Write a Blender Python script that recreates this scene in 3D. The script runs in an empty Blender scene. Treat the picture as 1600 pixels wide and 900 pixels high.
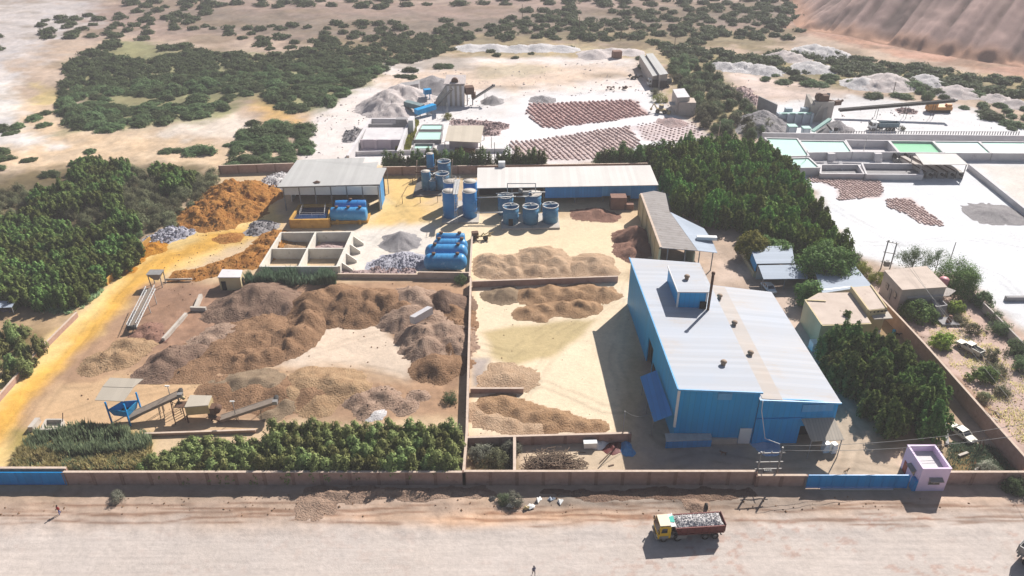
import bpy, bmesh, math, random
import numpy as np
from mathutils import Vector, Matrix

random.seed(7)
RS = np.random.RandomState(7)
R = math.radians
scene = bpy.context.scene
COL = scene.collection

# ------------------------------------------------------------------ camera, sky, sun, exposure
FPX, PITCH, CAMH = 1194.0, R(30.2), 85.0
cam_d = bpy.data.cameras.new("camera")
cam_d.sensor_width = 36.0
cam_d.lens = 36.0 * FPX / 1600.0
cam_d.clip_start = 1.0
cam_d.clip_end = 12000.0
cam = bpy.data.objects.new("camera", cam_d)
COL.objects.link(cam)
cam.location = (0, 0, CAMH)
cam.rotation_euler = (math.pi / 2 - PITCH, 0, 0)
scene.camera = cam

SUN_EL, SUN_AZ = R(39.3), R(36.0)          # azimuth from +Y towards +X
world = bpy.data.worlds.new("World")
scene.world = world
world.use_nodes = True
wn = world.node_tree
bg = wn.nodes["Background"]
sky = wn.nodes.new("ShaderNodeTexSky")
sky.sky_type = 'NISHITA'
sky.sun_disc = False
sky.sun_elevation = SUN_EL
sky.sun_rotation = SUN_AZ
sky.air_density = 1.0
sky.dust_density = 1.5
wn.links.new(sky.outputs[0], bg.inputs[0])
bg.inputs[1].default_value = 0.05
sun_d = bpy.data.lights.new("sun", 'SUN')
sun_d.energy = 5.0
sun_d.angle = R(0.5)
sun_d.color = (1.0, 0.955, 0.90)
sun = bpy.data.objects.new("sun", sun_d)
COL.objects.link(sun)
sd = Vector((math.sin(SUN_AZ) * math.cos(SUN_EL), math.cos(SUN_AZ) * math.cos(SUN_EL), math.sin(SUN_EL)))
sun.rotation_euler = sd.to_track_quat('Z', 'Y').to_euler()
sun.location = (60, 80, 120)
vs = scene.view_settings
vs.view_transform = 'Standard'
vs.look = 'None'
vs.gamma = 1.0
vs.use_curve_mapping = False
vs.exposure = 0.66
scene.cycles.max_bounces = 5
scene.cycles.diffuse_bounces = 2
scene.cycles.glossy_bounces = 2
scene.cycles.transmission_bounces = 2
scene.cycles.volume_bounces = 0
scene.cycles.transparent_max_bounces = 4
scene.cycles.caustics_reflective = False
scene.cycles.caustics_refractive = False

# ------------------------------------------------------------------ measuring: photo pixel + height -> world point
CP, SP = math.cos(PITCH), math.sin(PITCH)
def at(px, py, z=0.0):
    u = (px - 800) / FPX; v = (py - 450) / FPX
    t = (z - CAMH) / (-SP - v * CP)
    return Vector((u * t, (CP - v * SP) * t, z))
def A2(px, py, z=0.0):
    p = at(px, py, z); return (p.x, p.y)
def mpp(p):                                   # metres per photo pixel at p
    return (p.y * CP + (CAMH - p.z) * SP) / FPX

# ------------------------------------------------------------------ noise
def _h(i, j, s):
    n = (i * 374761393 + j * 668265263 + s * 1442695041).astype(np.int64) & 0xffffffff
    n = ((n ^ (n >> 13)) * 1274126177) & 0xffffffff
    return ((n ^ (n >> 16)) & 0xffff) / 65535.0
def vnoise(x, y, s=0):
    x = np.asarray(x, float); y = np.asarray(y, float)
    i = np.floor(x).astype(np.int64); j = np.floor(y).astype(np.int64)
    fx = x - i; fy = y - j
    fx = fx * fx * (3 - 2 * fx); fy = fy * fy * (3 - 2 * fy)
    a = _h(i, j, s); b = _h(i + 1, j, s); c = _h(i, j + 1, s); d = _h(i + 1, j + 1, s)
    return (a + (b - a) * fx) * (1 - fy) + (c + (d - c) * fx) * fy
def fbm(x, y, s=0, o=4):
    r = 0; a = 0.5; t = 0
    for k in range(o):
        r = r + a * vnoise(x * 2 ** k + 17.3 * k, y * 2 ** k - 9.1 * k, s + k); t += a; a *= 0.5
    return r / t
def sstep(a, b, x):
    t = np.clip((x - a) / (b - a), 0, 1); return t * t * (3 - 2 * t)
def sdf_poly(X, Y, pts):                       # signed distance, positive inside
    d = np.full(X.shape, 1e18); ins = np.zeros(X.shape, bool)
    n = len(pts)
    for k in range(n):
        ax, ay = pts[k]; bx, by = pts[(k + 1) % n]
        ex, ey = bx - ax, by - ay
        wx, wy = X - ax, Y - ay
        t = np.clip((wx * ex + wy * ey) / (ex * ex + ey * ey + 1e-12), 0, 1)
        d = np.minimum(d, (wx - ex * t) ** 2 + (wy - ey * t) ** 2)
        c = ((ay > Y) != (by > Y)) & (X < (bx - ax) * (Y - ay) / ((by - ay) if by != ay else 1e-12) + ax)
        ins ^= c
    d = np.sqrt(d)
    return np.where(ins, d, -d)
def lin(c):
    return tuple((v / 255.0 / 12.92) if v / 255.0 < 0.04045 else ((v / 255.0 + 0.055) / 1.055) ** 2.4 for v in c)
KALB = 1.42
def alb(c):                                    # albedo of a surface seen sunlit as this 8-bit colour
    return tuple(min(0.86, v / KALB) for v in lin(c))

# ------------------------------------------------------------------ materials
MATS = {}
def mat(name, c1, c2=None, rough=0.9, scale=0.5, bump=0.0, bscale=4.0, metal=0.0, seam=None, stretch=(1, 1, 1), spec=0.3,
        rand=0.0, c3=None, s3=6.0, t3=(0.62, 0.7)):
    if name in MATS: return MATS[name]
    m = bpy.data.materials.new(name); m.use_nodes = True
    nt = m.node_tree; N = nt.nodes; L = nt.links
    b = N["Principled BSDF"]
    b.inputs["Roughness"].default_value = rough
    b.inputs["Metallic"].default_value = metal
    b.inputs["Specular IOR Level"].default_value = spec
    tc = N.new("ShaderNodeTexCoord")
    mp = N.new("ShaderNodeMapping"); mp.inputs["Scale"].default_value = stretch
    L.new(tc.outputs["Object"], mp.inputs["Vector"])
    nz = N.new("ShaderNodeTexNoise"); nz.inputs["Scale"].default_value = scale; nz.inputs["Detail"].default_value = 7
    nz.inputs["Roughness"].default_value = 0.62
    L.new(mp.outputs[0], nz.inputs["Vector"])
    rp = N.new("ShaderNodeValToRGB")
    rp.color_ramp.elements[0].position = 0.32; rp.color_ramp.elements[1].position = 0.68
    rp.color_ramp.elements[0].color = (*c1, 1)
    rp.color_ramp.elements[1].color = (*(c2 or tuple(v * 0.86 for v in c1)), 1)
    L.new(nz.outputs["Fac"], rp.inputs[0])
    out = rp.outputs[0]
    if c3:
        n3 = N.new("ShaderNodeTexNoise"); n3.inputs["Scale"].default_value = s3; n3.inputs["Detail"].default_value = 5
        n3.inputs["Roughness"].default_value = 0.7
        L.new(mp.outputs[0], n3.inputs["Vector"])
        r3 = N.new("ShaderNodeMapRange"); r3.inputs[1].default_value = t3[0]; r3.inputs[2].default_value = t3[1]
        L.new(n3.outputs["Fac"], r3.inputs[0])
        mx = N.new("ShaderNodeMix"); mx.data_type = 'RGBA'
        mx.inputs["B"].default_value = (*c3, 1)
        L.new(r3.outputs[0], mx.inputs["Factor"]); L.new(out, mx.inputs["A"]); out = mx.outputs["Result"]
    if seam:                                  # sheet seams: (axis, period, width, colour factor)
        ax, per, wd, fac = seam
        sp = N.new("ShaderNodeSeparateXYZ"); L.new(tc.outputs["Object"], sp.inputs[0])
        m1 = N.new("ShaderNodeMath"); m1.operation = 'DIVIDE'; m1.inputs[1].default_value = per
        L.new(sp.outputs[ax], m1.inputs[0])
        m2 = N.new("ShaderNodeMath"); m2.operation = 'FRACT'; L.new(m1.outputs[0], m2.inputs[0])
        m3 = N.new("ShaderNodeMath"); m3.operation = 'LESS_THAN'; m3.inputs[1].default_value = wd
        L.new(m2.outputs[0], m3.inputs[0])
        fl = N.new("ShaderNodeMath"); fl.operation = 'FLOOR'; L.new(m1.outputs[0], fl.inputs[0])
        wnz = N.new("ShaderNodeTexWhiteNoise"); wnz.noise_dimensions = '1D'; L.new(fl.outputs[0], wnz.inputs["W"])
        rg = N.new("ShaderNodeMapRange"); rg.inputs[3].default_value = 0.93; rg.inputs[4].default_value = 1.04
        L.new(wnz.outputs["Value"], rg.inputs[0])
        hs0 = N.new("ShaderNodeHueSaturation"); L.new(out, hs0.inputs["Color"]); L.new(rg.outputs[0], hs0.inputs["Value"])
        mx = N.new("ShaderNodeMix"); mx.data_type = 'RGBA'
        mx.inputs["B"].default_value = (*(v * fac for v in c1), 1)
        m4 = N.new("ShaderNodeMath"); m4.operation = 'MULTIPLY'; m4.inputs[1].default_value = 0.75
        L.new(m3.outputs[0], m4.inputs[0])
        L.new(m4.outputs[0], mx.inputs["Factor"]); L.new(hs0.outputs[0], mx.inputs["A"]); out = mx.outputs["Result"]
    if rand:
        oi = N.new("ShaderNodeObjectInfo")
        rg = N.new("ShaderNodeMapRange"); rg.inputs[3].default_value = 1 - rand; rg.inputs[4].default_value = 1 + rand
        L.new(oi.outputs["Random"], rg.inputs[0])
        hs = N.new("ShaderNodeHueSaturation"); L.new(out, hs.inputs["Color"]); L.new(rg.outputs[0], hs.inputs["Value"])
        out = hs.outputs[0]
    L.new(out, b.inputs["Base Color"])
    if bump:
        nb = N.new("ShaderNodeTexNoise"); nb.inputs["Scale"].default_value = bscale; nb.inputs["Detail"].default_value = 6
        nb.inputs["Roughness"].default_value = 0.65
        L.new(mp.outputs[0], nb.inputs["Vector"])
        bp = N.new("ShaderNodeBump"); bp.inputs["Strength"].default_value = min(1.0, bump); bp.inputs["Distance"].default_value = 0.35 * max(1.0, bump)
        L.new(nb.outputs["Fac"], bp.inputs["Height"]); L.new(bp.outputs[0], b.inputs["Normal"])
    MATS[name] = m
    return m

def leaf_mat(name, c1, c2, trans=0.25, hue=0.04):
    m = bpy.data.materials.new(name); m.use_nodes = True
    nt = m.node_tree; N = nt.nodes; L = nt.links
    b = N["Principled BSDF"]; b.inputs["Roughness"].default_value = 0.55; b.inputs["Specular IOR Level"].default_value = 0.04
    g = N.new("ShaderNodeNewGeometry")
    rp = N.new("ShaderNodeValToRGB")
    rp.color_ramp.elements[0].color = (*c1, 1); rp.color_ramp.elements[1].color = (*c2, 1)
    L.new(g.outputs["Random Per Island"], rp.inputs[0])
    tc = N.new("ShaderNodeTexCoord"); nz = N.new("ShaderNodeTexNoise"); nz.inputs["Scale"].default_value = 0.9
    L.new(tc.outputs["Object"], nz.inputs["Vector"])
    mr = N.new("ShaderNodeMapRange"); mr.inputs[1].default_value = 0.3; mr.inputs[2].default_value = 0.7
    mr.inputs[3].default_value = 0.72; mr.inputs[4].default_value = 1.3
    L.new(nz.outputs["Fac"], mr.inputs[0])
    oi = N.new("ShaderNodeObjectInfo")
    o1 = N.new("ShaderNodeMapRange"); o1.inputs[3].default_value = 0.62; o1.inputs[4].default_value = 1.34
    L.new(oi.outputs["Random"], o1.inputs[0])
    o2 = N.new("ShaderNodeMapRange"); o2.inputs[3].default_value = 0.5 - hue; o2.inputs[4].default_value = 0.5 + hue
    L.new(oi.outputs["Random"], o2.inputs[0])
    mm = N.new("ShaderNodeMath"); mm.operation = 'MULTIPLY'; L.new(mr.outputs[0], mm.inputs[0]); L.new(o1.outputs[0], mm.inputs[1])
    hs = N.new("ShaderNodeHueSaturation"); L.new(rp.outputs[0], hs.inputs["Color"])
    L.new(mm.outputs[0], hs.inputs["Value"]); L.new(o2.outputs[0], hs.inputs["Hue"])
    L.new(hs.outputs[0], b.inputs["Base Color"])
    tr = N.new("ShaderNodeBsdfTranslucent"); L.new(hs.outputs[0], tr.inputs["Color"])
    mx = N.new("ShaderNodeMixShader"); mx.inputs[0].default_value = trans
    L.new(b.outputs[0], mx.inputs[1]); L.new(tr.outputs[0], mx.inputs[2])
    L.new(mx.outputs[0], N["Material Output"].inputs["Surface"])
    MATS[name] = m
    return m

# ------------------------------------------------------------------ object helpers
def tag(o, label=None, cat=None, group=None, kind=None):
    if label: o["label"] = label
    if cat: o["category"] = cat
    if group: o["group"] = group
    if kind: o["kind"] = kind
    return o
def thing(name, label, cat, loc=(0, 0, 0), rz=0.0, group=None):
    o = bpy.data.objects.new(name, None); COL.objects.link(o)
    o.empty_display_size = 0.5
    o.location = loc; o.rotation_euler = (0, 0, rz)
    return tag(o, label, cat, group, 'thing')
def origin(o):
    v = Vector((0, 0, 0))
    while o is not None:
        v += o.location; o = o.parent
    return v
def link_mesh(name, me, m=None, parent=None):
    o = bpy.data.objects.new(name, me); COL.objects.link(o)
    if m is not None and not me.materials: me.materials.append(m)
    if parent is not None: o.parent = parent
    return o
def copy_tree(o, parent=None, loc=None, rz=None, sc=None):
    c = o.copy(); COL.objects.link(c)
    if parent is not None: c.parent = parent
    if loc is not None: c.location = loc
    if rz is not None: c.rotation_euler = (0, 0, rz)
    if sc is not None: c.scale = sc if hasattr(sc, '__len__') else (sc, sc, sc)
    for ch in KIDS.get(o.name, ()):
        copy_tree(ch, c)
    return c
KIDS = {}
def learn(o):                                   # remember the children of a prototype for copy_tree
    KIDS[o.name] = list(o.children)
    for c in o.children: learn(c)

class MB:
    def __init__(s): s.v = []; s.f = []; s.sm = []
    def add(s, vs, fs, smooth=False):
        n = len(s.v); s.v += [tuple(p) for p in vs]
        for f in fs: s.f.append([i + n for i in f]); s.sm.append(smooth)
        return s
    def prism(s, pts, z0, z1):                  # z1: number or list (one per corner)
        n = len(pts)
        if sum(pts[i][0] * pts[(i + 1) % n][1] - pts[(i + 1) % n][0] * pts[i][1] for i in range(n)) < 0:
            pts = list(pts)[::-1]
            if hasattr(z1, '__len__'): z1 = list(z1)[::-1]
        zt = z1 if hasattr(z1, '__len__') else [z1] * n
        vs = [(p[0], p[1], z0) for p in pts] + [(p[0], p[1], zt[i]) for i, p in enumerate(pts)]
        fs = [list(range(n))[::-1], list(range(n, 2 * n))] + [[i, (i + 1) % n, (i + 1) % n + n, i + n] for i in range(n)]
        return s.add(vs, fs)
    def slab(s, q, t):                          # polygon of 3-D points given thickness t downwards
        n = len(q)
        if sum(q[i][0] * q[(i + 1) % n][1] - q[(i + 1) % n][0] * q[i][1] for i in range(n)) < 0: q = list(q)[::-1]
        vs = [(p[0], p[1], p[2] - t) for p in q] + [tuple(p) for p in q]
        fs = [list(range(n))[::-1], list(range(n, 2 * n))] + [[i, (i + 1) % n, (i + 1) % n + n, i + n] for i in range(n)]
        return s.add(vs, fs)
    def box(s, c, d, rz=0.0):
        ca, sa = math.cos(rz), math.sin(rz); vs = []
        for z in (-.5, .5):
            for x, y in ((-.5, -.5), (.5, -.5), (.5, .5), (-.5, .5)):
                X, Y = x * d[0], y * d[1]
                vs.append((c[0] + X * ca - Y * sa, c[1] + X * sa + Y * ca, c[2] + z * d[2]))
        return s.add(vs, [[3, 2, 1, 0], [4, 5, 6, 7], [0, 1, 5, 4], [1, 2, 6, 5], [2, 3, 7, 6], [3, 0, 4, 7]])
    def bar(s, p, q, w, h=None):
        p = Vector(p); q = Vector(q); d = (q - p)
        if d.length < 1e-6: return s
        d.normalize(); h = h or w
        up = Vector((0, 0, 1)) if abs(d.z) < 0.95 else Vector((0, 1, 0))
        a = d.cross(up).normalized(); b = a.cross(d).normalized()
        vs = []
        for e in (p, q):
            for i, j in ((-1, -1), (1, -1), (1, 1), (-1, 1)): vs.append(e + a * (i * w / 2) + b * (j * h / 2))
        return s.add(vs, [[0, 1, 2, 3], [7, 6, 5, 4], [0, 4, 5, 1], [1, 5, 6, 2], [2, 6, 7, 3], [3, 7, 4, 0]])
    def tube(s, pts, r, n=8, cap=True):
        pts = [Vector(p) for p in pts]; rr = r if hasattr(r, '__len__') else [r] * len(pts)
        base = []; vs = []
        d0 = (pts[1] - pts[0]).normalized()
        up = Vector((0, 0, 1)) if abs(d0.z) < 0.95 else Vector((0, 1, 0))
        a = d0.cross(up).normalized()
        for i, p in enumerate(pts):
            d = (pts[min(i + 1, len(pts) - 1)] - pts[max(i - 1, 0)]).normalized()
            a = (a - d * a.dot(d)).normalized(); b = d.cross(a)
            for k in range(n):
                t = 2 * math.pi * k / n
                vs.append(p + (a * math.cos(t) + b * math.sin(t)) * rr[i])
        fs = []
        for i in range(len(pts) - 1):
            for k in range(n):
                k2 = (k + 1) % n
                fs.append([i * n + k, i * n + k2, (i + 1) * n + k2, (i + 1) * n + k])
        s.add(vs, fs, True)
        if cap:
            m = len(s.v) - len(vs)
            s.f.append([m + k for k in range(n)][::-1]); s.sm.append(False)
            e = m + (len(pts) - 1) * n
            s.f.append([e + k for k in range(n)]); s.sm.append(False)
        return s
    def lathe(s, prof, c, n=24, axis='z', smooth=True):   # prof: (r, h) pairs along the axis
        vs = []
        for r, h in prof:
            for k in range(n):
                t = 2 * math.pi * k / n
                x, y = r * math.cos(t), r * math.sin(t)
                p = {'z': (x, y, h), 'x': (h, x, y), 'y': (x, h, y)}[axis]
                vs.append((c[0] + p[0], c[1] + p[1], c[2] + p[2]))
        fs = []
        for i in range(len(prof) - 1):
            for k in range(n):
                k2 = (k + 1) % n
                f = [i * n + k, i * n + k2, (i + 1) * n + k2, (i + 1) * n + k]
                fs.append(f if axis != 'y' else f[::-1])
        return s.add(vs, fs, smooth)
    def rock(s, c, r, rnd):
        vs = []
        for p in ((1, 0, 0), (-1, 0, 0), (0, 1, 0), (0, -1, 0), (0, 0, .8), (0, 0, -.8)):
            vs.append(tuple(c[i] + p[i] * r * rnd.uniform(.55, 1.25) + rnd.uniform(-.25, .25) * r for i in range(3)))
        return s.add(vs, [[0, 2, 4], [2, 1, 4], [1, 3, 4], [3, 0, 4], [2, 0, 5], [1, 2, 5], [3, 1, 5], [0, 3, 5]])
    def build(s, name, m, parent=None, local=False, base=None):
        o0 = Vector((0, 0, 0))
        if base is not None: o0 = Vector(base)
        elif parent is not None and not local: o0 = origin(parent)
        me = bpy.data.meshes.new(name)
        me.from_pydata([(x - o0.x, y - o0.y, z - o0.z) for x, y, z in s.v], [], s.f)
        if any(s.sm): me.polygons.foreach_set("use_smooth", s.sm)
        me.materials.append(m); me.update()
        o = bpy.data.objects.new(name, me); COL.objects.link(o)
        if parent is not None: o.parent = parent
        elif base is not None: o.location = base
        return o
    def single(s, name, m, label, cat, group=None):     # a thing of one mesh, origin at its base centre
        xs = [p[0] for p in s.v]; ys = [p[1] for p in s.v]; zs = [p[2] for p in s.v]
        b = ((min(xs) + max(xs)) / 2, (min(ys) + max(ys)) / 2, min(zs))
        return tag(s.build(name, m, base=b), label, cat, group, 'thing')
def np_mesh(name, V, F, m, smooth=True, parent=None, loc=None):
    me = bpy.data.meshes.new(name)
    V = np.asarray(V, np.float32); F = np.asarray(F, np.int32); k = F.shape[1]
    me.vertices.add(len(V)); me.vertices.foreach_set("co", V.ravel())
    me.loops.add(F.size); me.loops.foreach_set("vertex_index", F.ravel())
    me.polygons.add(len(F)); me.polygons.foreach_set("loop_start", np.arange(0, F.size, k, dtype=np.int32))
    me.polygons.foreach_set("use_smooth", np.full(len(F), smooth))
    me.materials.append(m); me.update(calc_edges=True); me.validate()
    o = bpy.data.objects.new(name, me); COL.objects.link(o)
    if parent is not None: o.parent = parent
    if loc is not None: o.location = loc
    return o

# ------------------------------------------------------------------ ground: height and colour
CHURN = [A2(a, b) for a, b in ((235, 500), (330, 440), (728, 440), (724, 640), (430, 640), (330, 590), (215, 580))]
PITF = [A2(a, b) for a, b in ((500, 505), (590, 492), (612, 525), (660, 560), (640, 598), (430, 600), (430, 575), (470, 545))]
def gh(x, y):
    x = np.asarray(x, float); y = np.asarray(y, float)
    wild = np.maximum(sstep(285, 345, y), sstep(-92, -108, x) * sstep(95, 120, y))
    n1 = fbm(x / 16.0, y / 16.0, 11, 4) - 0.5
    n2 = fbm(x / 2.2, y / 2.2, 23, 3) - 0.5
    yd = sdf_poly(x, y, CHURN); ch = sstep(0, 4, yd) * (1 - .8 * sstep(0, 4, sdf_poly(x, y, PITF)))
    amp = 0.10 + 1.5 * wild + .9 * ch
    verge = sstep(74.5, 77.5, y) * sstep(84.5, 82.5, y)
    return n1 * amp + n2 * (0.07 + 0.25 * wild + 0.28 * verge + .55 * ch) + 0.25 * verge * fbm(x / 5, y / 2.5, 5, 3)
def ghp(x, y): return float(gh(np.array([x]), np.array([y]))[0])

GROUND = (204, 180, 160)
# zones: photo polygon, colour, softness in metres, edge wander in metres, mottle
ZONES = [
 # far land
 ([(-900, 2), (2500, 2), (2500, -30), (-900, -30)], (150, 132, 126), 30, 30, .25),
 ([(-400, 0), (1330, 0), (1100, 95), (700, 80), (330, 60), (-400, 50)], (170, 146, 134), 25, 30, .2),
 ([(900, 20), (1330, 10), (1230, 60), (1000, 60)], (168, 142, 132), 14, 14, .25),
 ([(1190, 38), (1290, 35), (1600, 95), (1700, 140), (1420, 90), (1290, 62)], (200, 156, 134), 8, 8, .3),
 ([(-60, 110), (150, 190), (330, 205), (480, 260), (300, 290), (-60, 260)], (228, 200, 168), 8, 10, .25),
 ([(-60, 90), (30, 110), (25, 190), (90, 230), (-60, 225)], (236, 228, 222), 5, 6, .2),
 ([(-400, 0), (150, 0), (140, 40), (60, 75), (20, 120), (-400, 160)], (214, 204, 200), 14, 16, .2),
 ([(300, 185), (420, 175), (395, 215), (330, 222), (230, 215)], (238, 222, 206), 5, 8, .2),
 ([(50, 130), (125, 145), (120, 165), (60, 160)], (222, 196, 140), 4, 6, .2),
 ([(400, 130), (480, 135), (470, 195), (395, 190)], (232, 188, 122), 6, 6, .25),
 ([(560, 60), (900, 65), (1150, 80), (1130, 105), (800, 90), (560, 85)], (196, 176, 140), 12, 14, .35),
 # pale quarry yards
 ([(455, 300), (500, 160), (600, 90), (720, 92), (1000, 90), (1010, 130), (1060, 180), (1120, 225), (900, 262), (560, 262)], (243, 232, 226), 4, 5, .14),
 ([(560, 120), (700, 110), (780, 100), (1000, 100), (990, 120), (850, 135), (680, 150)], (236, 212, 192), 8, 8, .2),
 ([(800, 100), (870, 106), (850, 118), (750, 125), (740, 108)], (214, 196, 170), 5, 5, .2),
 ([(760, 185), (830, 150), (1000, 140), (1060, 180), (1110, 216), (980, 245), (780, 245)], (250, 248, 250), 5, 4, .07),
 ([(620, 150), (780, 140), (800, 170), (780, 250), (545, 250), (570, 190)], (248, 243, 242), 5, 4, .1),
 ([(1112, 92), (1230, 100), (1300, 130), (1330, 160), (1200, 165), (1150, 130)], (236, 214, 202), 5, 6, .18),
 ([(1195, 160), (1330, 150), (1480, 160), (1560, 185), (1640, 215), (1640, 270), (1200, 260)], (248, 246, 247), 4, 4, .1),
 ([(1205, 255), (1640, 250), (1660, 560), (1560, 490), (1480, 440), (1330, 400), (1270, 300)], (244, 245, 248), 3, 2.5, .07),
 ([(1520, 258), (1660, 255), (1660, 340), (1600, 328)], (238, 230, 222), 3, 3, .1),
 ([(110, 100), (180, 60), (290, 72), (420, 86), (500, 76), (598, 100), (560, 140), (505, 172), (440, 178), (400, 150), (335, 184), (230, 202), (105, 208)], (156, 152, 112), 6, 8, .3),
 ([(830, 163), (950, 158), (991, 157), (1013, 179), (900, 196), (850, 199), (824, 176)], (206, 168, 162), 1.5, 1, .12),
 ([(800, 224), (985, 198), (998, 226), (960, 250), (800, 250)], (226, 204, 200), 1.5, 1, .12),
 ([(993, 198), (1040, 187), (1078, 191), (1110, 214), (1060, 222), (1008, 220)], (226, 208, 206), 2, 2, .15),
 ([(1030, 72), (1200, 92), (1330, 92), (1480, 114), (1640, 130), (1640, 165), (1500, 150), (1330, 135), (1200, 115), (1110, 110), (1180, 205), (1110, 212), (1055, 150)], (166, 152, 112), 7, 9, .35),
 ([(480, 65), (720, 52), (900, 40), (1250, 45), (1200, 80), (1000, 72), (880, 66), (700, 84), (560, 98)], (158, 142, 112), 10, 14, .35),
 ([(200, 10), (480, 22), (700, 30), (900, 15), (1300, 0), (1200, 40), (800, 48), (480, 60), (300, 45)], (146, 130, 116), 16, 20, .3),
 ([(1266, 278), (1372, 280), (1377, 307), (1310, 311), (1308, 296)], (226, 200, 194), 1.2, 1, .12),
 ([(1380, 312), (1422, 309), (1476, 352), (1446, 353)], (230, 206, 200), 1.2, 1, .12),
 # under trees, outside left
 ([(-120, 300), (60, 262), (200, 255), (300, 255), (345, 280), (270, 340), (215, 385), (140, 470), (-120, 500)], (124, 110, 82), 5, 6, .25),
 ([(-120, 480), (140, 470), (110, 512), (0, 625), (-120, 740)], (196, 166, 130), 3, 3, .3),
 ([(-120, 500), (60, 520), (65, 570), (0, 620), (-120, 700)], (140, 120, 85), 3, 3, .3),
 # compound
 ([(-60, 760), (-60, 620), (110, 505), (240, 370), (340, 262), (600, 262), (1010, 262), (1010, 420), (1000, 745), (730, 745)], (226, 198, 162), 1.2, 1, .1),
 ([(560, 300), (690, 330), (990, 345), (990, 440), (740, 440), (735, 425), (560, 425)], (251, 228, 192), 3, 3, .08),
 ([(590, 262), (660, 280), (690, 340), (640, 360), (560, 365), (595, 310)], (246, 208, 138), 4, 4, .14),
 ([(545, 355), (680, 350), (660, 420), (545, 428)], (246, 236, 224), 3, 3, .12),
 ([(-70, 725), (-70, 640), (95, 520), (195, 420), (245, 380), (345, 345), (420, 315), (440, 318), (430, 352), (370, 385), (250, 432), (195, 520), (130, 585), (40, 690), (10, 735)], (248, 214, 146), 2.0, 2.5, .14),
 ([(-70, 690), (40, 600), (150, 490), (235, 400), (330, 365), (420, 352), (400, 370), (270, 412), (205, 470), (150, 545), (60, 640), (-20, 705)], (242, 188, 92), 2.5, 2.5, .2),
 ([(105, 590), (150, 600), (140, 612), (100, 605)], (240, 170, 60), 1.5, 1.5, .2),
 ([(100, 570), (235, 440), (735, 438), (729, 655), (420, 665), (230, 665), (90, 655), (60, 690), (30, 665)], (188, 152, 122), 2, 2, .2),
 ([(225, 450), (480, 445), (470, 540), (330, 560), (230, 540)], (172, 136, 112), 3, 3, .25),
 ([(95, 600), (330, 575), (330, 660), (420, 672), (60, 690), (20, 690)], (222, 186, 146), 2.5, 2.5, .12),
 ([(500, 503), (590, 492), (612, 525), (660, 560), (640, 598), (590, 595), (430, 575), (470, 545)], (236, 214, 192), 2.0, 1.8, .10),
 ([(400, 575), (600, 575), (650, 600), (430, 600)], (206, 172, 138), 2.5, 2, .15),
 ([(738, 440), (995, 440), (960, 690), (735, 690)], (252, 230, 198), 1.5, 1, .07),
 ([(755, 520), (800, 508), (930, 500), (905, 530), (862, 558), (800, 572), (770, 562)], (212, 190, 144), 1.2, 1.0, .06),
 ([(735, 560), (765, 560), (760, 605), (735, 605)], (200, 185, 175), 1, .7, .25),
 ([(990, 650), (1420, 640), (1490, 700), (1500, 750), (740, 745), (740, 685), (985, 685)], (212, 190, 166), 2, 2, .12),
 ([(820, 700), (985, 695), (990, 745), (815, 745)], (222, 200, 172), 1.5, 1, .12),
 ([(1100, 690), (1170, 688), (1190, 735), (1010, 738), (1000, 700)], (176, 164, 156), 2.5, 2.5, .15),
 ([(1105, 400), (1230, 430), (1330, 640), (1230, 640), (1200, 430), (1120, 440)], (226, 202, 184), 2, 2, .12),
 ([(1260, 480), (1400, 480), (1500, 640), (1460, 720), (1380, 700)], (170, 145, 112), 2.5, 2, .25),
 ([(1480, 690), (1570, 700), (1600, 742), (1480, 742)], (150, 128, 84), 2, 2, .35),
 ([(1530, 705), (1580, 725), (1560, 742), (1520, 735)], (160, 100, 70), 1.5, 1.5, .3),
 ([(20, 672), (240, 672), (240, 738), (10, 738)], (178, 160, 100), 1.5, 1.5, .3),
 ([(735, 690), (810, 690), (808, 742), (730, 742)], (150, 130, 95), 1, 1, .3),
 ([(1365, 448), (1420, 415), (1500, 430), (1640, 560), (1640, 770), (1600, 740), (1480, 590)], (214, 186, 172), 2, 2, .22),
 ([(1385, 480), (1420, 500), (1560, 680), (1600, 745), (1580, 700), (1470, 560)], (160, 125, 95), 2, 3, .35),
 # road and verge
 ([(-700, 1200), (-700, 768), (2300, 768), (2300, 1200)], (200, 174, 154), 1.0, .5, .2),
 ([(-700, 1200), (-700, 820), (700, 818), (1000, 812), (2300, 795), (2300, 1200)], (217, 204, 195), 3.0, 1.2, .06),
 ([(780, 775), (1200, 770), (1300, 790), (1150, 800), (820, 796)], (160, 146, 134), 1.8, 1.2, .2),
 ([(-60, 768), (700, 768), (770, 778), (-60, 782)], (182, 158, 136), 1.2, 1, .25),
 ([(500, 808), (900, 800), (1020, 808), (700, 822)], (222, 186, 158), 1.5, 1.2, .2),
]
TRACKS = []                                     # wheel tracks: (polyline in the photo, half gauge, brightness)
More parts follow.
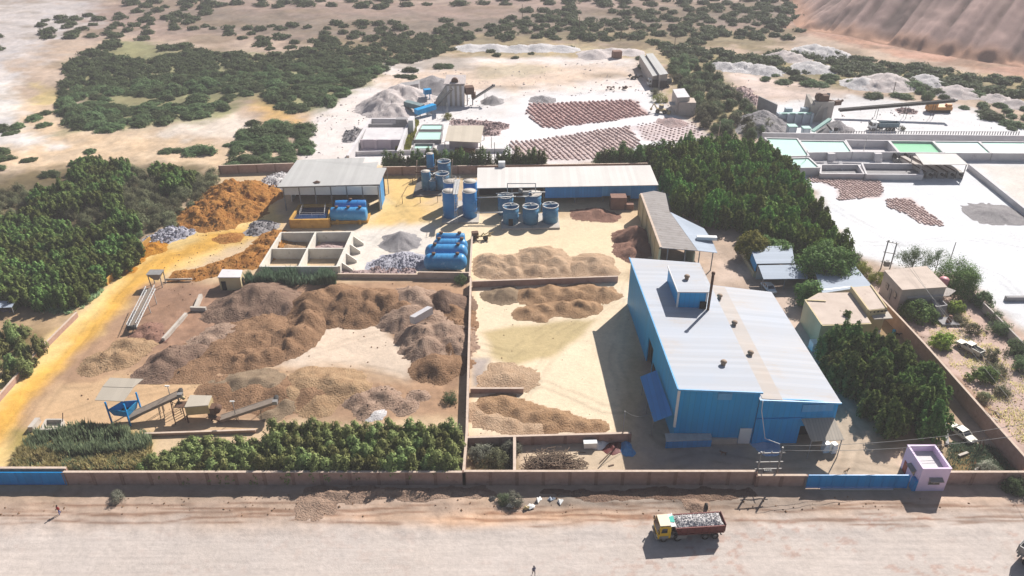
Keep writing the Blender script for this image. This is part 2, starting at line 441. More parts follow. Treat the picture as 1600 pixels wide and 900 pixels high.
for pts in ([(760, 690), (830, 600), (880, 520), (960, 470), (975, 430)], [(770, 610), (850, 600), (940, 640), (985, 640)], [(745, 540), (800, 555), (870, 500), (950, 470)], [(980, 470), (960, 560), (985, 650), (1050, 700)],
            [(1010, 735), (1100, 715), (1200, 728), (1330, 725), (1400, 735)], [(1320, 735), (1340, 690), (1300, 620), (1210, 470), (1130, 400)], [(0, 690), (80, 590), (180, 460), (240, 395), (340, 365), (430, 355)], [(20, 700), (100, 590), (200, 450), (260, 400), (380, 380)],
            [(600, 300), (640, 340), (600, 360), (560, 400)], [(690, 400), (640, 380), (560, 370)], [(450, 560), (520, 540), (600, 520)], [(430, 580), (540, 570), (640, 590)], [(110, 600), (250, 590), (330, 570), (450, 585)], [(90, 650), (180, 620), (300, 600)],
            [(560, 225), (600, 150), (640, 110), (720, 95)], [(700, 120), (800, 105), (900, 120), (1000, 125)], [(620, 240), (700, 180), (800, 150), (1020, 140)], [(1130, 150), (1200, 135), (1330, 150), (1420, 165)], [(1420, 420), (1480, 400), (1560, 430), (1600, 470)],
            [(1330, 380), (1420, 380), (1500, 370), (1600, 390)], [(1250, 290), (1330, 340), (1400, 380)], [(905, 100), (902, 60), (912, 20), (930, 0)], [(1110, 25), (1180, 35), (1260, 20)], [(1440, 200), (1330, 200), (1260, 160), (1200, 130)]):
    TRACKS.append((pts, .95, .84))
    TRACKS.append(([(x + 5, y + 2) for x, y in pts], .9, .92))
def pxpoly(pts, z=0): return [A2(x, y, z) for x, y in pts]
def paint(X, Y):
    C = np.empty(X.shape + (3,)); C[...] = alb(GROUND)
    M1 = fbm(X / 9.0, Y / 9.0, 41, 5) - .5
    M2 = fbm(X / 1.6, Y / 1.6, 57, 4) - .5
    WX = fbm(X / 4.0, Y / 4.0, 71, 4) - .5
    WB = fbm(X / 12.0, Y / 12.0, 77, 3) - .5
    mot = np.full(X.shape, .22)
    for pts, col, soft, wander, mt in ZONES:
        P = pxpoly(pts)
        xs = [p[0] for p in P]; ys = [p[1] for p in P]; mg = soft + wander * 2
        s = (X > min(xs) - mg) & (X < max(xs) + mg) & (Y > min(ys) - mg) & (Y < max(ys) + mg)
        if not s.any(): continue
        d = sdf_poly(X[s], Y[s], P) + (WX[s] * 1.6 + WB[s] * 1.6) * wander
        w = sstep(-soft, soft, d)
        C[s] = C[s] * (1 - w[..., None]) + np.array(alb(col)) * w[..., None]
        mot[s] = mot[s] * (1 - w) + mt * w
    far = sstep(250, 330, Y)
    dry = sstep(.02, .2, fbm(X / 30.0, Y / 18.0, 91, 5) - .5) * far * .55
    C = C * (1 - dry[..., None]) + np.array(alb((140, 122, 98))) * dry[..., None]
    f = 1 + (M1 * 1.1 + M2 * 1.0) * mot * 2.2
    C = C * np.clip(f, .35, 1.6)[..., None]
    tint = (fbm(X / 6.0, Y / 6.0, 99, 4) - .5) * mot * 1.5
    C[..., 0] *= 1 + tint * .25; C[..., 2] *= 1 - tint * .35
    for pts, wd, fac in TRACKS:
        P = [A2(a, b) for a, b in pts]
        x0, x1 = min(p[0] for p in P) - 4, max(p[0] for p in P) + 4; y0, y1 = min(p[1] for p in P) - 4, max(p[1] for p in P) + 4
        s = (X > x0) & (X < x1) & (Y > y0) & (Y < y1)
        if not s.any(): continue
        d = np.full(int(s.sum()), 1e9)
        xs, ys = X[s] + WX[s] * 1.2, Y[s] + WB[s] * 1.2
        for (ax, ay), (bx, by) in zip(P[:-1], P[1:]):
            ex, ey = bx - ax, by - ay; t = np.clip(((xs - ax) * ex + (ys - ay) * ey) / (ex * ex + ey * ey), 0, 1)
            d = np.minimum(d, np.hypot(xs - ax - ex * t, ys - ay - ey * t))
        w = np.exp(-((d - wd) / .32) ** 2) * sstep(.35, .6, fbm(xs / 3, ys / 3, 131, 3) + .1)
        C[s] *= (1 + (fac - 1) * w)[:, None]
    sp = sstep(.60, .68, fbm(X / 1.1, Y / .7, 161, 3)) * sstep(.45, .6, fbm(X / 9, Y / 5, 165, 3)) * (Y < 80) * (.25 + .75 * sstep(5, 25, X))
    C = C * (1 - sp[..., None] * np.array([.10, .22, .26]))
    rut = np.zeros(X.shape)
    for k, yy in enumerate((78.9, 79.35, 80.1, 80.6, 81.2, 78.4, 82.0)):
        rut += np.exp(-((Y - yy - (fbm(X / 14, X * 0 + k * 7.3, 140 + k, 3) - .5) * 2.4) / .2) ** 2) * sstep(.36, .56, fbm(X / 9, X * 0 + k * 3.1, 150 + k, 3))
    rut = np.clip(rut, 0, 1) * (Y < 84) * (Y > 74)
    C = C * (1 - rut[..., None] * np.array([.42, .52, .58]))
    return np.clip(C, .02, .86)

def ground_material():
    m = bpy.data.materials.new("dusty ground"); m.use_nodes = True; MATS["dusty ground"] = m
    nt = m.node_tree; N = nt.nodes; L = nt.links
    b = N["Principled BSDF"]; b.inputs["Roughness"].default_value = 0.95; b.inputs["Specular IOR Level"].default_value = 0.15
    at_ = N.new("ShaderNodeAttribute"); at_.attribute_name = "soil"
    tc = N.new("ShaderNodeTexCoord")
    def noise(scale, detail=6, vec=None, rough=.62):
        n = N.new("ShaderNodeTexNoise"); n.inputs["Scale"].default_value = scale; n.inputs["Detail"].default_value = detail
        n.inputs["Roughness"].default_value = rough
        L.new(vec or tc.outputs["Object"], n.inputs["Vector"]); return n
    mp = N.new("ShaderNodeMapping"); mp.inputs["Scale"].default_value = (0.05, 1.0, 1.0); mp.inputs["Rotation"].default_value = (0, 0, R(1.2))
    L.new(tc.outputs["Object"], mp.inputs["Vector"])
    streak = noise(1.5, 8, mp.outputs[0], .7)
    fine = noise(1.3, 9, None, .72)
    speck = noise(5.0, 4)
    # tyre streaks only along the road (attribute "road")
    ar = N.new("ShaderNodeAttribute"); ar.attribute_name = "road"
    mr = N.new("ShaderNodeMapRange"); mr.inputs[1].default_value = .28; mr.inputs[2].default_value = .72
    mr.inputs[3].default_value = .87; mr.inputs[4].default_value = 1.08
    L.new(streak.outputs["Fac"], mr.inputs[0])
    mixs = N.new("ShaderNodeMix"); mixs.data_type = 'FLOAT'; mixs.inputs["A"].default_value = 1.0
    L.new(ar.outputs["Fac"], mixs.inputs["Factor"]); L.new(mr.outputs[0], mixs.inputs["B"])
    mf = N.new("ShaderNodeMapRange"); mf.inputs[1].default_value = .25; mf.inputs[2].default_value = .75
    mf.inputs[3].default_value = .84; mf.inputs[4].default_value = 1.12
    L.new(fine.outputs["Fac"], mf.inputs[0])
    mul = N.new("ShaderNodeMath"); mul.operation = 'MULTIPLY'
    L.new(mixs.outputs["Result"], mul.inputs[0]); L.new(mf.outputs[0], mul.inputs[1])
    hs = N.new("ShaderNodeHueSaturation"); L.new(at_.outputs["Color"], hs.inputs["Color"]); L.new(mul.outputs[0], hs.inputs["Value"])
    sp = N.new("ShaderNodeMapRange"); sp.inputs[1].default_value = .70; sp.inputs[2].default_value = .76; sp.inputs[4].default_value = .45
    L.new(speck.outputs["Fac"], sp.inputs[0])
    mx = N.new("ShaderNodeMix"); mx.data_type = 'RGBA'; mx.inputs["B"].default_value = (.16, .11, .08, 1)
    L.new(sp.outputs[0], mx.inputs["Factor"]); L.new(hs.outputs[0], mx.inputs["A"])
    L.new(mx.outputs["Result"], b.inputs["Base Color"])
    bp = N.new("ShaderNodeBump"); bp.inputs["Strength"].default_value = .45; bp.inputs["Distance"].default_value = .22
    L.new(fine.outputs["Fac"], bp.inputs["Height"]); L.new(bp.outputs[0], b.inputs["Normal"])
    return m
def build_ground():
    ys = [40.0]
    while ys[-1] < 620: ys.append(ys[-1] + max(0.34, 0.34 * (ys[-1] / 100.0) ** 1.25))
    ys = np.array([-400, -60] + ys + [700, 850, 1100, 1600, 2600, 5000, 9000.0])
    nx = 640
    t = np.linspace(-1, 1, nx)
    u = np.concatenate([[-40, -12, -5, -2.6, -1.8, -1.35, -1.15], t, [1.15, 1.35, 1.8, 2.6, 5, 12, 40]])
    half = np.clip(0.76 * ys + 34, 80, 560)
    X = u[None, :] * half[:, None]; Y = np.repeat(ys[:, None], len(u), 1)
    Z = gh(X, Y)
    Z = np.where(Y > 650, -1.0, Z)
    nr, nc = X.shape
    idx = np.arange(nr * nc).reshape(nr, nc)
    F = np.stack([idx[:-1, :-1], idx[:-1, 1:], idx[1:, 1:], idx[1:, :-1]], -1).reshape(-1, 4)
    o = np_mesh("ground", np.stack([X, Y, Z], -1).reshape(-1, 3), F, ground_material())
    tag(o, kind="structure")
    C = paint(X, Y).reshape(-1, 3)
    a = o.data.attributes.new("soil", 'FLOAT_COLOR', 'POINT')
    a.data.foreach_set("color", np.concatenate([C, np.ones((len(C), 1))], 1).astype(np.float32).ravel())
    r = o.data.attributes.new("road", 'FLOAT', 'POINT')
    w = sstep(85.5, 82, Y) * (.55 + .45 * sstep(79, 76, Y))
    r.data.foreach_set("value", w.astype(np.float32).ravel())
build_ground()

# ------------------------------------------------------------------ heaps
HSC = {'spoil_heap': .72, 'sand_heap': .66, 'quarry_mound': .75}
SSC = {'spoil_heap': 1.08, 'sand_heap': 1.0, 'quarry_mound': .75}
def heap(name, label, cat, m, cones=(), poly=None, top=None, slope=.54, res=.36, rough=.35, rill=.25, rs=3, lump=2.2, rocks=0, rockr=(.15, .5),
         group=None, kind=None, wander=1.0, z0=-.12):
    """cones: (px, py, height[, slope]) with the peak's pixel; poly: photo outline of the foot, top: crest height"""
    C = []
    for c in cones:
        hh = c[2] * HSC.get(name, .86); p = at(c[0], c[1], hh); C.append((p.x, p.y, hh, (c[3] if len(c) > 3 else slope) * SSC.get(name, .95)))
    xs = []; ys = []
    for x, y, h, s in C: xs += [x - h / s, x + h / s]; ys += [y - h / s, y + h / s]
    P = pxpoly(poly) if poly else None
    if P: xs += [p[0] for p in P]; ys += [p[1] for p in P]
    x0, x1, y0, y1 = min(xs) - 1, max(xs) + 1, min(ys) - 1, max(ys) + 1
    nx = max(6, int((x1 - x0) / res)); ny = max(6, int((y1 - y0) / res))
    X, Y = np.meshgrid(np.linspace(x0, x1, nx), np.linspace(y0, y1, ny))
    WX = X + (fbm(X / 3.2, Y / 3.2, rs, 3) - .5) * 2.4 * wander; WY = Y + (fbm(X / 3.2, Y / 3.2, rs + 31, 3) - .5) * 2.4 * wander
    Z = np.full(X.shape, -3.0)
    for k, (x, y, h, s) in enumerate(C):
        d = np.hypot(WX - x, WY - y); an = np.arctan2(Y - y, X - x)
        ri = (vnoise(an * 9.0 + 50, d * .25, rs + 7 * k) - .5) * rill * np.clip(d * .35, 0, 1.4)
        rd = .35 * h * .35
        z = h - s * (np.sqrt(d * d + rd * rd) - rd) + ri
        kk = .35
        Z = np.maximum(Z, z) + np.where(np.abs(Z - z) < kk, (kk - np.abs(Z - z)) ** 2 / (4 * kk), 0)
    if P:
        d = sdf_poly(WX, WY, P)
        tz = top * (1 + (fbm(X / 5.0, Y / 5.0, rs + 11, 3) - .5) * .7)
        z = np.minimum(d * slope * 1.05, tz + (d * slope - tz) * .12)
        z = z + (vnoise((X + Y) / 1.2, (X - Y) / 5, rs + 3) - .5) * rill * np.clip(d, 0, 1)
        Z = np.maximum(Z, z)
    body = sstep(0, 1.0, Z)
    Z = Z + (fbm(X / lump, Y / lump, rs + 5, 5) - .5) * rough * 1.7 * (.25 + .75 * body)
    rg = np.abs(fbm(X / .9, Y / .9, rs + 15, 3) - .5); Z = Z - rg * rough * .8 * body
    ft = .5; Z = np.where(Z < ft, np.maximum(Z + ft, 0) ** 2 / (4 * ft) - .02, Z)
    G = gh(X, Y)
    keep = Z > -.015
    Zf = G + np.where(keep, Z, -.4)
    idx = np.arange(X.size).reshape(X.shape)
    q = keep[:-1, :-1] | keep[:-1, 1:] | keep[1:, 1:] | keep[1:, :-1]
    F = np.stack([idx[:-1, :-1], idx[:-1, 1:], idx[1:, 1:], idx[1:, :-1]], -1)[q]
    used, inv = np.unique(F, return_inverse=True)
    V = np.stack([X, Y, Zf], -1).reshape(-1, 3)[used]
    F = inv.reshape(-1, 4)
    b = np.array([V[:, 0].mean(), V[:, 1].mean(), 0])
    V = V - b
    if not rocks and name in ('spoil_heap', 'ochre_heap', 'dark_heap') and rough > .24: rocks, rockr = int(120 * min(3, len(C) / 4)), (.06, .22)
    if rocks:
        rnd = random.Random(rs); mb = MB(); hi = np.where((Z[:-1, :-1] > .1).ravel())[0]
        gz = Zf[:-1, :-1].ravel(); gx = X[:-1, :-1].ravel(); gy = Y[:-1, :-1].ravel()
        for i in range(rocks):
            j = hi[rnd.randrange(len(hi))]; r = rockr[0] + (rockr[1] - rockr[0]) * rnd.random() ** 2.5
            mb.rock((gx[j] - b[0] + rnd.uniform(-.3, .3), gy[j] - b[1] + rnd.uniform(-.3, .3), gz[j] + r * .25), r, rnd)
        me = bpy.data.meshes.new(name)
        n = len(V)
        me.from_pydata([tuple(p) for p in V.tolist()] + mb.v, [], F.tolist() + [[i + n for i in f] for f in mb.f])
        me.polygons.foreach_set("use_smooth", [True] * len(F) + [False] * len(mb.f))
        me.materials.append(m)
        o = bpy.data.objects.new(name, me); COL.objects.link(o); o.location = b
    else:
        o = np_mesh(name, V, F, m, True, loc=b)
    return tag(o, label, cat, group, kind or 'thing')

def soil(name, c1, c2, c3=None, bump=1.6, bscale=3.2, scale=.6, s3=2.0, t3=(.58, .7)):
    return mat(name, alb(c1), alb(c2), rough=.95, scale=scale, bump=bump, bscale=bscale, c3=alb(c3) if c3 else None, s3=s3, t3=t3, spec=.12)
M_BROWN = soil("brown spoil", (186, 148, 116), (160, 124, 94), (130, 98, 74))
M_DARK = soil("dark gravel", (170, 142, 122), (146, 118, 102), (118, 94, 80))
M_TAN = soil("tan spoil", (212, 178, 140), (190, 154, 118), (162, 126, 94))
M_GREYBR = soil("grey brown spoil", (204, 174, 152), (180, 150, 130), (150, 122, 104))
M_SAND = soil("beige sand", (228, 196, 164), (208, 174, 142), (184, 148, 118))
M_SANDB = soil("brown sand", (208, 170, 134), (184, 146, 110), (148, 112, 82))
M_CONE = soil("pale gravel cone", (190, 166, 138), (170, 146, 120), (148, 124, 100), bscale=5)
M_ORANGE = soil("orange ochre soil", (216, 158, 88), (188, 124, 62), (148, 94, 52), bump=1.8)
M_OCHRE = soil("yellow ochre soil", (226, 164, 62), (202, 132, 46), (160, 96, 36), bump=1.4)
M_WHITE = soil("white rock", (246, 242, 240), (226, 220, 220), (186, 178, 182), bump=1.3, bscale=3)
M_BLUEW = soil("blue white rock", (226, 224, 232), (196, 194, 208), (140, 138, 156), bump=1.5, bscale=3)
M_GREY = soil("grey chippings", (204, 199, 199), (184, 178, 180), (154, 148, 152), bscale=6)
M_PALE = soil("pale quarry dust", (242, 232, 228), (222, 208, 204), (190, 176, 174), bump=1.2)
M_PINK = soil("pink rubble", (222, 200, 196), (198, 168, 164), (168, 134, 130), bump=1.5, bscale=3)
M_RED = soil("dark red earth", (176, 136, 118), (154, 116, 100), (130, 98, 86), bump=1.2)
M_HILL = soil("red brown spoil hill", (220, 194, 186), (202, 174, 166), (184, 156, 150), bump=.7, bscale=.9, scale=.05, s3=.25)

cH = "heap"
# brown spoil yard
heap("spoil_heap", "broad dark gravel heap with a rounded crest below the four concrete bins", cH, M_DARK, [(400, 443, 5.6, .5), (365, 462, 4.0, .5), (430, 455, 4.2, .5), (340, 482, 2.2, .5), (450, 470, 3.0)], rs=3, rough=.25)
heap("spoil_heap", "long brown spoil ridge along the top edge of the bare pit floor", cH, M_BROWN, [(492, 452, 5.6), (520, 446, 5.0), (545, 455, 5.6), (575, 452, 5.4), (605, 456, 5.2), (480, 470, 4.2), (625, 470, 4.2), (530, 470, 4.2), (570, 472, 4.0)], rs=9, rough=.45)
heap("spoil_heap", "smooth brown spoil slope with long rills to the right of the ridge", cH, M_GREYBR, [(640, 452, 5.2, .55), (632, 480, 4.4, .55), (655, 466, 4.0, .5)], rs=14, rough=.22, rill=.5)
heap("spoil_heap", "dark pointed spoil cone beside the pale concrete strip", cH, M_DARK, [(692, 455, 5.0, .7), (708, 463, 3.4)], rs=21)
heap("spoil_heap", "steep rilled spoil bank on the right of the pit floor", cH, M_GREYBR, [(655, 505, 4.4, .66), (664, 528, 4.0, .66), (690, 505, 3.6, .45), (708, 525, 2.6, .4), (668, 488, 3.4)], rs=27, rill=.6, rough=.3)
heap("spoil_heap", "dark brown cone at the lower right corner of the pit floor", cH, M_BROWN, [(680, 556, 3.8, .6), (700, 560, 2.4, .45)], rs=33)
heap("spoil_heap", "crumbled brown spoil bank on the left of the pit floor", cH, M_BROWN, [(478, 488, 3.6), (462, 512, 3.4), (445, 532, 2.8), (422, 546, 2.4), (440, 515, 2.6), (398, 552, 2.4), (372, 556, 2.2)], rs=40, rough=.5)
heap("spoil_heap", "rounded dark mound in the middle of the left yard", cH, M_DARK, [(268, 545, 3.6, .55), (248, 565, 2.6, .5), (300, 540, 2.8, .5), (225, 575, 1.4, .5)], rs=47, rough=.28)
heap("spoil_heap", "tan heap with a dark foot next to the yellow road", cH, M_TAN, [(205, 530, 2.6, .5), (160, 552, 2.4, .5), (185, 548, 2.4, .5), (140, 568, 1.4, .5)], rs=52, rough=.3)
heap("spoil_heap", "small dark crumbly heap at the foot of the leaning white conveyor", cH, M_RED, [(230, 508, 1.9), (240, 520, 1.6), (212, 520, 1.2)], rs=57, rough=.5)
heap("spoil_heap", "low rough brown rise between the dark mound and the pit", cH, M_GREYBR, [(320, 525, 2.2, .4), (345, 512, 2.0, .35), (310, 552, 1.0, .4)], rs=63, rough=.4)
heap("spoil_heap", "low lumpy dark heap left of the pit above the tracks", cH, M_BROWN, [(385, 545, 2.0, .5), (360, 562, 1.2, .5), (335, 572, .9, .5)], rs=64, rough=.45)
heap("spoil_heap", "long smooth grey brown mound above the right hand conveyor", cH, M_CONE, [(375, 588, 2.8, .42), (400, 590, 2.6, .42), (345, 598, 1.8, .42), (430, 598, 2.0, .42)], rs=70, rough=.18)
heap("spoil_heap", "long low tan mound behind the front tree hedge", cH, M_TAN, [(480, 588, 2.6, .38), (520, 590, 2.4, .36), (455, 608, 2.0, .36), (545, 600, 2.0, .4), (495, 622, 1.6, .35)], rs=76, rough=.2)
heap("spoil_heap", "small spoil tip below the head of the right hand conveyor", cH, M_CONE, [(443, 628, 1.8, .55), (425, 645, 1.2, .5)], rs=80, rough=.2)
heap("spoil_heap", "rubbly purple grey heap behind the front hedge right of the tan mound", cH, M_GREYBR, [(600, 610, 2.2), (630, 630, 1.6), (575, 632, 1.8), (655, 612, 1.2), (560, 618, 1.6)], rs=84, rough=.5, rocks=200, rockr=(.08, .25))
heap("spoil_heap", "white patch of dumped powder behind the hedge tops", cH, M_WHITE, [(586, 644, .8, .4)], rs=86, rough=.15)
heap("spoil_heap", "broad low brown rise filling the ground between the dark mound and the pit", "heap", M_BROWN, [(345, 535, 2.2, .22), (380, 520, 2.4, .22), (410, 505, 2.4, .24), (300, 565, 1.4, .2)], rs=701, rough=.5)
heap("spoil_heap", "brown rough ground heap between the dark cone and the dividing wall", "heap", M_BROWN, [(705, 480, 2.6, .4), (712, 500, 2.2, .4), (700, 530, 2.0, .4), (712, 560, 1.6, .4)], rs=705, rough=.45)
heap("spoil_heap", "long dark brown low mound behind the right half of the conveyors", "heap", M_BROWN, [(350, 600, 2.0, .3), (395, 602, 2.2, .3), (440, 606, 2.2, .3), (480, 612, 1.8, .3)], rs=707, rough=.35)
# beige sand yard
heap("sand_heap", "row of beige sand heaps behind the upper low wall", cH, M_SAND, [(770, 398, 3.6, .5), (845, 386, 4.2, .5), (825, 396, 3.2, .5), (798, 398, 3.0), (870, 402, 3.2, .5), (760, 415, 2.4), (838, 412, 2.8), (800, 416, 2.4), (885, 415, 2.2), (862, 418, 1.8), (780, 425, 1.6)], rs=90, rough=.28)
heap("sand_heap", "smooth double sand heap at the right end of the upper low wall", cH, M_SAND, [(928, 400, 3.4, .48), (908, 410, 2.6, .5), (945, 415, 2.4, .5)], rs=95, rough=.2)
heap("sand_heap", "brown and beige lumpy heaps directly in front of the upper low wall", cH, M_SANDB, [(828, 452, 2.6), (858, 447, 3.0), (890, 450, 2.8), (918, 444, 3.0), (942, 450, 2.6), (845, 462, 1.8), (905, 455, 2.2), (955, 455, 1.6)], rs=100, rough=.45)
heap("sand_heap", "grey green gravel cone in the upper left corner of the sand yard", cH, M_CONE, [(788, 450, 2.8, .55), (768, 456, 1.6, .5)], rs=104, rough=.15)
heap("sand_heap", "crumbling olive brown sand bank in the middle of the sand yard", cH, M_SANDB, [(826, 482, 2.2), (850, 476, 2.4), (880, 470, 2.6), (905, 468, 2.6), (925, 472, 1.8), (840, 492, 1.4), (900, 482, 1.4)], rs=108, rough=.5)
heap("sand_heap", "smooth sand fan around the stub wall on the left of the sand yard", cH, M_SAND, [(790, 582, 1.8, .32), (775, 590, 1.4, .35), (812, 588, 1.2, .28)], rs=112, rough=.12)
heap("sand_heap", "brown and white heaps in the walled bay at the front of the sand yard", cH, M_SANDB, [(765, 628, 2.0), (790, 622, 2.2), (815, 636, 2.0), (845, 640, 1.8), (875, 648, 1.8), (905, 656, 1.6), (930, 662, 1.2), (860, 662, 1.2)], rs=116, rough=.5)
heap("sand_heap", "pale powder heap by the wall in the front bay of the sand yard", cH, M_SAND, [(765, 650, 1.4, .4), (800, 658, 1.3, .4), (745, 640, 1.2, .4), (835, 662, .9, .4)], rs=120, rough=.3)
# orange and white heaps, upper left
heap("ochre_heap", "large orange ochre soil heap left of the white clad shed", cH, M_ORANGE, [(385, 283, 5.0), (360, 282, 5.2), (345, 300, 5.0), (325, 312, 4.6), (365, 310, 4.4), (305, 322, 3.8), (340, 328, 3.4), (400, 285, 4.0), (318, 338, 2.6)], rs=130, rough=1.15, lump=2.0, res=.28, rocks=600, rockr=(.1, .5))
heap("ochre_heap", "ochre soil berm behind and left of the concrete bins", cH, M_ORANGE, [(420, 372, 2.6), (405, 383, 2.6), (385, 395, 2.4), (362, 404, 2.0), (335, 412, 1.8), (305, 420, 1.6), (278, 427, 1.2), (430, 360, 2.0)], rs=135, rough=.8, lump=1.6, rocks=400, rockr=(.1, .4))
heap("ochre_heap", "yellow ochre bank along the bend of the yellow road", cH, M_OCHRE, [(238, 378, 1.6, .5), (222, 388, 1.4, .5), (208, 402, 1.2, .5), (195, 418, 1.0, .5), (245, 385, 1.0, .5)], rs=139, rough=.4)
heap("ochre_heap", "ochre clods in the middle of the yellow road bend", cH, M_ORANGE, [(358, 368, .9, .35), (350, 368.5, .8, .35)], rs=142, rough=.3)
heap("rock_heap", "white and lilac rock pieces at the left foot of the orange heap", cH, M_BLUEW, [(262, 356, 2.2), (250, 365, 1.8), (278, 356, 1.8), (240, 368, 1.2)], rs=145, rough=.6, rocks=260, rockr=(.15, .6))
heap("rock_heap", "white rock heap between the orange heap and the white clad shed", cH, M_WHITE, [(428, 275, 3.2), (418, 284, 2.4), (438, 270, 2.4)], rs=148, rough=.6, rocks=260, rockr=(.15, .6))
heap("rock_heap", "dark and white dumped material at the foot of the shed's left side", cH, M_GREY, [(405, 345, 1.6), (400, 354, 1.4), (420, 350, 1.0)], rs=151, rough=.5, rocks=160, rockr=(.15, .5))
heap("gravel_cone", "grey gravel cone alone on the cream yard between bins and tall blue tanks", cH, M_GREY, [(624, 362, 3.2, .62)], rs=155, rough=.16, rill=.3)
heap("rock_heap", "blue white broken rock spread in front of the lying blue vessels", cH, M_BLUEW, [(625, 402, 1.5, .3), (605, 408, 1.0, .3), (645, 405, 1.0, .3), (590, 412, .6, .3)], rs=158, rough=.4, rocks=620, rockr=(.12, .42))
heap("rubble_heap", "brown broken blocks piled along the low wall in front of the white rock", cH, M_PINK, [(590, 420, .8, .4), (615, 422, .8, .4), (540, 424, .8, .4), (635, 420, .6, .4), (560, 424, .5, .4)], rs=161, rough=.4, rocks=300, rockr=(.12, .45))
heap("dark_heap", "red brown earth heap against the left wall of the leaning grey shed", cH, M_RED, [(993, 353, 4.0, .75), (985, 385, 2.4, .6), (1000, 372, 3.0, .7), (978, 380, 1.6)], rs=164, rough=.4)
heap("dark_heap", "dark earth heap in the shade of the long blue shed", cH, M_RED, [(935, 328, 1.6, .4), (915, 330, 1.2, .35), (950, 334, 1.0, .35)], rs=168, rough=.3)
# top centre quarry
heap("quarry_heap", "big pale quarry mound with grey rilled flanks left of the far crusher", cH, M_PALE, [(605, 140, 7.5, .6), (625, 130, 8.0, .6), (640, 134, 7.0, .6), (595, 155, 5.0), (615, 160, 4.5)], rs=172, rough=.8, rill=1.0, res=.7, lump=4)
heap("quarry_heap", "rounded grey gravel mound behind the far crusher", cH, M_GREY, [(675, 118, 5.0, .5), (690, 124, 4.6, .5), (665, 124, 4.0, .5)], rs=176, rough=.4, res=.7)
heap("gravel_cone", "small grey cone under the far crusher's right conveyor", cH, M_GREY, [(770, 149, 3.0, .65)], rs=180, rough=.12)
heap("gravel_cone", "low grey gravel pile at the upper left corner of the red block field", cH, M_GREY, [(847, 149, 2.2, .45)], rs=184, rough=.15)
heap("gravel_cone", "low grey gravel pile at the right end of the pink block fields", cH, M_PINK, [(1050, 184, 2.0, .4)], rs=187, rough=.15)
heap("rubble_heap", "pink and white block rubble right of the small tan roofed shed", cH, M_PINK, [(765, 200, 1.6, .4), (775, 192, 1.4, .35), (760, 190, 1.2, .4), (740, 188, 1.2, .4), (715, 187, 1.2, .4)], rs=190, rough=.6, rocks=420, rockr=(.2, .6))
heap("rubble_heap", "dark scrap and stone heap left of the walled basin", cH, M_GREY, [(555, 200, 2.0), (550, 206, 1.8), (548, 212, 1.6)], rs=193, rough=.8, rocks=160, rockr=(.2, .6))
heap("quarry_bank", "long low white bank behind the far quarry floor", cH, M_WHITE, [(735, 68, 2.4, .3), (770, 67, 2.6, .3), (810, 69, 2.4, .3), (845, 68, 2.6, .3), (880, 70, 2.4, .3)], rs=197, rough=.7, res=.9)
heap("quarry_bank", "low grey white bank below the twin long sheds' left side", cH, M_PALE, [(930, 77, 3.0, .35), (960, 74, 2.4, .3), (985, 76, 2.0, .3)], rs=200, rough=.7, res=.9)
heap("quarry_bank", "white eroded embankment right of the track thicket", cH, M_WHITE, [(1135, 95, 3.2, .4), (1160, 95, 3.6, .4), (1185, 99, 3.4, .4), (1200, 103, 3.0, .4)], rs=204, rough=.8, rill=.9, res=.8)
# right quarry
heap("quarry_bank", "dark grey bank falling from the concrete retaining wall by the right crusher", cH, M_GREY, [(1196, 172, 6.0, .6), (1190, 185, 5.0, .6), (1202, 188, 4.4, .6), (1205, 200, 2.0, .6)], rs=208, rough=.8)
heap("rubble_heap", "pink brown stone slope above the dark retaining bank", cH, M_PINK, [(1165, 142, 2.6, .5), (1175, 150, 2.6, .5), (1160, 135, 2.0, .5)], rs=211, rough=.7, rocks=260, rockr=(.2, .6))
heap("gravel_cone", "grey gravel cone below the right crusher's green chute", cH, M_GREY, [(1309, 188, 3.6, .62), (1295, 197, 2.4, .6)], rs=214, rough=.15)
heap("gravel_cone", "wide flat grey gravel pile alone on the far right white yard", cH, M_GREY, [(1555, 327, 1.5, .22), (1540, 331, .9, .2)], rs=218, rough=.25)
heap("rubble_heap", "pink sacks and rubble in the middle of the far right quarry yard", cH, M_PINK, [(1415, 168, 1.6, .5), (1420, 170, 1.2, .5)], rs=221, rough=.6, rocks=120, rockr=(.2, .6))
for i, (c, lab) in enumerate([([(1275, 68, 5), (1295, 72, 5), (1255, 75, 4)], "white stony hummock among scrub left of the far mounds"),
        ([(1240, 82, 4), (1225, 78, 4)], "grey white hummock among scrub nearest the white embankment"),
        ([(1275, 95, 4.5), (1265, 100, 3.5)], "small white scree slope between the dark bushes"),
        ([(1390, 113, 6), (1375, 121, 4.5), (1398, 120, 4.5)], "tallest pale pointed mound above the long conveyor"),
        ([(1448, 116, 4.5), (1460, 122, 4)], "flat topped white mound right of the tallest pale mound"),
        ([(1497, 132, 4.5), (1505, 138, 3)], "pale yellow topped mound near the head of the long conveyor"),
        ([(1350, 121, 4), (1362, 126, 3)], "grey pointed mound at the left foot of the tallest pale mound"),
        ([(1560, 146, 3), (1590, 155, 3)], "white stony bank at the far right edge among bushes")]):
    heap("quarry_mound", lab, "mound", M_PALE if i % 2 else M_WHITE, [(a, b, h, .5) for a, b, h in c], rs=230 + 5 * i, rough=.9, res=.8)
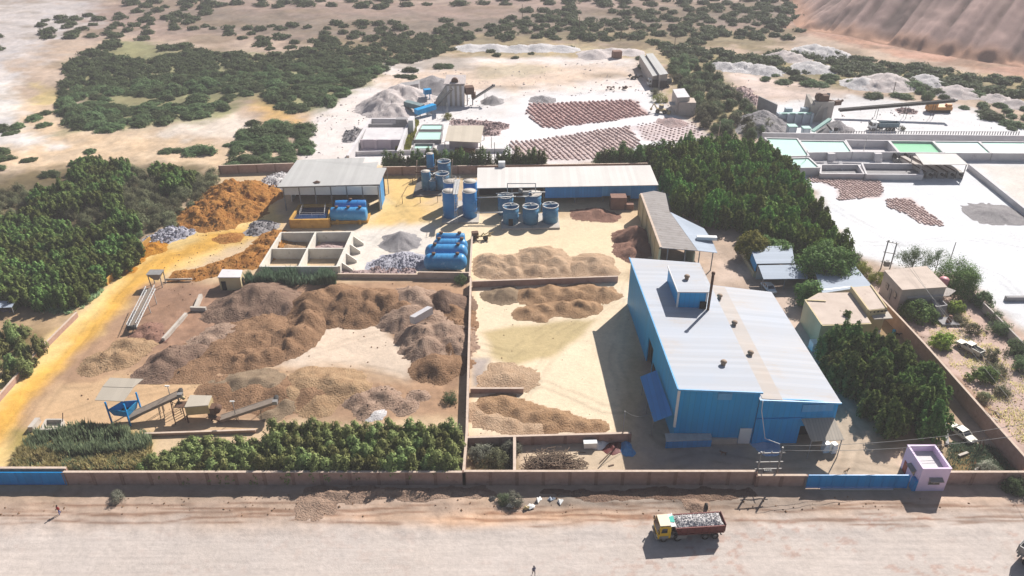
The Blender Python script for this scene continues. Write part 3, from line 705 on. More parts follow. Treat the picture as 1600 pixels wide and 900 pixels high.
# the spoil hill, upper right
def hill_poly():
    b = [A2(1248, 46), A2(1330, 58), A2(1450, 82), A2(1600, 106), A2(1720, 124)]
    return b + [(b[-1][0] + 260, b[-1][1] + 60), (700, 900), (260, 900)]
def build_hill():
    P = hill_poly()
    X, Y = np.meshgrid(np.arange(130, 640, 1.3), np.arange(255, 900, 1.3))
    W = (fbm(X / 22, Y / 22, 301, 3) - .5) * 4
    d = sdf_poly(X, Y, P) + W
    along = X * .66 + Y * .75
    across = X * .75 - Y * .66
    tz = 30 + 8 * (fbm(X / 60, Y / 60, 305, 3) - .5)
    z = np.minimum(d * .40, tz + (d * .40 - tz) * .03)
    on = sstep(0, 6, d) * sstep(1.3, .85, z / tz)
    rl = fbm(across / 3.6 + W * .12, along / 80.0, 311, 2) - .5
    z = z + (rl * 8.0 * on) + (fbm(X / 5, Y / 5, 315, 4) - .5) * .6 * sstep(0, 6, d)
    keep = d > -3
    z = np.where(keep, z, -2) + gh(X, Y)
    idx = np.arange(X.size).reshape(X.shape)
    q = keep[:-1, :-1] & keep[1:, 1:]
    F = np.stack([idx[:-1, :-1], idx[:-1, 1:], idx[1:, 1:], idx[1:, :-1]], -1)[q]
    used, inv = np.unique(F, return_inverse=True)
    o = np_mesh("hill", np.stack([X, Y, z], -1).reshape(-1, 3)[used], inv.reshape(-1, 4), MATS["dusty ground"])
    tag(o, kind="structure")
    base = np.array(alb((172, 144, 136))); cc = base[None, :] * np.clip(1 + 2.2 * rl.ravel()[used][:, None] + .5 * (fbm(X / 9, Y / 9, 321, 4).ravel()[used][:, None] - .5), .4, 1.5)  # groove shading put into the soil colour, over random mottling
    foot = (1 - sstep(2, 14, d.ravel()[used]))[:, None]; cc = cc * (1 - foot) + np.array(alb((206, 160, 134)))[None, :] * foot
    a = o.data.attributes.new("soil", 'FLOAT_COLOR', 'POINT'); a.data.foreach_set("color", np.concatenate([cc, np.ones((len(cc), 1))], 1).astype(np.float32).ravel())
    o.data.attributes.new("road", 'FLOAT', 'POINT')
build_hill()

# ------------------------------------------------------------------ plain materials
def pm(name, c, c2=None, **k): return mat(name, alb(c), alb(c2) if c2 else None, **k)
M_WALL = pm("brown block wall", (200, 166, 152), (178, 144, 130), scale=.8, bump=.25, bscale=3, c3=(142, 112, 100), s3=1.2, t3=(.6, .75)) if False else mat("brown block wall", alb((206, 172, 158)), alb((184, 150, 136)), scale=.8, bump=.2, bscale=3, c3=alb((150, 120, 108)), s3=.9, t3=(.58, .75))
M_COPE = pm("wall coping", (236, 214, 196), (214, 190, 170), scale=1.2, bump=.1)
M_CONC = pm("pale concrete", (226, 216, 204), (200, 190, 178), scale=.5, bump=.15, c3=alb((150, 140, 132)), s3=.8, t3=(.6, .75))
M_CONCG = pm("grey concrete", (186, 182, 182), (158, 156, 158), scale=.4, bump=.2, c3=alb((120, 118, 122)), s3=.6, t3=(.58, .75))
M_CONCW = pm("whitewashed concrete", (244, 240, 240), (226, 220, 222), scale=.3, bump=.1, c3=alb((190, 182, 184)), s3=.5, t3=(.62, .75))
M_LILAC = pm("shade tinted plaster", (236, 222, 228), (220, 202, 210), scale=.3, bump=.1)  # lilac tint paints the shade on the basin's inner faces
M_BINWALL = pm("concrete bin wall", (252, 247, 236), (236, 228, 214), scale=.6, bump=.15, c3=alb((180, 168, 154)), s3=1.0, t3=(.6, .75))
M_BLUE = mat("blue steel sheet", (.002, .32, .68), (.002, .28, .61), rough=.5, scale=.12, seam=(0, .9, .12, .75), bump=.02, stretch=(1, 1, .2), c3=(.03, .34, .58), s3=.5, t3=(.5, .8))
M_BLUEY = mat("blue steel sheet on the side", (.004, .34, .68), (.004, .30, .62), rough=.5, scale=.12, seam=(1, .9, .12, .75), bump=.02, stretch=(1, 1, .2), c3=(.05, .32, .54), s3=.5, t3=(.5, .8))
M_BLUEF = mat("faded blue sheet", (.04, .30, .66), (.035, .25, .56), rough=.5, scale=.25, seam=(0, .8, .12, .7))
M_BLUELIGHT = mat("pale translucent sheet", (.10, .38, .66), (.09, .33, .60), rough=.4, scale=.3, seam=(0, .6, .1, .85))
M_GATE = mat("blue gate sheet", (.001, .27, .64), (.001, .24, .59), rough=.4, scale=.3, seam=(0, 1.2, .03, .6))
M_TANK = mat("faded blue tank paint", (.05, .18, .33), (.07, .22, .37), rough=.5, scale=.5, c3=(.22, .38, .50), s3=1.1, t3=(.56, .75))
M_TANKD = mat("deep blue tank paint", (.02, .19, .50), (.03, .23, .54), rough=.4, scale=.4, c3=(.20, .34, .48), s3=.8, t3=(.62, .8))
M_VESSEL = mat("blue vessel paint", (.05, .28, .54), (.035, .22, .47), rough=.4, scale=.5, c3=(.28, .50, .66), s3=.7, t3=(.58, .78))
M_ROOFH = mat("pale hall roof sheet", (.44, .475, .535), (.475, .465, .47), rough=.75, scale=.06, seam=(1, .85, .12, .94), spec=.12, stretch=(1, 1.6, 1), c3=(.47, .40, .345), s3=.12, t3=(.56, .80))
M_ROOFW = mat("white shed roof sheet", (.66, .625, .59), (.60, .57, .54), rough=.8, spec=.12, scale=.15, seam=(0, 1.0, .08, .88), c3=(.46, .42, .38), s3=.5, t3=(.64, .8))
M_ROOFG = mat("grey white shed roof sheet", (.48, .475, .455), (.44, .43, .42), rough=.8, spec=.12, scale=.12, seam=(0, 1.0, .08, .9), c3=(.40, .37, .32), s3=.4, t3=(.64, .8))
M_ROOFO = mat("old grey cement sheet", (.30, .275, .265), (.24, .22, .21), rough=.85, scale=.3, seam=(1, 1.3, .2, .62), c3=(.17, .14, .12), s3=.6, t3=(.56, .75))
M_ROOFB = mat("pale blue roof sheet", (.37, .42, .49), (.34, .39, .46), rough=.7, spec=.15, scale=.12, seam=(1, 1.0, .1, .85))
M_ROOFP = pm("flat plaster roof", (232, 214, 200), (212, 194, 180), scale=.35, bump=.1, c3=alb((180, 160, 148)), s3=.6, t3=(.6, .75))
M_ROOFT = pm("tan sheet roof", (222, 210, 192), (212, 200, 182), scale=.2, seam=(0, 1.2, .06, .9), rough=.8, spec=.12)
M_CREAM = pm("cream painted wall", (240, 222, 178), (226, 206, 162), scale=.4, bump=.1)
M_GREYWALL = pm("grey rendered wall", (222, 212, 204), (198, 188, 180), scale=.5, bump=.15, c3=alb((150, 140, 134)), s3=.9, t3=(.6, .75))
M_PINKW = mat("lilac painted plaster", (.80, .64, .82), (.75, .59, .78), scale=.5, bump=.08)
M_DARKIN = mat("dark interior", (.03, .028, .026), (.02, .02, .02), scale=1)
M_STEEL = mat("grey painted steel", (.30, .29, .28), (.22, .21, .20), rough=.6, scale=1.5, metal=.2)
M_STEELL = mat("light galvanised steel", (.55, .54, .52), (.44, .43, .42), rough=.5, scale=1.5, metal=.3)
M_RUST = mat("rusty steel", (.14, .075, .045), (.09, .05, .035), rough=.85, scale=1.5, bump=.1)
M_BELT = mat("dusty conveyor belt", (.30, .24, .19), (.22, .175, .14), rough=.9, scale=1.5)
M_BLACK = mat("dark rubber", (.035, .033, .032), (.05, .047, .044), rough=.9, scale=2)
M_WHITE_P = mat("white paint", (.74, .74, .72), (.68, .68, .66), rough=.4, scale=.8)
M_GLASS = mat("dark glass", (.03, .035, .04), (.04, .045, .05), rough=.08, scale=1, spec=.6)
M_YELLOW = mat("yellow truck paint", (.70, .44, .02), (.62, .38, .02), rough=.4, scale=1)
M_YELD = mat("faded yellow machine paint", (.48, .38, .20), (.38, .29, .15), rough=.6, scale=1)
M_MAROON = mat("maroon tipper paint", (.16, .035, .03), (.12, .028, .025), rough=.6, scale=1, c3=(.20, .09, .06), s3=1.5)
M_ORANGEP = mat("orange machine paint", (.62, .28, .07), (.50, .22, .06), rough=.6, scale=.6)
M_WOOD = mat("weathered timber", (.20, .14, .10), (.14, .10, .07), rough=.9, scale=1)
M_BRICK = mat("red brown brick", (.26, .15, .11), (.20, .11, .085), rough=.9, scale=1.5, bump=.2)
M_MINT = mat("milky mint water", (.50, .74, .64), (.46, .70, .60), rough=.3, scale=.1, spec=.12)
M_GREENW = mat("green pond water", (.26, .60, .34), (.34, .66, .44), rough=.12, scale=.06, spec=.4)
M_BLUEPOOL = mat("dark blue pool water", (.008, .03, .09), (.01, .035, .10), rough=.1, scale=.2, spec=.5)
M_WIRE = mat("cable", (.25, .24, .23), (.2, .2, .19), rough=.6, scale=1)
M_YCONC = mat("yellow dusted concrete", alb((232, 182, 96)), alb((200, 150, 70)), rough=.9, scale=.6, bump=.15, c3=alb((150, 110, 60)), s3=.9, t3=(.58, .75))
M_CLAY = mat("drying red clay cake", (.42, .27, .25), (.47, .32, .295), rough=.95, scale=.25, bump=.2)
M_CLAYP = mat("drying pink clay cake", (.52, .40, .37), (.46, .34, .31), rough=.95, scale=.25, bump=.2)

M_PILLAR = mat('darker block pillar', alb((176, 142, 128)), alb((152, 120, 108)), scale=1.2, bump=.2)

# ------------------------------------------------------------------ walls
def poly_wall(name, label, cat, pts, h, th, mw, mcope=None, pillars=0, group=None, psize=.5, z0=-.5, cope_over=.06, steps=None):
    """pts: world (x, y) centre line; h: height or one per segment; parts: masonry, coping, pillars"""
    n = len(pts) - 1
    hs = h if hasattr(h, '__len__') else [h] * n
    root = thing(name, label, cat, (pts[0][0], pts[0][1], 0), 0, group)
    w = MB(); c = MB(); pil = []
    for i in range(n):
        a = Vector((*pts[i], 0)); b = Vector((*pts[i + 1], 0)); d = (b - a); L = d.length; d.normalize()
        nrm = Vector((-d.y, d.x, 0)) * (th / 2)
        e0 = a - d * (th / 2 if i else 0); e1 = b + d * (th / 2 - .003 if i < n - 1 else 0)
        q = [e0 + nrm, e0 - nrm, e1 - nrm, e1 + nrm]
        w.prism([(p.x, p.y) for p in q], z0, hs[i] + i * .003)
        if mcope:
            nr2 = nrm * (1 + cope_over * 2 / th)
            q = [e0 + nr2, e0 - nr2, e1 - nr2, e1 + nr2]
            c.prism([(p.x, p.y) for p in q], hs[i] + .004 + i * .003, hs[i] + .11 + i * .003)
        if pillars:
            k = max(1, int(round(L / pillars)))
            for j in range(k + 1): pil.append((a + d * (L * j / k), math.atan2(d.y, d.x), hs[i]))
    w.build("masonry", mw, root)
    if mcope: c.build("coping", mcope, root)
    for p, an, hh in pil[:100]:
        pb = MB(); pb.box((p.x, p.y, (hh + .03 + z0) / 2), (psize, th + .16, hh + .03 - z0), an)
        pb.build("pillar", M_PILLAR, root)
    return root

YW = 86.2                                        # the front wall runs along the road here
fw = lambda px, z=2.5: (at(px, 741 if px < 1200 else 749, z).x, YW)
xg0 = at(104, 760).x; x1 = at(725, 764).x; x2 = at(1180, 766).x; x3 = at(1260, 768).x; x4 = at(1420, 768).x; x5 = at(1474, 767).x; x6 = at(1640, 768).x
poly_wall("boundary_wall", "long brown block wall with pale coping in front of the tree hedge along the road", "wall", [(xg0, YW), (x1, YW)], 2.5, .3, M_WALL, M_COPE, 4.2)
poly_wall("boundary_wall", "slightly taller brown block wall in front of the branch pile and the hall yard", "wall", [(x1 + .02, YW), (x2, YW)], 2.65, .3, M_WALL, M_COPE, 4.2)
poly_wall("boundary_wall", "low brown wall between the power pole and the main blue gate", "wall", [(x2 + .3, YW - .35), (x3, YW - .35)], 2.15, .3, M_WALL, M_COPE, 4.0)
poly_wall("boundary_wall", "brown wall running right from the lilac gatehouse along the road", "wall", [(x5, YW), (x6 + 12, YW)], 2.5, .3, M_WALL, M_COPE, 5.0)
xl = at(-60, 762).x
poly_wall("boundary_wall", "brown wall above and left of the blue side gate", "wall", [(xl - 8, YW + .6), (xg0 + .2, YW + .6)], 2.75, .3, M_WALL, M_COPE, 0)
def gate(name, label, xa, xb, y, h, nleg, legs=False):
    r = thing(name, label, "gate", ((xa + xb) / 2, y, 0))
    MB().prism([(xa, y - .06), (xb, y - .06), (xb, y + .06), (xa, y + .06)], .25, h).build("gate_panel", M_GATE, r)
    f = MB()
    f.bar((xa, y, h + .05), (xb, y, h + .05), .14); f.bar((xa, y - .12, .2), (xb, y - .12, .2), .1)
    for i in range(nleg + 1): f.bar((xa + (xb - xa) * i / nleg, y - .12, .05), (xa + (xb - xa) * i / nleg, y - .12, h), .08)
    f.build("gate_frame", M_GATE, r)
    return r
gate("entrance_gate", "wide blue sliding gate between the low wall and the lilac gatehouse", x3 + .1, x4 - .15, 85.4, 2.55, 8)
MB().box(((x3 + x4) / 2, 85.1, .06), (x4 - x3 - 4.5, .25, .2)).single("gate_track", M_CONCW, "white track strip along the foot of the wide blue gate", "gate track")
gate("side_gate", "blue sheet gate at the left end of the road wall", xl - 6, xg0, YW - .1, 2.45, 6)

# side walls
lwp = [A2(-30, 655), A2(0, 627), A2(64, 553), A2(122, 495)]
poly_wall("boundary_wall", "long low pale wall on the left side of the yellow road", "wall", lwp, 1.1, .25, M_WALL, M_COPE, 0)
poly_wall("boundary_wall", "yellow dusted wall along the edge of the left plantation", "wall", [A2(168, 446), A2(205, 405), A2(236, 378)], 1.5, .25, M_YCONC, None, 0)
poly_wall("boundary_wall", "brown wall behind the orange heap at the back of the compound", "wall", [A2(345, 272), A2(460, 268)], 2.6, .3, M_WALL, M_COPE, 6)
poly_wall("boundary_wall", "shaded brown back wall below the small conifer row", "wall", [A2(600, 274), A2(745, 272), A2(1010, 268)], 2.6, .3, M_WALL, M_COPE, 6)
midw = [A2(736, 446), A2(733, 560), A2(730, 690), A2(725, 752)]
midw[-1] = (midw[-1][0], YW + .25)
poly_wall("dividing_wall", "long straight wall between the brown spoil yard and the sand yard", "wall", midw, 1.9, .3, M_WALL, M_COPE, 6)
poly_wall("dividing_wall", "low wall in front of the lying blue vessels", "wall", [A2(524, 434), A2(655, 435), A2(733, 436)], [1.0, 1.6], .3, M_CONC, M_COPE, 0)
poly_wall("dividing_wall", "wall running back beside the right ends of the blue vessels", "wall", [A2(734, 440), A2(738, 376)], 1.3, .3, M_CONC, M_COPE, 0)
poly_wall("retaining_wall", "low wall holding the upper beige sand heaps", "wall", [A2(738, 449), A2(965, 441)], 1.5, .3, M_WALL, M_COPE, 0)
poly_wall("retaining_wall", "stub wall in the lower left of the sand yard", "wall", [A2(735, 614), A2(818, 614)], 1.0, .3, M_WALL, M_COPE, 0)
poly_wall("dividing_wall", "wall closing the front bay of the sand yard", "wall", [A2(731, 697), A2(983, 690)], 1.8, .3, M_WALL, M_COPE, 5)
poly_wall("dividing_wall", "short wall between the shrub enclosure and the branch pile", "wall", [A2(804, 698), (A2(804, 752)[0], YW + .25)], 2.0, .35, M_WALL, M_COPE, 0)
poly_wall("dividing_wall", "short low wall between the hopper yard and the front hedge", "wall", [A2(225, 682), A2(400, 676)], .6, .25, M_WALL, M_COPE, 0)
poly_wall("boundary_wall", "tall grey brown wall along the right side behind the dark tree group", "wall", [A2(1358, 470), A2(1404, 520), A2(1440, 560), A2(1500, 630), A2(1596, 742)], 3.0, .3, M_WALL, M_COPE, 0)
poly_wall("boundary_wall", "dark overgrown wall between the pickup's lot and the far white yard", "wall", [A2(1500, 452), A2(1545, 496), A2(1640, 595)], 1.8, .3, M_GREYWALL, None, 0)

# ------------------------------------------------------------------ the blue hall
def hall():
    r = thing("blue_hall", "large blue steel hall with a pale sheet roof and a small blue roof house", "factory hall", (38, 117, 0))
    FL, BL = (26.4, 95.9), (24.6, 139.3); XM = 39.1
    zl, zm, zr = 11.0, 10.6, 9.5
    # walls as an outer shell of panels
    def wall(a, b, z0, za, zb, m, name, th=.18):
        a = Vector((*a, 0)); b = Vector((*b, 0)); d = (b - a).normalized(); n = Vector((-d.y, d.x, 0)) * th
        w = MB(); w.prism([(a.x, a.y), (b.x, b.y), (b.x + n.x, b.y + n.y), (a.x + n.x, a.y + n.y)], z0, [za, zb, zb, za]); return w.build(name, m, r)
    # left wall in three runs, leaving the tall doorway
    L = lambda t: (FL[0] + (BL[0] - FL[0]) * t, FL[1] + (BL[1] - FL[1]) * t)
    w = MB()
    for t0, t1, z0 in ((0, .42, -.3), (.42, .52, 5.6), (.52, 1, -.3)):
        a, b = L(t0), L(t1); w.prism([a, b, (b[0] + .2, b[1]), (a[0] + .2, a[1])], z0, zl - .12)
    w.build("side_wall", M_BLUEY, r)
    a, b = L(.42), L(.52)
    MB().prism([(a[0] + .8, a[1]), (b[0] + .8, b[1]), (b[0] + 1.0, b[1]), (a[0] + 1.0, a[1])], -.2, 5.6).build("doorway", M_DARKIN, r)
    MB().prism([(L(.40)[0] - .12, L(.40)[1]), (L(.33)[0] - .12, L(.33)[1]), (L(.33)[0] - .05, L(.33)[1]), (L(.40)[0] - .05, L(.40)[1])], 1.4, 3.4).build("window", M_DARKIN, r)
    w = MB()
    w.prism([FL, (XM, 95.5), (XM, 95.7), (FL[0], 96.1)], -.3, [zl - .12, zm - .1, zm - .1, zl - .12])
    w.build("front_wall", M_BLUE, r)
    w = MB()
    w.prism([(XM + .05, 95.3), (46.6, 95.5), (46.6, 95.7), (XM + .05, 95.5)], -.3, [zr - .12, 8.9, 8.9, zr - .12])
    w.prism([(46.6, 95.5), (52.0, 95.8), (52.0, 96), (46.6, 95.7)], 3.6, [8.9, 8.1, 8.1, 8.9])
    w.prism([(51.3, 95.75), (52.0, 95.8), (52.0, 96), (51.3, 95.95)], -.3, 3.6)
    w.build("front_wall", M_BLUE, r)
    MB().prism([(46.4, 97.5), (52, 97.8), (52, 98), (46.4, 97.7)], -.2, 3.8).build("doorway", M_DARKIN, r)
    w = MB(); w.prism([(52.0, 95.8), (51.2, 130.2), (51.0, 130.2), (51.8, 95.8)], -.3, 8.1)
    w.build("side_wall", M_BLUEY, r)
    w = MB(); w.prism([BL, (38.3, 138), (38.3, 137.8), (BL[0], 139.1)], -.3, [zl - .1, zm - .1, zm - .1, zl - .1])
    w.prism([(38.3, 130.5), (51.2, 130.2), (51.2, 130.0), (38.3, 130.3)], -.3, 8.1)
    w.build("back_wall", M_BLUE, r)
    rf = MB()
    rf.slab([(26.1, 95.6, zl), (24.3, 139.6, zl), (38.5, 138.1, zm), (39.35, 95.3, zm)], .12)
    rf.build("roof", M_ROOFH, r)
    rf = MB()
    rf.slab([(38.9, 94.8, zr), (38.3, 131, zr + .1), (51.4, 130.4, 8.2), (52.3, 95.7, 8.2)], .12)
    rf.build("roof", M_ROOFH, r)
    rf = MB(); rf.slab([(39.38, 95.1, 9.53), (38.75, 130.6, 9.62), (42.0, 130.4, 9.28), (42.7, 95.2, 9.20)], .02)
    rf.build("aged_roof_strip", mat("rust tinted roof sheet", (.475, .415, .37), (.445, .42, .405), rough=.75, scale=.25, seam=(1, .85, .12, .92), spec=.12), r)
    MB().prism([(38.85, 95.4), (38.35, 137.9), (38.5, 137.9), (39.0, 95.4)], zr, zm - .13).build("step_wall", M_BLUEY, r)
    # eaves trim, corner trim
    t = MB(); t.bar((26.05, 95.55, zl - .05), (24.25, 139.6, zl - .05), .22, .3); t.bar((26.05, 95.5, zl - .06), (39.35, 95.2, zm - .06), .18, .28)
    t.bar((38.9, 94.7, zr - .06), (52.3, 95.6, 8.14), .18, .28)
    t.build("eaves_trim", M_BLUELIGHT, r)
    MB().bar((26.33, 95.82, 3.2), (26.33, 95.82, zl - .2), .35).build("corner_trim", M_WHITE_P, r)
    # clerestory sheet and lights on the front
    MB().box((33.6, 95.55, 9.6), (2.2, .1, 1.3), R(-1.8)).build("skylight_sheet", M_BLUELIGHT, r)
    MB().prism([(46.2, 95.36), (51.2, 95.66), (51.2, 95.76), (46.2, 95.46)], 6.6, 8.0).build("skylight_sheet", M_BLUELIGHT, r)
    MB().bar((XM + .1, 95.2, 5.3), (46.6, 95.4, 5.3), .12, .22).build("band", M_GATE, r)
    # white door and plinth
    d = MB().box((37.9, 95.42, 1.55), (1.9, .12, 3.3)).build("door", M_WHITE_P, r)
    MB().prism([(32.5, 95.2), (36.8, 95.25), (36.8, 95.6), (32.5, 95.6)], -.2, 1.1).build("plinth", M_CONC, r)
    # lean-to of blue sheet low on the front left
    MB().prism([(24.9, 94.2), (32.4, 94.6), (32.4, 94.8), (24.9, 94.4)], -.2, 1.5).build("screen", M_BLUEF, r)
    MB().slab([(24.9, 94.1, 1.6), (32.4, 94.5, 1.6), (32.4, 95.7, 1.9), (24.9, 95.7, 1.9)], .08).build("screen_top", M_STEELL, r)
    # canopy on the left wall
    c = MB(); c.slab([(26.1, 97.0, 4.7), (25.5, 109.2, 4.7), (22.6, 108.6, 3.7), (23.1, 96.5, 3.7)], .1); c.build("canopy", M_BLUEF, r)
    c = MB()
    for y in (97.2, 103, 108): c.bar((23.1, y, -.2), (23.1, y, 3.7), .14)
    c.build("canopy_post", M_STEEL, r)
    # awning over the front right opening
    c = MB(); c.slab([(46.4, 95.3, 5.3), (51.7, 95.6, 5.3), (52.3, 91.9, 3.9), (47.0, 91.6, 3.9)], .1); c.build("awning", mat("tan awning sheet", (.46, .40, .33), (.40, .35, .29), rough=.6, scale=.4, seam=(0, .5, .25, .7)), r)
    for x, y in ((47.1, 91.8), (52.0, 92.1)): MB().bar((x, y, -.2), (x, y, 3.8), .12).build("awning_post", M_STEEL, r)
    # roof house
    z0 = 10.65; q = [(30.5, 120.4), (30.4, 130.2), (36.2, 130.0), (35.7, 120.3)]
    h = MB().prism(q, z0, 14.05).build("roof_house", M_BLUE, r)
    MB().slab([(q[0][0] - .2, q[0][1] - .25, 14.25), (q[1][0] - .2, q[1][1] + .2, 14.25), (q[2][0] + .2, q[2][1] + .2, 14.25), (q[3][0] + .2, q[3][1] - .25, 14.25)], .2).build("roof", M_ROOFH, h).parent = h
    tb = MB()
    for x, y in q[0:1] + q[3:4]: tb.bar((x, y, z0), (x, y, 14.06), .3)
    tb.bar((q[0][0] - .22, q[0][1] - .27, 14.12), (q[1][0] - .22, q[1][1], 14.12), .12, .3)
    tb.build("corner_trim", M_WHITE_P, h)
    MB().box((35.2, 120.1, 11.4), (1.2, .3, 1.5)).build("door", M_DARKIN, h)
    # chimney
    cz = MB(); cz.tube([(36.1, 119.7, 10.4), (36.1, 119.7, 18.3)], .26, 10); cz.lathe([(.34, 0), (.34, .4), (.0, .45)], (36.1, 119.7, 18.2), 10)
    cz.build("chimney", M_RUST, r)
    # roof ventilators
    vm = mat("rusty roof ventilator", (.34, .25, .18), (.24, .17, .12), rough=.7, scale=3)
    for px, py, z in ((1073, 436, 14.25), (1124, 466, 9.6), (1147, 508, 9.4), (1172, 555, 9.3), (1130, 570, 10.7)):
        p = at(px, py, z); v = MB()
        v.lathe([(.42, -.3), (.38, .25), (.26, .35), (.26, .45), (.54, .52), (.55, .68), (.4, .86), (.15, .95), (0, .96)], (p.x, p.y, z), 12)
        v.build("roof_ventilator", vm, r)
    return r
hall()
tb = MB(); p0 = at(1192, 630, 9.3)
tb.tube([(39.3, 94.6, 9.6), (39.2, 94.0, 8.0), (39.6, 91.5, 4.5), (40.6, 88.2, 6.3)], .07, 6)
tb.single("supply_cable", M_WHITE_P, "thick white cable hanging from the hall's roof step to the power pole", "cable")
for x, y, z, s, lab in ((50.6, 93.6, 0, 1.0, "left of the two"), (51.8, 93.4, 0, .9, "right of the two")):
    b = MB(); b.box((x, y, .6), (1.0 * s, 1.0 * s, 1.2), .1); b.box((x, y, 1.5), (.9 * s, .95 * s, .6), .3)
    b.single("bulk_bag", M_WHITE_P, "white bulk bag under the tan awning, %s" % lab, "bag", "white bulk bags under the awning")
sh = MB(); rnd = random.Random(3)
o = heap("plastic_sheet", "crumpled blue white plastic sheet on the ground in front of the hall", "tarpaulin", mat("blue white plastic", (.45, .55, .70), (.30, .42, .60), rough=.35, scale=2, bump=.6), [(1190, 690, .5, .4), (1202, 698, .4, .4), (1195, 684, .4, .3)], rs=401, rough=.3, lump=.8, res=.2)

# ------------------------------------------------------------------ gatehouse
def gatehouse():
    r = thing("gatehouse", "small lilac gatehouse with a flat parapet roof beside the blue gate", "gatehouse", (63.3, 87.2, 0))
    q = [(61.0, 84.9), (60.6, 89.6), (66.3, 89.7), (65.6, 84.8)]
    q[0] = (at(1430, 767).x, 84.8); q[3] = (at(1474, 767).x, 84.8)
    q[1] = (q[0][0] - .1, 90.0); q[2] = (q[3][0], 90.0)
    H = 4.45; t = .22
    w = MB()
    for i in range(4):
        a, b = q[i], q[(i + 1) % 4]
    xa, xb = q[0][0], q[3][0]
    w.prism([(xa, 84.8), (xb, 84.8), (xb, 84.8 + t), (xa, 84.8 + t)], -.3, H)
    w.prism([(xa, 90 - t), (xb, 90 - t), (xb, 90), (xa, 90)], -.3, H)
    w.prism([(xa, 84.8 + t), (xa + t, 84.8 + t), (xa + t, 90 - t), (xa, 90 - t)], -.3, H)
    w.prism([(xb - t, 84.8 + t), (xb, 84.8 + t), (xb, 90 - t), (xb - t, 90 - t)], -.3, H)
    w.build("wall", M_PINKW, r)
    MB().prism([(xa + t, 84.8 + t), (xb - t, 84.8 + t), (xb - t, 90 - t), (xa + t, 90 - t)], 3.2, 3.45).build("roof", M_CONCW, r)
    c = MB(); o = .05
    c.prism([(xa - o, 84.75), (xb + o, 84.75), (xb + o, 85.05), (xa - o, 85.05)], H + .003, H + .09)
    c.prism([(xa - o, 89.75), (xb + o, 89.75), (xb + o, 90.05), (xa - o, 90.05)], H + .003, H + .09)
    c.prism([(xa - o, 85.05), (xa + .25, 85.05), (xa + .25, 89.75), (xa - o, 89.75)], H + .003, H + .09)
    c.prism([(xb - .25, 85.05), (xb + o, 85.05), (xb + o, 89.75), (xb - .25, 89.75)], H + .003, H + .09)
    c.build("parapet_coping", M_PINKW, r)
    def win(x0, x1, y0, y1, front):
        mx, my = (x0 + x1) / 2, (y0 + y1) / 2
        f = MB()
        if front:
            f.box((mx, my, 1.9), (x1 - x0, .1, 1.0)); wd = f.build("window", M_GLASS, r)
            s = MB()
            for x in (x0, mx, x1): s.box((x, my - .04, 1.9), (.09, .1, 1.05))
            for z in (1.4, 2.4): s.box((mx, my - .04, z), (x1 - x0 + .1, .1, .09))
            s.build("frame", M_STEEL, wd)
            MB().slab([(x0 - .2, my - .02, 2.75), (x1 + .2, my - .02, 2.75), (x1 + .2, my - .75, 2.5), (x0 - .2, my - .75, 2.5)], .08).build("window_awning", M_STEEL, r)
        else:
            f.box((mx, my, 2.2), (.1, y1 - y0, 1.0)); wd = f.build("window", M_GLASS, r)
            MB().slab([(mx - .02, y0 - .2, 2.95), (mx - .02, y1 + .2, 2.95), (mx - .7, y1 + .2, 2.7), (mx - .7, y0 - .2, 2.7)], .08).build("window_awning", M_STEEL, r)
    win(62.8, 64.4, 84.78, 84.78, True)
    win(xa - .01, xa - .01, 86.2, 87.6, False)
    MB().box((xa - .02, 88.8, 1.0), (.1, 1.0, 2.1)).build("door", mat("red door", (.30, .05, .05), rough=.5), r)
    MB().box((xa - .3, 85.3, .85), (.5, 1.1, 2.3)).build("gate_post_door", M_GATE, r)
gatehouse()

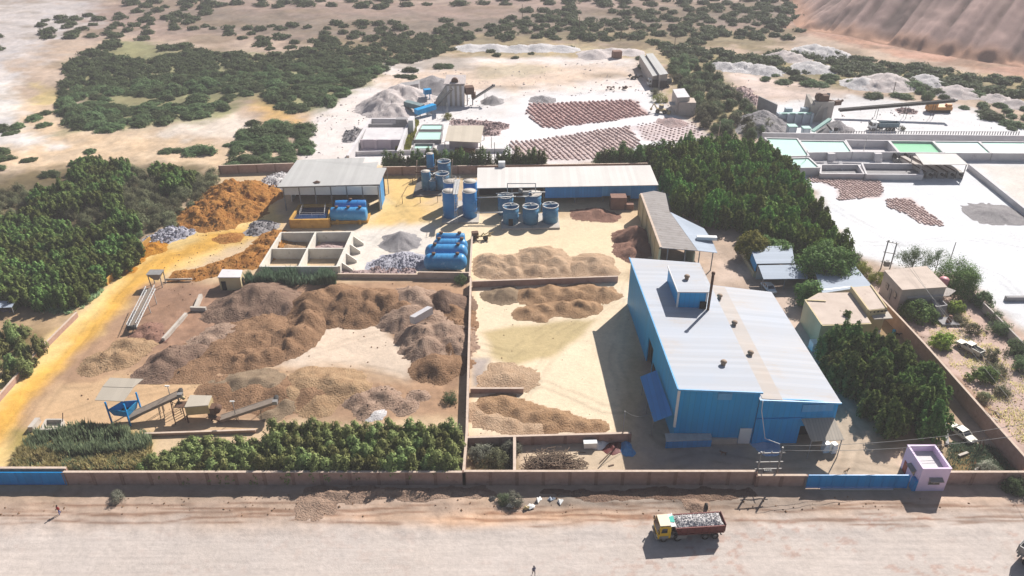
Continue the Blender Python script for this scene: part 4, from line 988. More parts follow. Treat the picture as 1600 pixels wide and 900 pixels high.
# ------------------------------------------------------------------ sheds at the back
def shed_left():
    r = thing("clad_shed", "large grey roofed shed with white upper cladding behind the blue pool", "shed", (-47, 200, 0))
    z = 7.2; zb = 8.2
    F0, F1 = at(433, 292, z), at(593, 288, z)
    N1 = at(604, 262, z + .5); N0 = at(588, 262, z + .55); K = at(591, 253, zb - .2); K2 = at(567, 254.5, zb - .15); T = at(570, 246, zb); B0 = at(464, 250, zb)
    rf = MB(); rf.slab([F0, F1, N1, N0, K, K2, T, B0], .15); rf.build("roof", M_ROOFG, r)
    MB().bar(F0 - Vector((0, .1, .12)), F1 - Vector((0, .1, .12)), .2, .35).build("eaves_trim", M_STEEL, r)
    y0 = F0.y + .8; xa, xb = F0.x + 1.2, F1.x - .3
    for i in range(6):
        a = xa + (xb - xa) * i / 6; b = xa + (xb - xa) * (i + 1) / 6
        MB().prism([(a + .06, y0), (b - .06, y0), (b - .06, y0 + .12), (a + .06, y0 + .12)], z - 2.6, z - .2).build("cladding_panel", M_WHITE_P, r)
    for i in range(7):
        x = xa + (xb - xa) * i / 6; MB().bar((x, y0 + .05, -.3), (x, y0 + .05, z - .2), .3).build("post", M_STEEL, r)
    MB().prism([(xa, y0 + 10), (xb, y0 + 10), (xb, y0 + 10.2), (xa, y0 + 10.2)], -.2, z - .1).build("back_wall", M_RUST, r)  # dark wall set forward to stand in for shade under the roof
    MB().prism([(xa - .1, y0 + 6), (xa + .1, y0 + 6), (xa + .1, y0 + 18), (xa - .1, y0 + 18)], -.2, z).build("side_wall", M_WHITE_P, r)
    MB().prism([(xb - .1, y0 + .2), (xb + .1, y0 + .2), (xb + .1, y0 + 8), (xb - .1, y0 + 8)], -.2, z - .3).build("side_wall", M_BLUEF, r)
    c = MB()
    for e in (F1, N1): c.bar((e.x, e.y, -.3), (e.x, e.y, z), .2)
    c.build("corner_post", M_STEEL, r)
    p = at(494, 285, z + .2); MB().rock((p.x, p.y, p.z + .1), .9, random.Random(2)).build("roof_patch", M_RUST, r)
    MB().slab([(xb - 5, y0 + 3, 4.4), (xb - .3, y0 + 3, 4.4), (xb - .3, y0 + 9, 4.6), (xb - 5, y0 + 9, 4.6)], .15).build("inner_deck", M_RUST, r)
shed_left()
def shed_long():
    r = thing("long_shed", "long white roofed shed with blue front sheets behind the open blue tanks", "shed", (14, 200, 0))
    z, zb = 5.2, 5.7
    F0, F1, B1, B0 = at(745, 294, z), at(1029, 289, z), at(1016, 258, zb), at(746, 262, zb)
    MB().slab([F0, F1, B1, B0], .15).build("roof", M_ROOFW, r)
    y0 = F0.y + .8; ye = F1.y + .8
    Y = lambda x: y0 + (ye - y0) * (x - F0.x) / (F1.x - F0.x)
    def pan(pa, pb, z0, z1, m, name="front_sheet", dy=0):
        a, b = at(pa, 292, z).x, at(pb, 291, z).x
        MB().prism([(a, Y(a) + dy), (b, Y(b) + dy), (b, Y(b) + dy + .12), (a, Y(a) + dy + .12)], z0, z1).build(name, m, r)
    pan(852, 942, 1.6, 5.0, M_BLUEF); pan(942.3, 988, 1.9, 5.0, M_BLUELIGHT); pan(988.3, 1027, 1.0, 5.0, M_BLUEF)
    pan(746, 800, .2, 5.0, M_DARKIN, "inner_wall", 6); pan(800, 852, .2, 5.0, M_RUST, "inner_wall", 4)
    for px in (748, 800, 850, 900, 945, 988, 1026):
        x = at(px, 292, z).x; MB().bar((x, Y(x) + .3, -.3), (x, Y(x) + .3, 5.0), .22).build("post", M_STEEL, r)
    MB().prism([(F0.x, B0.y - .4), (B1.x - 1, B1.y - .4), (B1.x - 1, B1.y - .2), (F0.x, B0.y - .2)], -.2, zb - .2).build("back_wall", M_RUST, r)
    MB().prism([(F1.x - .3, F1.y + 1), (F1.x - .1, F1.y + 1), (B1.x - .1, B1.y - .5), (B1.x - .3, B1.y - .5)], -.2, 5.0).build("side_wall", M_BLUEF, r)
    p = at(784, 260, zb); MB().box((p.x, p.y, zb + .7), (1.9, 1.4, 1.5)).build("roof_box", M_WHITE_P, r)
shed_long()
b = MB(); p = at(965, 325); b.box((p.x, p.y, 1.8), (4.2, 3.0, 3.6)); b.box((p.x + 2.8, p.y - .3, .8), (2.6, 2.4, 1.6))
b.single("block_hut", M_BRICK, "tan brown block box in the shade of the long blue shed", "hut")
def shed_lean():
    r = thing("lean_shed", "old grey cement sheet shed with a long cream side wall behind the hall", "shed", (36, 170, 0))
    q = [at(1001, 302, 6.2), at(1032, 387, 6.2), at(1120, 394, 4.6), at(1104, 354, 4.8), at(1040, 302, 5.4), at(1022, 298, 5.8)]
    rf = MB(); rf.slab([q[0], q[1], at(1090, 391.5, 5.2), at(1046, 330, 5.4), q[4], q[5]], .15); rf.build("roof", M_ROOFO, r)
    rf = MB(); rf.slab([at(1090.5, 391.5, 5.2), at(1121, 395, 4.6), at(1112, 374, 4.8), at(1100, 357, 4.9), at(1047, 331, 5.4)], .1); rf.build("roof", M_ROOFB, r)
    a, b = A2(1001, 310, 5.0), A2(1031, 389, 5.0); a = (q[0].x - .1, q[0].y - .5); b = (q[1].x - .1, q[1].y)
    MB().prism([a, b, (b[0] + .3, b[1]), (a[0] + .3, a[1])], -.3, 6.0).build("side_wall", M_CREAM, r)
    for k in range(6):
        t = k / 5; x = a[0] + (b[0] - a[0]) * t; y = a[1] + (b[1] - a[1]) * t
        MB().box((x - .1, y, 2.9), (.35, .5, 6.2)).build("pilaster", M_CREAM, r)
    MB().prism([(a[0] - .12, a[1]), (b[0] - .12, b[1] - .1), (b[0] + .4, b[1] - .1), (a[0] + .4, a[1])], 6.25, 6.45).build("coping", M_COPE, r)
    e0, e1 = at(1034, 388, 6), at(1117, 395, 4.7)
    for t in (.12, .45, .72, .97):
        p = e0.lerp(e1, t); MB().bar((p.x, p.y + .2, -.3), (p.x, p.y + .2, p.z - .1), .2).build("post", M_STEEL, r)
    p = e0.lerp(e1, .62); q2 = (p.x, p.y + .4); MB().prism([q2, (q2[0] + .3, q2[1]), (q2[0] + .3, q2[1] + 9), (q2[0], q2[1] + 9)], -.2, 4.6).build("inner_wall", M_CREAM, r)
    p = at(1104, 374, 5.0); MB().box((p.x, p.y, 5.4), (4.6, 1.1, .8), R(-4)).build("roof_duct", M_WHITE_P, r)
shed_lean()

# ------------------------------------------------------------------ parking sheds, office, small house
def parking():
    r = thing("carport", "pale blue carport with a blue gable sheet on its left end", "carport", (64, 168, 0))
    z = 4.0
    MB().slab([at(1172, 386, z), at(1237, 383, z), at(1242, 411, z - .5), at(1182, 412, z - .5)], .12).build("roof", M_ROOFB, r)
    a, b = at(1172, 386, z), at(1182, 412, z - .5)
    MB().prism([(a.x - .1, a.y), (b.x - .1, b.y), (b.x + .1, b.y), (a.x + .1, a.y)], 1.6, [z - .15, z - .65, z - .65, z - .15]).build("gable_sheet", M_BLUE, r)
    for p in (at(1174, 388, z), at(1183, 411, z - .5), at(1240, 410, z - .5)): MB().bar((p.x, p.y, -.2), (p.x, p.y, p.z - .1), .15).build("post", M_STEEL, r)
    r = thing("carport", "lower pale carport with the white car parked under its front edge", "carport", (66, 155, 0))
    z = 3.3
    q = [at(1185, 414.5, z + .3), at(1262, 413, z + .3), at(1262, 435, z - .3), at(1193, 436, z - .3)]
    MB().slab(q, .12).build("roof", M_ROOFB, r)
    for t in (0, .5, 1): 
        p = q[3].lerp(q[2], t); MB().bar((p.x, p.y + .2, -.2), (p.x, p.y + .2, p.z - .1), .15).build("post", M_STEEL, r)
    w = at(1176, 432); MB().prism([(w.x, w.y), (w.x + .3, w.y), (w.x + .3, w.y + 14), (w.x, w.y + 14)], -.2, 1.2).build("low_wall", M_CREAM, r)
    MB().prism([(w.x, w.y - .3), (w.x + 3.4, w.y - .3), (w.x + 3.4, w.y), (w.x, w.y)], -.2, 1.2).build("low_wall", M_CREAM, r)
    MB().prism([(q[0].x, q[0].y), (q[1].x, q[1].y), (q[1].x, q[1].y + .3), (q[0].x, q[0].y + .3)], -.2, 3.3).build("back_wall", M_GREYWALL, r)
    r = thing("sheet_roof_shed", "big pale blue sheet roof shed between the round tree and the cream office", "shed", (78, 150, 0))
    z = 4.4
    q = [at(1270, 414, z), at(1329, 407, z), at(1362.5, 446.5, z), at(1285, 458, z - .3)]
    MB().slab(q, .12).build("roof", M_ROOFB, r)
    MB().slab([at(1283, 452, z - .2), at(1329, 447, z - .05), at(1331, 454, z - .5), at(1285, 459.5, z - .6)], .08).build("roof_flap", M_STEELL, r)
    c = MB(); ins = [(p.x + (79 - p.x) * .04, p.y + (148 - p.y) * .04) for p in q]; c.prism(ins, -.2, 4.0); c.build("wall", M_GREYWALL, r)
parking()
def office():
    r = thing("office_block", "flat roofed cream office block beside the right wall of the hall lane", "office", (66, 135, 0))
    z = 5.0
    q = [at(1257, 470, z), at(1279, 457.5, z), at(1331, 457, z), at(1362, 506, z), at(1283, 509, z)]
    P = [(p.x, p.y) for p in q]
    MB().prism(P, -.3, z).build("wall", M_CREAM, r)
    MB().prism([(p[0] + (67 - p[0]) * .03, p[1] + (134 - p[1]) * .03) for p in P], z + .003, z + .05).build("roof", M_ROOFP, r)
    k = MB(); k.bar(q[0] + Vector((0, 0, .1)), at(1290, 471, z + .1), .3, .35); k.bar(q[0] + Vector((.1, 0, .1)), q[4] + Vector((.1, 0, .1)), .25, .3); k.build("parapet", M_CREAM, r)
    z2 = 6.0
    q = [at(1329, 449, z2), at(1361, 446.5, z2), at(1386, 482, z2), at(1356, 485.5, z2)]
    MB().prism([(p.x, p.y) for p in q], -.3, z2).build("wall", M_CREAM, r)
    MB().prism([(p.x + (77 - p.x) * .05, p.y + (132 - p.y) * .05) for p in q], z2 + .003, z2 + .06).build("roof", M_ROOFP, r)
    k = MB(); k.bar(q[0] + Vector((.1, 0, .12)), q[3] + Vector((.1, 0, .12)), .25, .3); k.bar(q[1] + Vector((-.1, 0, .12)), q[2] + Vector((-.1, 0, .12)), .25, .3); k.build("parapet", M_CREAM, r)
    z3 = 4.2
    q = [at(1356, 485.5, z3 + .6), at(1385, 482.7, z3 + .6), at(1395, 497, z3 + .5), at(1366, 498.5, z3 + .5)]
    MB().slab(q, .2).build("porch_roof", M_CONC, r)
    b = MB()
    for i in range(5):
        p = at(1358, 483.5, z2).lerp(at(1384, 481, z2), i / 4); b.box((p.x, p.y - .1, z2 - .5), (.7, .5, .3))
    b.build("vent", M_DARKIN, r)
    p = at(1268, 500, 0)
office()
p = at(1275, 549); b = MB(); b.box((p.x, p.y + .8, .9), (1.9, 1.7, 1.8), .1); b.box((p.x + 1.7, p.y + 1, .5), (1.0, 1.0, 1.0), .2)
b.single("water_tank", M_WHITE_P, "white square water tank on the ground by the hall's right wall", "water tank")
def house_right():
    r = thing("small_house", "small flat roofed grey house under the big round tree on the right", "house", (88, 145, 0))
    z = 5.2
    q = [at(1382.5, 423.5, z), at(1447, 417, z), at(1478.5, 449, z), at(1410, 453.5, z)]
    P = [(p.x, p.y) for p in q]
    MB().prism(P, -.3, z).build("wall", M_GREYWALL, r)
    cx, cy = sum(p[0] for p in P) / 4, sum(p[1] for p in P) / 4
    MB().prism([(p[0] + (cx - p[0]) * -.03, p[1] + (cy - p[1]) * -.03) for p in P], z + .003, z + .18).build("roof", M_ROOFP, r)
    for t in (.3, .75):
        p = q[0].lerp(q[3], t); MB().box((p.x - .05, p.y, 2.9), (.12, 1.5, 1.3), R(-8)).build("window", M_GLASS, r)
    for t in (.52,):
        p = q[0].lerp(q[3], t); MB().box((p.x - .05, p.y, 2.0), (.12, 1.0, 2.3), R(-8)).build("door", M_STEEL, r)
    MB().slab([at(1411, 454, 4.0), at(1480, 449, 4.0), at(1494, 454, 3.6), at(1483, 462, 3.4), at(1418, 466, 3.4)], .12).build("porch_roof", M_GREYWALL, r)
house_right()
p = at(1466, 466); t = MB(); t.lathe([(0, 0), (.9, 0), (1, .2), (1, 1.3), (.7, 1.6), (.2, 1.7), (0, 1.7)], (p.x, p.y, 3.5), 16)
t.single("water_tank", mat("pink plastic tank", (.56, .24, .26), (.5, .2, .22), rough=.5), "pink plastic water tank on the small house's porch", "water tank")
p = at(1450, 466); MB().box((p.x, p.y, 3.9), (2.8, 1.2, .8), .3).single("water_tank", M_WHITE_P, "white box on the porch next to the pink water tank", "box")
def tank_room():
    r = thing("tank_room", "small grey parapet room without a roof between bush and small tree", "hut", (84, 134, 0))
    z = 2.6; q = [at(1455, 466, z), at(1467, 464.5, z), at(1480, 476.5, z), at(1463, 479, z)]
    n = 4; w = MB()
    for i in range(4):
        a, b = q[i], q[(i + 1) % 4]; d = (b - a).normalized(); nn = Vector((d.y, -d.x, 0)) * -.25
        w.bar((a.x, a.y, z / 2), (b.x, b.y, z / 2), .25 + .01 * i, z + .02 * i)
    w.build("wall", M_CONCG, r); MB().prism([(p.x, p.y) for p in q], 1.8, 1.9).build("roof", M_GREYWALL, r)
tank_room()
p = at(1482, 505); b = MB(); q = [(p.x - 1.9, p.y - 1.2), (p.x + 1.7, p.y - 1.3), (p.x + 1.2, p.y + 1.6), (p.x - 2.2, p.y + 1.6)]
b.prism(q, -.2, .5); b.single("well_slab", M_CONCG, "square concrete well slab in the right hand lot", "slab")
t = MB(); t.lathe([(0, 0), (.5, 0), (.5, .7), (.35, .9), (.35, 1.3), (0, 1.35)], (p.x, p.y, .5), 12); t.box((p.x - .6, p.y - .5, .8), (.5, .5, .6))
t.single("well_pump", M_BRICK, "reddish brown pump on the concrete well slab", "pump")
MB().bar(at(1571, 466.5, .5), at(1640, 466, .5), .8, 1.0).single("concrete_kerb", M_CONCG, "low grey concrete bar on the right white yard", "kerb")

# ------------------------------------------------------------------ concrete bins (2 x 2) with buttresses
def bins():
    r = thing("aggregate_bins", "four pale concrete open bins in a block with triangular buttresses on the right", "storage bins", (-47, 160, 0))
    z = 2.6
    TL, TR, BL, BR = at(439, 363, z), at(552, 362, z), at(406, 416, z), at(528, 416, z)
    M0, M1 = at(493, 363, z), at(467, 416, z)
    L, Rr = TL.lerp(BL, .5), TR.lerp(BR, .5)
    def w(a, b, k, th=.42):
        mb = MB(); mb.bar((a.x, a.y, z / 2 - .2 + k), (b.x, b.y, z / 2 - .2 + k), th, z + .4); mb.build("bin_wall", M_BINWALL, r)
    w(TL, TR, 0); w(BL, BR, .003); w(TL, BL, .006); w(TR, BR, .009, .9); w(M0, M1, .012); w(L, Rr, .015)
    for t in (.12, .36, .62, .88):
        p = TR.lerp(BR, t); d = 2.3
        mb = MB()
        for s in (-.18,):
            a = [(p.x + .45, p.y + .2, -.2), (p.x + .45, p.y - .2, -.2), (p.x + .45 + d, p.y - .2, -.2), (p.x + .45 + d, p.y + .2, -.2), (p.x + .45, p.y + .2, z - .1), (p.x + .45, p.y - .2, z - .1), (p.x + .45 + d, p.y - .2, .6), (p.x + .45 + d, p.y + .2, .6)]
            mb.add(a, [[0, 1, 5, 4][::-1], [1, 2, 6, 5][::-1], [2, 3, 7, 6][::-1], [3, 0, 4, 7][::-1], [4, 5, 6, 7], [3, 2, 1, 0]])
        mb.build("buttress", M_BINWALL, r)
bins()
for (px, py, lab) in ((450, 382, "brown spoil left in the back left bin"), (515, 382, "pale rubble left in the back right bin")):
    heap("bin_rubble", lab, "rubble", M_PINK if px > 480 else M_TAN, [(px, py, .9, .3), (px + 14, py + 2, .6, .3)], rs=500 + px, rough=.4, rocks=60, rockr=(.12, .35), res=.3)

# ------------------------------------------------------------------ blue pool and lying tank at the clad shed
def pool():
    r = thing("settling_pool", "dark blue pool in a raised yellow stained concrete basin", "pool", (-51, 180, 0))
    z = 2.4
    q = [at(453, 343, z), at(513, 342, z), at(517, 319, z), at(468, 320, z)]
    for i in range(4):
        a, b = q[i], q[(i + 1) % 4]
        MB().bar((a.x, a.y, z / 2 - .2 + .004 * i), (b.x, b.y, z / 2 - .2 + .004 * i), .6, z + .4).build("basin_wall", M_YCONC, r)
    MB().prism([(p.x, p.y) for p in q], 1.6, 1.7).build("water", M_BLUEPOOL, r)
    k = MB()
    a, b = at(468, 338, z), at(507, 338, z); c, d = at(509, 322, z), at(474, 323, z)
    for u, v in ((a, b), (b, c), (d, a)):
        for h in (.5, 1.0): k.bar(u + Vector((0, 0, h)), v + Vector((0, 0, h)), .06)
        for t in (0, .5, 1): p = u.lerp(v, t); k.bar(p, p + Vector((0, 0, 1.0)), .06)
    k.build("railing", M_STEELL, r)
pool()
def lying_tank(name, label, group, p0, p1, r, m, legs, bands=0, manholes=(), cradle=M_STEEL, flat=False):
    """p0, p1: centres of the two ends"""
    p0 = Vector(p0); p1 = Vector(p1); L = (p1 - p0).length; c = (p0 + p1) / 2
    rz = math.atan2(p1.y - p0.y, p1.x - p0.x)
    root = thing(name, label, "tank", (c.x, c.y, 0), rz, group)
    b = MB(); hl = L / 2; e = .25 * r if flat else .75 * r
    prof = [(0, -hl)]
    for k in range(1, 7):
        t = k / 6 * math.pi / 2; prof.append((r * math.sin(t), -hl + e * (1 - math.cos(t))))
    prof += [(rr, -h) for rr, h in prof[::-1]]
    b.lathe(prof, (0, 0, c.z), 28, 'x'); b.build("shell", m, root, local=True)
    for i in range(bands):
        x = -hl + e + (L - 2 * e) * (i + .5) / bands; k = MB()
        k.lathe([(r + .005, x - .05), (r + .06, x - .05), (r + .06, x + .05), (r + .005, x + .05)], (0, 0, c.z), 28, 'x', False)
        k.build("band", m, root, local=True)
    for x in manholes:
        k = MB(); k.lathe([(0, 0), (.38, 0), (.38, .35), (.48, .36), (.48, .5), (0, .52)], (x, 0, c.z + r - .08), 14); k.build("manhole", M_RUST, root, local=True)
    for x in (-hl * .6, hl * .6):
        k = MB(); k.box((x, 0, (c.z - r * .55) / 2), (.7, r * 1.5, c.z - r * .55)); k.build("saddle", cradle, root, local=True)
    return root
g = "blue vessels lying in a row"
spec = [((662, 730), 409, 2.35, 1.9, "front blue vessel lying nearest the low wall"), ((664, 731), 394, 2.35, 1.9, "second blue vessel with inspection domes behind the front one"),
        ((676, 731), 384, 2.1, 1.7, "third blue vessel, mostly hidden behind the second"), ((681, 727), 373, 2.2, 1.4, "rearmost short blue vessel with square flat ends")]
for i, ((xa, xb), y, z, rr, lab) in enumerate(spec):
    lying_tank("pressure_vessel", lab, g, at(xa, y, z), at(xb, y, z), rr, M_VESSEL, 2, 6 if i < 3 else 2, (-2.6, 2.8) if i < 3 else (-2.2, 2.2), M_CONC, i == 3)
lying_tank("fuel_tank", "blue ribbed horizontal tank with white bands on a yellow concrete base", "lying tanks by the pool", at(516, 334, 2.5), at(574, 334, 2.5), 1.7, M_VESSEL, 2, 5, (-3, 0, 3), M_YCONC, True)
lying_tank("fuel_tank", "dark blue horizontal tank in the shade behind the ribbed one", "lying tanks by the pool", at(523, 323, 2.6), at(574, 321, 2.6), 1.7, M_TANKD, 2, 2, (0,), M_YCONC, True)
a, b = at(517, 350), at(575, 348); MB().prism([(a.x, a.y - .3), (b.x, b.y - .3), (b.x, b.y + 4.4), (a.x, a.y + 4.4)], -.2, .9).single("tank_plinth", M_YCONC, "yellow concrete plinth under the ribbed blue tank", "plinth")

# ------------------------------------------------------------------ standing tanks
def standing_tank(name, label, group, base, r, h, m, rings=2, opened=False, arm=False, rail=False, hatch=False):
    root = thing(name, label, "tank", (base[0], base[1], 0), 0, group)
    b = MB()
    if opened:
        b.lathe([(0, .1), (r, .1), (r, h), (r - .12, h), (r - .12, h - 1.4), (0, h - 1.45)], (0, 0, 0), 32)
    else:
        b.lathe([(0, .1), (r, .1), (r, h), (r * .96, h + .08), (0, h + .22)], (0, 0, 0), 32)
    b.build("shell", m, root, local=True)
    for i in range(rings):
        z = h * (i + 1) / (rings + 1) if not opened else h * (.80 - .33 * i)
        k = MB(); k.lathe([(r + .004, z - .07), (r + .09, z - .07), (r + .09, z + .07), (r + .004, z + .07)], (0, 0, 0), 32, 'z', False); k.build("ring", m, root, local=True)
    if opened:
        k = MB(); k.lathe([(r - .13, h + .003), (r + .12, h + .003), (r + .12, h + .12), (r - .13, h + .12)], (0, 0, 0), 32, 'z', False); k.build("rim", M_STEELL, root, local=True)
    if arm:
        k = MB(); k.bar((-r, -.3, h + .25), (r, .4, h + .25), .25, .2); k.tube([(0, 0, h + .2), (0, 0, h + .9)], .22, 8); k.build("stirrer", M_STEELL, root, local=True)
    if not opened:
        k = MB(); k.lathe([(r * .9, h + .16), (r * .99, h + .16), (r * .99, h + .2), (r * .9, h + .2)], (0, 0, 0), 28, 'z', False)
        k.build("lid_rim", M_STEELL, root, local=True)
        k = MB(); k.lathe([(0, h + .2), (r * .88, h + .12), (r * .88, h + .18), (0, h + .27)], (0, 0, 0), 24); k.build("lid", M_CONC, root, local=True)
    if rail:
        k = MB()
        for z in (.6, 1.1):
            k.lathe([(r - .03, h + z - .03), (r + .03, h + z - .03), (r + .03, h + z + .03), (r - .03, h + z + .03)], (0, 0, 0), 24, 'z', False)
        for i in range(10):
            t = i / 10 * 2 * math.pi; k.bar((r * math.cos(t), r * math.sin(t), h), (r * math.cos(t), r * math.sin(t), h + 1.1), .06)
        k.build("railing", M_STEELL, root, local=True)
    if hatch:
        k = MB(); k.box((.0, -r - .02, h * .27), (1.1, .3, h * .42)); k.build("hatch", M_DARKIN, root, local=True)
    return root
g = "tall blue tanks"
TT = [(703, 344, 1.85, 7.3, "front left tall blue tank of the square of four", False), (734, 344, 1.85, 7.3, "front right tall blue tank of the square of four", False),
      (704, 327, 1.85, 7.2, "back left tall blue tank with a railed top", True), (735, 327, 1.85, 7.2, "back right tall blue tank of the square of four", False)]
for px, py, rr, h, lab, rail in TT:
    p = at(px, py); standing_tank("silo_tank", lab, g, (p.x, p.y + rr), rr, h, M_TANKD, 2, rail=rail)
a = at(690, 350); b = at(748, 349); MB().prism([(a.x, a.y), (b.x, b.y), (b.x, b.y + 14), (a.x, a.y + 14)], -.2, .35).single("tank_plinth", M_CONC, "pale concrete pad under the four tall blue tanks", "plinth")
cx = at(716, 330).x
k = thing("catwalk", "grey steel catwalk with a ladder between the tall blue tanks", "catwalk", (cx, 186, 0))
MB().box((cx, 184.5, 8.0), (1.3, 10, .15)).build("deck", M_STEELL, k)
l = MB()
for s in (-.3, .3): l.bar((cx + s, 178.6, -.1), (cx + s, 179.4, 8.0), .09)
for i in range(18): l.bar((cx - .3, 178.6 + .8 * i / 18, .3 + i * .43), (cx + .3, 178.6 + .8 * i / 18, .3 + i * .43), .06)
l.build("ladder", M_STEELL, k)
l = MB()
for s in (-.62, .62):
    l.bar((cx + s, 179.6, 9.0), (cx + s, 189.4, 9.0), .07)
    for y in (179.6, 183, 186, 189.4): l.bar((cx + s, y, 8), (cx + s, y, 9), .07)
l.build("railing", M_STEELL, k)
g = "open blue mixing tanks"
OT = [(798, 355, 2.0, 4.9, 1, "left front open blue tank with a dark hatch low on its side", True, M_TANK), (829, 355, 2.0, 4.9, 1, "middle front open blue tank", False, M_TANK),
      (860, 353, 2.0, 4.9, 1, "right front open blue tank at the end of the pad", False, M_TANK), (790, 339, 2.0, 5.2, 1, "rear left open tank half hidden by pipes", False, M_TANK), (833, 336, 2.1, 5.2, 0, "rear right tank with a half covered top", False, M_TANK)]
for i, (px, py, rr, h, arm, lab, hatch, m) in enumerate(OT):
    p = at(px, py); t = standing_tank("mixing_tank", lab, g, (p.x, p.y + rr), rr, h, m, 2, True, bool(arm), False, hatch)
    if i == 4: MB().slab([(-.4, -2.0, 5.35), (1.9, -1.2, 5.35), (1.9, 1.6, 5.35), (-.4, 1.9, 5.35)], .06).build("cover_sheet", M_CONC, t, local=True)
a = at(783, 360); b = at(875, 358); MB().prism([(a.x, a.y), (b.x, b.y), (b.x, b.y + 9), (a.x, a.y + 9)], -.2, .45).single("tank_plinth", M_CONC, "pale concrete pad under the open blue tanks", "plinth")
# pipes between the groups
def pipe(name, label, pts, r, m, group=None, cat="pipe"):
    mb = MB()
    for i in range(len(pts) - 1): mb.tube([pts[i], pts[i + 1]], r, 8)
    return mb.single(name, m, label, cat, group)
y = 183.0
pipe("pipe", "upper pipe from the tall tanks to the open tanks", [(-9.6, y, 5.6), (1.0, y, 5.9), (4, 183, 5.9)], .16, M_STEELL)
pipe("pipe", "lower pipe from the tall tanks to the open tanks", [(-9.6, 180.5, 2.4), (-.6, 180.5, 2.6)], .16, M_STEELL)
def pipe_frame():
    r = thing("pipe_gantry", "grey pipe gantry over the rear of the open blue tanks", "pipe gantry", (3, 186, 0))
    f = MB(); a, b = at(792, 318, 3), at(824, 318, 3)
    x0, x1, yy = -1.2, 6.2, 187.0
    for x in (x0, x1): f.bar((x, yy, -.2), (x, yy, 8.0), .22)
    f.bar((x0, yy, 7.9), (x1, yy, 7.9), .22); f.build("frame", M_STEELL, r)
    p = MB(); p.tube([(x0 - 3, 185, 5.9), (x1 + 2.5, 185, 6.3)], .15, 8); p.build("pipe", M_STEELL, r)
    p = MB(); p.box((3.6, 184.6, 6.2), (1.5, .9, 1.0)); p.lathe([(0, 0), (.5, 0), (.5, 1.0), (0, 1.1)], (2.2, 185, 6.1), 12); p.build("motor", M_STEEL, r)
pipe_frame()
def back_group():
    g = "blue tanks in the back corner"
    p = at(666, 299); standing_tank("small_tank", "rounded pale topped blue tank at the left of the back corner group", g, (p.x, p.y + 1.3), 1.3, 5.4, M_TANK, 1)
    p = at(691, 299); standing_tank("small_tank", "wide dark blue open tank at the right of the back corner group", g, (p.x, p.y + 1.9), 1.9, 4.6, M_TANK, 1, True, True)
    p = at(676, 300); standing_tank("small_tank", "short dark tank between the rounded and the wide tank", g, (p.x, p.y + 1.0), 1.0, 3.0, M_TANK, 1)
    p = at(694, 282); standing_tank("small_tank", "dark open tank behind the wide one in the back corner", g, (p.x, p.y + 1.9), 1.9, 5.2, M_TANK, 1, True, True)
    p = at(673, 276); standing_tank("small_tank", "pale blue upright cylinder raised behind the corner group", g, (p.x, p.y + 1.1), 1.1, 6.6, M_VESSEL, 1)
    r = thing("pipe_gantry", "rusty pipe frame with three tall posts around the back corner tanks", "pipe frame", (-24, 212, 0))
    for px, py in ((650, 279), (679, 278), (705, 277)):
        p = at(px, py); MB().bar((p.x, p.y, -.2), (p.x + .6, p.y, 5.6), .22).build("post", M_COPE, r)
    f = MB(); a, b = at(650, 279), at(705, 277); f.bar((a.x, a.y, 2.0), (b.x, b.y, 2.0), .3); f.bar((a.x, a.y, 3.0), (b.x, b.y, 3.0), .15); f.build("pipe", M_RUST, r)
    f = MB(); p = at(680, 292); rr = random.Random(5)
    for i in range(9):
        q = Vector((p.x + rr.uniform(-2, 2), p.y + rr.uniform(-2, 2), rr.uniform(.8, 3.4))); f.tube([q, q + Vector((rr.uniform(-1, 1), rr.uniform(-1, 1), rr.uniform(.3, 1.4)))], .18, 6)
    f.build("pipework", M_STEELL, r)
    a, b = at(645, 308), at(690, 306); MB().prism([(a.x, a.y), (b.x, b.y), (b.x, b.y + 14), (a.x, a.y + 14)], -.2, .25).single("tank_plinth", mat("dark concrete", (.10, .09, .085), (.14, .13, .12), scale=.5), "dark concrete pad under the back corner tanks", "plinth")  # pad much darker than the other tank pads
    r = thing("pole_fence", "thin rail fence of spaced posts on the yard before the back corner tanks", "fence", (-28, 196, 0))
    pts = [at(645, 288), at(629, 318), at(657, 317), at(684, 316)]
    for p in pts: MB().bar((p.x, p.y, -.2), (p.x, p.y, 2.4), .13).build("post", M_RUST, r)
    f = MB()
    for i in range(3): f.bar((pts[i].x, pts[i].y, 2.2), (pts[i + 1].x, pts[i + 1].y, 2.2), .06)
    f.build("rail", M_RUST, r)
back_group()
def yard_machine():
    r = thing("old_compressor", "rusty tan machine with wheels standing between tall tanks and sand heaps", "machine", (-7, 170, 0))
    p = at(746, 376); x, y = p.x, p.y; rr = random.Random(4)
    MB().box((x - .6, y + .8, 1.2), (1.6, 1.3, 1.6), .2).build("engine", M_RUST, r)
    MB().box((x + 1.6, y + .8, .9), (3.0, .5, .3), .1).build("frame", M_YELD, r)
    for dx in (-1.0, 2.0):
        w = MB(); w.lathe([(0, -.15), (.65, -.15), (.65, .15), (0, .15)], (x + dx, y + .1, .65), 14, 'y'); w.build("wheel", M_BLACK, r)
    f = MB()
    for i in range(10):
        q = Vector((x + rr.uniform(0, 3.4), y + rr.uniform(.2, 1.5), rr.uniform(.6, 1.6))); f.bar(q, q + Vector((rr.uniform(-1.2, 1.2), rr.uniform(-.6, .6), rr.uniform(0, 1.2))), .2)
    f.build("jumble", M_YELD, r)
yard_machine()

